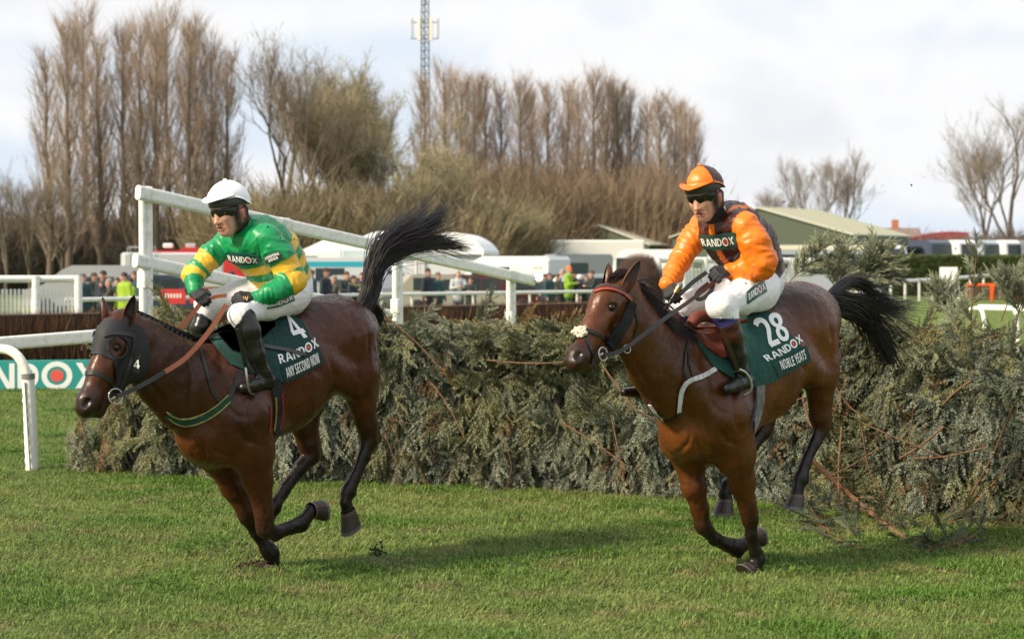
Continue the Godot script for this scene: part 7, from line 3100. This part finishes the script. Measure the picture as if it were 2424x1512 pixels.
	b.extrude([Vector2(-8.6, 0), Vector2(8.6, 0), Vector2(8.6, 4.5), Vector2(0, 6.75), Vector2(-8.6, 4.5)], Transform3D(Basis(), Vector3(0, 0, -4.5)), 9.0)
	bit(root, "wall", b, M.sheet_metal)
	for s in [-1.0, 1.0]:
		var rb := Basis(Vector3(0, 0, 1), -s * atan2(2.25, 8.6))
		b = MB.new()
		b.col = Color(0.40, 0.41, 0.33)
		b.cbox(Transform3D(rb, Vector3(s * 4.42, 5.68, -4.5)), Vector3(9.15, 0.14, 9.5), 0.03)
		var rf := bit(root, "roof", b, M.matte)
		b = MB.new()
		b.col = Color(0.29, 0.30, 0.24)
		for k in 11: b.box(Transform3D(rb, Vector3(s * 4.42, 5.79, -8.7 + k * 0.84)), Vector3(9.1, 0.06, 0.05))
		bit(rf, "seam", b, M.matte, "stuff")
	root = thing("shed", "low green shed with grey roof behind the long white lorry", "building", spot(1502, 168), Basis(Vector3.UP, -0.6))
	b = MB.new()
	b.col = Color(0.08, 0.10, 0.07)
	b.extrude([Vector2(-5, 0), Vector2(5, 0), Vector2(5, 3.9), Vector2(0, 5.6), Vector2(-5, 3.9)], Transform3D(Basis(), Vector3.ZERO), 12.0)
	bit(root, "wall", b, M.sheet_metal)
	for s in [-1.0, 1.0]:
		b = MB.new()
		b.col = Color(0.45, 0.44, 0.38)
		b.cbox(Transform3D(Basis(Vector3(0, 0, 1), -s * atan2(1.7, 5.0)), Vector3(s * 2.6, 4.82, 0)), Vector3(5.6, 0.14, 12.6), 0.03)
		bit(root, "roof", b, M.sheet_metal)
	root = thing("arched_building", "long low building with a dark red curved roof behind the coaches", "building", spot(2195, 240))
	b = MB.new()
	b.col = Color(0.33, 0.035, 0.04)
	var arc := []
	for k in 9: arc.append(Vector2(lerpf(4.6, -4.6, k / 8.0), 5.4 + 1.3 * sin(PI * (0.35 + 0.65 * k / 8.0))))
	arc.append(Vector2(-4.6, 5.0)); arc.append(Vector2(4.6, 5.0))
	b.extrude(arc, Transform3D(), 6.0)
	bit(root, "roof", b, M.sheet_metal)
	b = MB.new()
	b.col = Color(0.32, 0.32, 0.33)
	b.at_box(Vector3(0, 2.5, 0), Vector3(8.9, 5.0, 5.6))
	bit(root, "wall", b, M.matte)
	root = thing("brick_house", "distant house with an orange brick chimney between shed and coaches", "house", spot(2105, 300))
	b = MB.new()
	b.col = Color(0.30, 0.14, 0.09)
	b.at_box(Vector3(0, 3.0, 0), Vector3(9, 6.0, 7))
	bit(root, "wall", b, M.matte)
	b = MB.new()
	b.col = Color(0.20, 0.15, 0.14)
	b.extrude([Vector2(-4.0, 6.0), Vector2(4.0, 6.0), Vector2(0, 8.6)], Transform3D(Basis(Vector3(0, 0, 1), Vector3.UP, Vector3(-1, 0, 0)), Vector3.ZERO), 9.6)
	var rf2 := bit(root, "roof", b, M.matte)
	b = MB.new()
	b.col = Color(0.42, 0.15, 0.08)
	b.cbox(Transform3D(Basis(), Vector3(0.9, 8.9, 0)), Vector3(1.0, 2.0, 0.8), 0.03)
	bit(rf2, "chimney", b, M.matte)

	# mast
	root = thing("phone_mast", "tall lattice phone mast with pale panel antennas above the trees", "mast", spot(1006, 186))
	b = MB.new()
	b.col = Color(0.11, 0.14, 0.15)
	var legs := []
	for k in 3: legs.append(Vector3(cos(TAU * k / 3 + 0.4), 0, sin(TAU * k / 3 + 0.4)))
	for k in 3: b.tube([legs[k] * 0.62, legs[k] * 0.40 + Vector3(0, 30.5, 0)], [0.075, 0.05], 6)
	bit(root, "leg", b, M.steel, "stuff")
	b = MB.new()
	b.col = Color(0.14, 0.17, 0.18)
	for j in 40:
		var y := j * 0.76
		var s := lerpf(0.62, 0.40, y / 30.5)
		for k in 3:
			b.tube([legs[k] * s + Vector3(0, y, 0), legs[(k + 1) % 3] * s + Vector3(0, y + 0.76, 0)], [0.03], 4)
			b.tube([legs[k] * s + Vector3(0, y, 0), legs[(k + 1) % 3] * s + Vector3(0, y, 0)], [0.025], 4)
	bit(root, "bracing", b, M.steel, "stuff")
	for k in 4:
		var s: float = [-1.25, -0.55, 0.62, 1.30][k]
		b = MB.new()
		b.col = Color(0.74, 0.72, 0.62) if k in [1, 2] else Color(0.45, 0.46, 0.44)
		b.cbox(Transform3D(Basis(), Vector3(s, 25.6 + (0.15 if k in [0, 3] else 0.0), 0.5)), Vector3(0.34 if k in [1, 2] else 0.20, 2.3 if k in [1, 2] else 1.9, 0.18), 0.04)
		bit(root, "antenna", b, M.satin)
	b = MB.new()
	b.col = Color(0.16, 0.18, 0.18)
	for y in [24.7, 26.3]: b.tube([Vector3(-1.4, y, 0.4), Vector3(1.4, y, 0.4)], [0.05], 6)
	b.tube([Vector3(0.05, 28, 0), Vector3(0.05, 34, 0)], [0.05, 0.03], 6)
	bit(root, "head_frame", b, M.steel, "stuff")

	# marquees
	for q in [["marquee", "white peaked marquee behind the first rider's back", 812, 92, 3.1, 2.45, 3.35, 1.0], ["marquee", "white round topped marquee above the white rail, behind the black tail", 930, 98, 3.6, 2.5, 3.75, 0.0], ["marquee", "long pale marquee with rounded end right of the black tail", 1088, 96, 3.3, 2.55, 3.65, 0.0]]:
		root = thing(q[0], q[1], "tent", spot(q[2], q[3]), Basis(Vector3.UP, -0.12), "white marquees")
		var w: float = q[4]
		b = MB.new()
		b.col = Color(0.80, 0.81, 0.83)
		var top := [Vector2(w * 0.5, q[5])]
		for k in 13:
			var t := k / 12.0
			var x := lerpf(0.5, -0.5, t) * w
			var y: float = q[5] + 0.2 + (q[6] - q[5] - 0.2) * ((1.0 - absf(t - 0.5) * 2.0) if q[7] > 0.5 else pow(sin(PI * t), 0.7))
			top.append(Vector2(x, y))
		top.append(Vector2(-w * 0.5, q[5]))
		b.extrude(top, Transform3D(), 6.0)
		bit(root, "roof", b, M.satin)
		b = MB.new()
		b.col = Color(0.52, 0.54, 0.57)
		b.at_box(Vector3(0, q[5] * 0.5, -0.1), Vector3(w * 0.96, q[5], 5.7))
		bit(root, "side_wall", b, M.satin)
		for s in [-1.0, 1.0]:
			b = MB.new()
			b.col = Color(0.7, 0.7, 0.7)
			b.tube([Vector3(s * w * 0.485, 0, 3.0), Vector3(s * w * 0.485, q[5], 3.0)], [0.05], 8)
			bit(root, "pole", b, M.satin)

	# vehicles, left to right
	box_lorry("white lorry with grey side at the left, above the spectators", spot(352, 84), PI + 0.25, Color(0.50, 0.51, 0.52), Color(0.55, 0.55, 0.56), 6.5, 2.55)
	root = vehicle("fire_engine", "red fire engine with roof lamps seen between the first rider's arms", "fire engine", spot(500, 104), PI + 0.1, [Vector2(-3.8, 0.5), Vector2(3.8, 0.5), Vector2(3.9, 1.3), Vector2(3.7, 2.7), Vector2(3.4, 2.85), Vector2(1.7, 2.85), Vector2(1.6, 3.0), Vector2(-3.8, 3.0)], 2.4, Color(0.50, 0.02, 0.02), [["front", 3.93, 1.45, 3.74, 2.5], [2.4, 1.6, 3.3, 2.5], [1.3, 1.6, 2.2, 2.5]], [2.6, -2.3], [[-3.6, 1.1, 1.1, 1.35, Color(0.75, 0.6, 0.05)]])
	for k in 5:
		b = MB.new()
		b.col = [Color(0.7, 0.7, 0.72), Color(0.05, 0.09, 0.4), Color(0.75, 0.75, 0.75), Color(0.4, 0.4, 0.42), Color(0.7, 0.7, 0.7)][k]
		b.cbox(Transform3D(Basis(), Vector3(-2.6 + k * 1.25, 3.12, 0.3)), Vector3(0.55, 0.28, 0.6), 0.05)
		bit(root, "roof_lamp", b, M.gloss)
	van("white minibus with turquoise stripe behind the first rider's elbow", spot(760, 78), PI + 0.15, WH, 5.4, 2.3, [[-2.4, 1.9, 1.2, 2.12, Color(0.03, 0.38, 0.45)]])
	box_lorry("pale green-white lorry front beside the peaked marquee", spot(856, 82), -1.2, Color(0.62, 0.68, 0.64), Color(0.55, 0.64, 0.60), 6.0, 2.7)
	van("white van right of the rail's low end, beyond the birch hedge", spot(1198, 80), PI - 0.5, WH, 5.2, 2.35)
	car("dark grey car left of the spectators by the rail, under the long lorry", spot(1290, 84), PI + 0.2, Color(0.10, 0.11, 0.12))
	car("silver car under the long white lorry", spot(1395, 88), PI + 0.15, Color(0.36, 0.38, 0.40))
	car("pale grey car behind the low end of the white wing", spot(1090, 78), 0.1, Color(0.42, 0.45, 0.46))
	car("dark green car behind the rail posts in the middle", spot(1010, 76), PI, Color(0.03, 0.06, 0.055))
	van("dark grey van roof behind the silver car", spot(1330, 98), PI + 0.3, Color(0.20, 0.22, 0.24), 5.0, 2.6)
	box_lorry("long white horsebox lorry left of the birch brush", spot(1372, 118), PI + 0.06, Color(0.74, 0.73, 0.68), Color(0.70, 0.69, 0.64), 8.0, 3.65)
	van("white van left of the orange rider's arm, beyond the birch brush", spot(1520, 104), PI - 0.3, Color(0.7, 0.72, 0.72), 5.4, 2.9)
	van("grey estate van left of the lorries on the left", spot(215, 74), PI, Color(0.30, 0.31, 0.33), 5.0, 1.95)
	for q in [["small dark blue car behind the spectators, left of the fire engine", 395, 72, 0.3, Color(0.03, 0.04, 0.08)], ["dull silver car beside the turquoise striped minibus", 828, 70, 2.6, Color(0.28, 0.29, 0.30)], ["dark maroon car right of the black tail, behind the rail", 1140, 72, 0.4, Color(0.10, 0.02, 0.02)], ["black car below the long lorry's door", 1245, 74, 2.9, Color(0.015, 0.016, 0.018)], ["bright white hatchback left of the birch brush, behind spectators", 1428, 70, 0.5, Color(0.6, 0.61, 0.62)], ["navy car below the round topped marquee", 905, 74, 2.8, Color(0.02, 0.03, 0.07)], ["beige car under the pale long marquee", 1060, 70, 0.2, Color(0.36, 0.33, 0.27)], ["steel blue car left of the white van", 1170, 76, 3.0, Color(0.12, 0.17, 0.24)], ["light grey car right of the first rider's back", 715, 74, 0.1, Color(0.4, 0.41, 0.42)], ["grey green car just left of the second horse's ears", 1400, 76, 0.2, Color(0.14, 0.17, 0.16)]]:
		car(q[0], spot(q[1], q[2]), q[3], q[4])
	coach("cream roofed grey coach behind the orange rider's back", spot(1880, 100), 0.06, Color(0.36, 0.39, 0.44), 9.0, 3.1, [[-4.4, 2.85, 4.3, 3.08, Color(0.72, 0.66, 0.52)]])
	van("white high roofed van left of the coaches, behind the spruce top", spot(2005, 133, 0.55), -0.9, WH, 5.6, 3.0)
	van("second white high roofed van, nearest the coaches", spot(2092, 135, 0.5), -1.1, WH, 5.6, 3.05)
	var cl := [["dark blue coach, leftmost of the row above the hedge", 2150, Color(0.07, 0.09, 0.14)], ["white coach with black windscreen, second of the row above the hedge", 2215, Color(0.70, 0.71, 0.73)], ["silver blue coach, third of the row above the hedge", 2268, Color(0.36, 0.42, 0.50)], ["white topped coach, fourth of the row above the hedge", 2322, Color(0.66, 0.68, 0.70)], ["dark grey coach, fifth of the row above the hedge", 2370, Color(0.16, 0.18, 0.22)], ["pale coach at the right edge of the row above the hedge", 2425, Color(0.62, 0.64, 0.68)]]
	for q in cl:
		coach(q[0], spot(q[1], 158, 0.55), -1.15, q[2], 10.0, 3.7)
	# advertising panels on the crowd rail
	for q in [["red banner with pale lettering on the crowd rail, left one of two", 408, 45.0, 1.0], ["red banner on the crowd rail, half behind the first rider's arm", 478, 45.8, 0.9]]:
		root = thing("rail_banner", q[0], "banner", spot(q[1], q[2]))
		b = MB.new()
		b.col = Color(0.50, 0.03, 0.03)
		b.cbox(Transform3D(Basis(), Vector3(0, 1.12, 0)), Vector3(0.62, 0.36, 0.02), 0.004)
		bit(root, "panel", b, M.satin)
		b = MB.new()
		b.col = Color(0.7, 0.6, 0.55)
		for k in 6: b.at_box(Vector3(-0.18 + k * 0.072, 1.14, 0.013), Vector3(0.045, 0.10, 0.006))
		bit(root, "lettering", b, M.print, "stuff")
		b = MB.new()
		b.col = Color(0.4, 0.4, 0.4)
		b.tube([Vector3(0, 0, -0.05), Vector3(0, 1.3, -0.05)], [0.03], 6)
		bit(root, "post", b, M.steel)

	# spectators
	var navy := Color(0.015, 0.022, 0.035)
	var kinds := [
		[person_mesh(Color(0.012, 0.02, 0.022), Color(0.02, 0.025, 0.04), Color(0.06, 0.04, 0.03), 1.05, 1), "dark jacketed spectator with folded arms"],
		[person_mesh(Color(0.015, 0.05, 0.06), Color(0.03, 0.03, 0.035), Color(0.10, 0.08, 0.07), 1.1, 0), "spectator in a dark teal coat"],
		[person_mesh(Color(0.05, 0.045, 0.04), Color(0.03, 0.03, 0.03), Color(0.25, 0.22, 0.20), 1.0, 2), "spectator in a brown coat with raised hands"],
		[person_mesh(Color(0.24, 0.38, 0.02), Color(0.02, 0.03, 0.05), Color(0.03, 0.03, 0.03), 1.12, 0), "steward in a yellow high visibility jacket"],
		[person_mesh(navy, Color(0.02, 0.02, 0.03), Color(0.03, 0.02, 0.02), 1.0, 0), "spectator in a navy jacket"],
		[person_mesh(Color(0.38, 0.40, 0.42), Color(0.05, 0.06, 0.09), Color(0.30, 0.26, 0.22), 1.0, 1), "pale coated grey haired spectator"],
		[person_mesh(Color(0.20, 0.36, 0.02), Color(0.015, 0.06, 0.05), Color(0.75, 0.16, 0.02), 1.1, 1), "steward in lime vest and orange hat"]]
	var who := [[196, 46, 1, "left of the white lorry, nearest the slatted wing"], [222, 47, 0, "second right of the slatted wing"], [246, 47, 4, "in front of the grey van at the left"], [258, 46, 2, "near the left horse's near ear"], [277, 48, 0, "just left of the two yellow jackets"], [291, 46, 3, "left of the hooded horse's ears"], [309, 47, 3, "above the hooded horse's right ear"], [322, 49, 1, "left of the tall wing post"],
		[548, 48, 4, "under the first rider's sleeve"], [590, 49, 0, "behind the first rider's waist"], [735, 50, 1, "right of the first rider's back"], [768, 51, 4, "below the turquoise stripe"], [792, 51, 2, "between turquoise stripe and lorry front"], [815, 51, 0, "left of the black tail"], [838, 52, 4, "just left of the black tail, arms down"], [858, 53, 0, "nearest the black tail on its left"],
		[1010, 56, 4, "right of the middle wing post"], [1040, 57, 1, "behind the rail between the two wing posts"], [1088, 58, 5, "left of the rail's low end, in pale clothes"], [1118, 57, 0, "just left of the low wing post"], [1288, 62, 4, "right of the low wing post"], [1303, 61, 1, "third from the orange hat, leftwards"], [1318, 62, 0, "second from the orange hat, leftwards"], [1333, 61, 5, "next to the orange hat on its left"], [1347, 60.5, 6, "at the rail left of the second horse"], [1362, 62, 4, "right beside the orange hat"], [1384, 62, 1, "right of the orange hat, near the horse's ear"], [1402, 63, 0, "nearest the second horse's right ear"]]
	for q in who:
		var k: Array = kinds[q[2]]
		var t := Transform3D(Basis(Vector3.UP, -PI / 2 + rnd(-1.3, 1.3)).scaled(Vector3.ONE * (rnd(0.88, 1.05) if q[2] != 6 else 1.08)), spot(q[0] + rnd(-5, 5), q[1] + rnd(-0.6, 2.2)))
		var m := part(self, "spectator", k[0], M.matte)
		m.transform = t
		tag(m, k[1] + " " + q[3], "person", "spectators along the rail")

	# flying turf and bits torn from the fence
	rng.seed = 95
	root = thing("turf_clod", "flying clod of dark turf just right of the leading horse's hind hoof", "clod", at(893, 1303, 10.7))
	b = MB.new()
	for k in 46:
		b.col = Color(0.035, 0.024, 0.016) * rnd(0.6, 1.4)
		var q := rdir() * rnd(0.0, 0.055)
		b.ball(q, Vector3(rnd(0.004, 0.014), rnd(0.004, 0.012), rnd(0.004, 0.014)), 5)
	for k in 40:
		b.col = Color(0.08, 0.10, 0.03)
		var q := rdir() * rnd(0.02, 0.07)
		b.spike(q, q + rdir() * 0.035, 0.0015)
	bit(root, "soil", b, M.soil, "stuff")
	root = thing("kicked_soil", "brown soil kicked up round the leading horse's planted hoof", "soil", ground_at(610, 1350))
	root.set_meta("kind", "stuff")
	b = MB.new()
	for k in 240:
		b.col = Color(0.070, 0.040, 0.026) * rnd(0.6, 1.5)
		var q := Vector3(rnd(-0.13, 0.10), 0, rnd(-0.08, 0.10))
		q.y = rnd(0.0, 0.05) * (1.0 - q.length() * 4.0) + (rnd(0, 0.16) if rnd(0, 1) < 0.12 else 0.012)
		var r := rnd(0.003, 0.012)
		b.ball(q, Vector3(r, r * 0.8, r), 5)
	bit(root, "crumbs", b, M.soil, "stuff")
	root = thing("flying_needles", "spruce needles and scraps of turf hanging in the air on the right", "debris", at(2150, 650, 12.0))
	root.set_meta("kind", "stuff")
	o = root.position
	b = MB.new()
	for k in 260:
		var q := at(rnd(1800, 2420), rnd(420, 860), rnd(11.2, 13.0))
		if rnd(0, 1) < 0.35: q = at(rnd(1950, 2420), rnd(560, 720), rnd(11.2, 13.0))
		b.col = Color(0.05, 0.045, 0.03) if rnd(0, 1) < 0.6 else Color(0.16, 0.16, 0.06)
		var u := rdir() * rnd(0.003, 0.010)
		b.spike(q - o - u, q - o + u, rnd(0.0006, 0.0013))
	bit(root, "scraps", b, M.needles, "stuff")
	for q in [["turf_scrap", "small dark scrap of turf in the sky right of the second rider", 2158, 438, 0.012], ["turf_scrap", "spruce scrap flying over the pale shed roof", 1856, 478, 0.012], ["turf_scrap", "dark scrap flying above the red roofed building", 2263, 588, 0.009]]:
		root = thing(q[0], q[1], "debris", at(q[2], q[3], 11.0))
		b = MB.new()
		for k in 9:
			b.col = Color(0.03, 0.026, 0.02)
			b.spike(rdir() * 0.004, rdir() * q[4], 0.0022)
		bit(root, "scrap", b, M.soil, "stuff")
	# hoof-torn divots
	for q in [["divot", "small brown divot in the grass at the lower right", 2228, 1388], ["divot", "brown clod on the grass left by the padded rail post", 178, 1118], ["divot", "dark divot near the picture's bottom right corner", 2270, 1476]]:
		root = thing(q[0], q[1], "divot", ground_at(q[2], q[3]))
		b = MB.new()
		for k in 34:
			b.col = Color(0.065, 0.038, 0.025) * rnd(0.6, 1.4)
			var r := rnd(0.006, 0.016)
			b.ball(Vector3(rnd(-0.05, 0.05), rnd(0.0, 0.03), rnd(-0.03, 0.03)), Vector3(r, r, r), 5)
		bit(root, "soil", b, M.soil, "stuff")


func _ready() -> void:
	rng.seed = 1
	setup()
	materials()
	var t0 := Time.get_ticks_msec()
	build_ground()
	build_grass()
	print("grass ", Time.get_ticks_msec() - t0); t0 = Time.get_ticks_msec()
	build_fence()
	print("fence ", Time.get_ticks_msec() - t0); t0 = Time.get_ticks_msec()
	build_wing()
	build_board_and_hedges()
	print("course ", Time.get_ticks_msec() - t0); t0 = Time.get_ticks_msec()
	build_trees()
	print("trees ", Time.get_ticks_msec() - t0); t0 = Time.get_ticks_msec()
	build_horses()
	print("horses ", Time.get_ticks_msec() - t0); t0 = Time.get_ticks_msec()
	build_tack()
	print("tack ", Time.get_ticks_msec() - t0); t0 = Time.get_ticks_msec()
	build_riders()
	print("riders ", Time.get_ticks_msec() - t0); t0 = Time.get_ticks_msec()
	build_background()
	print("background ", Time.get_ticks_msec() - t0); t0 = Time.get_ticks_msec()
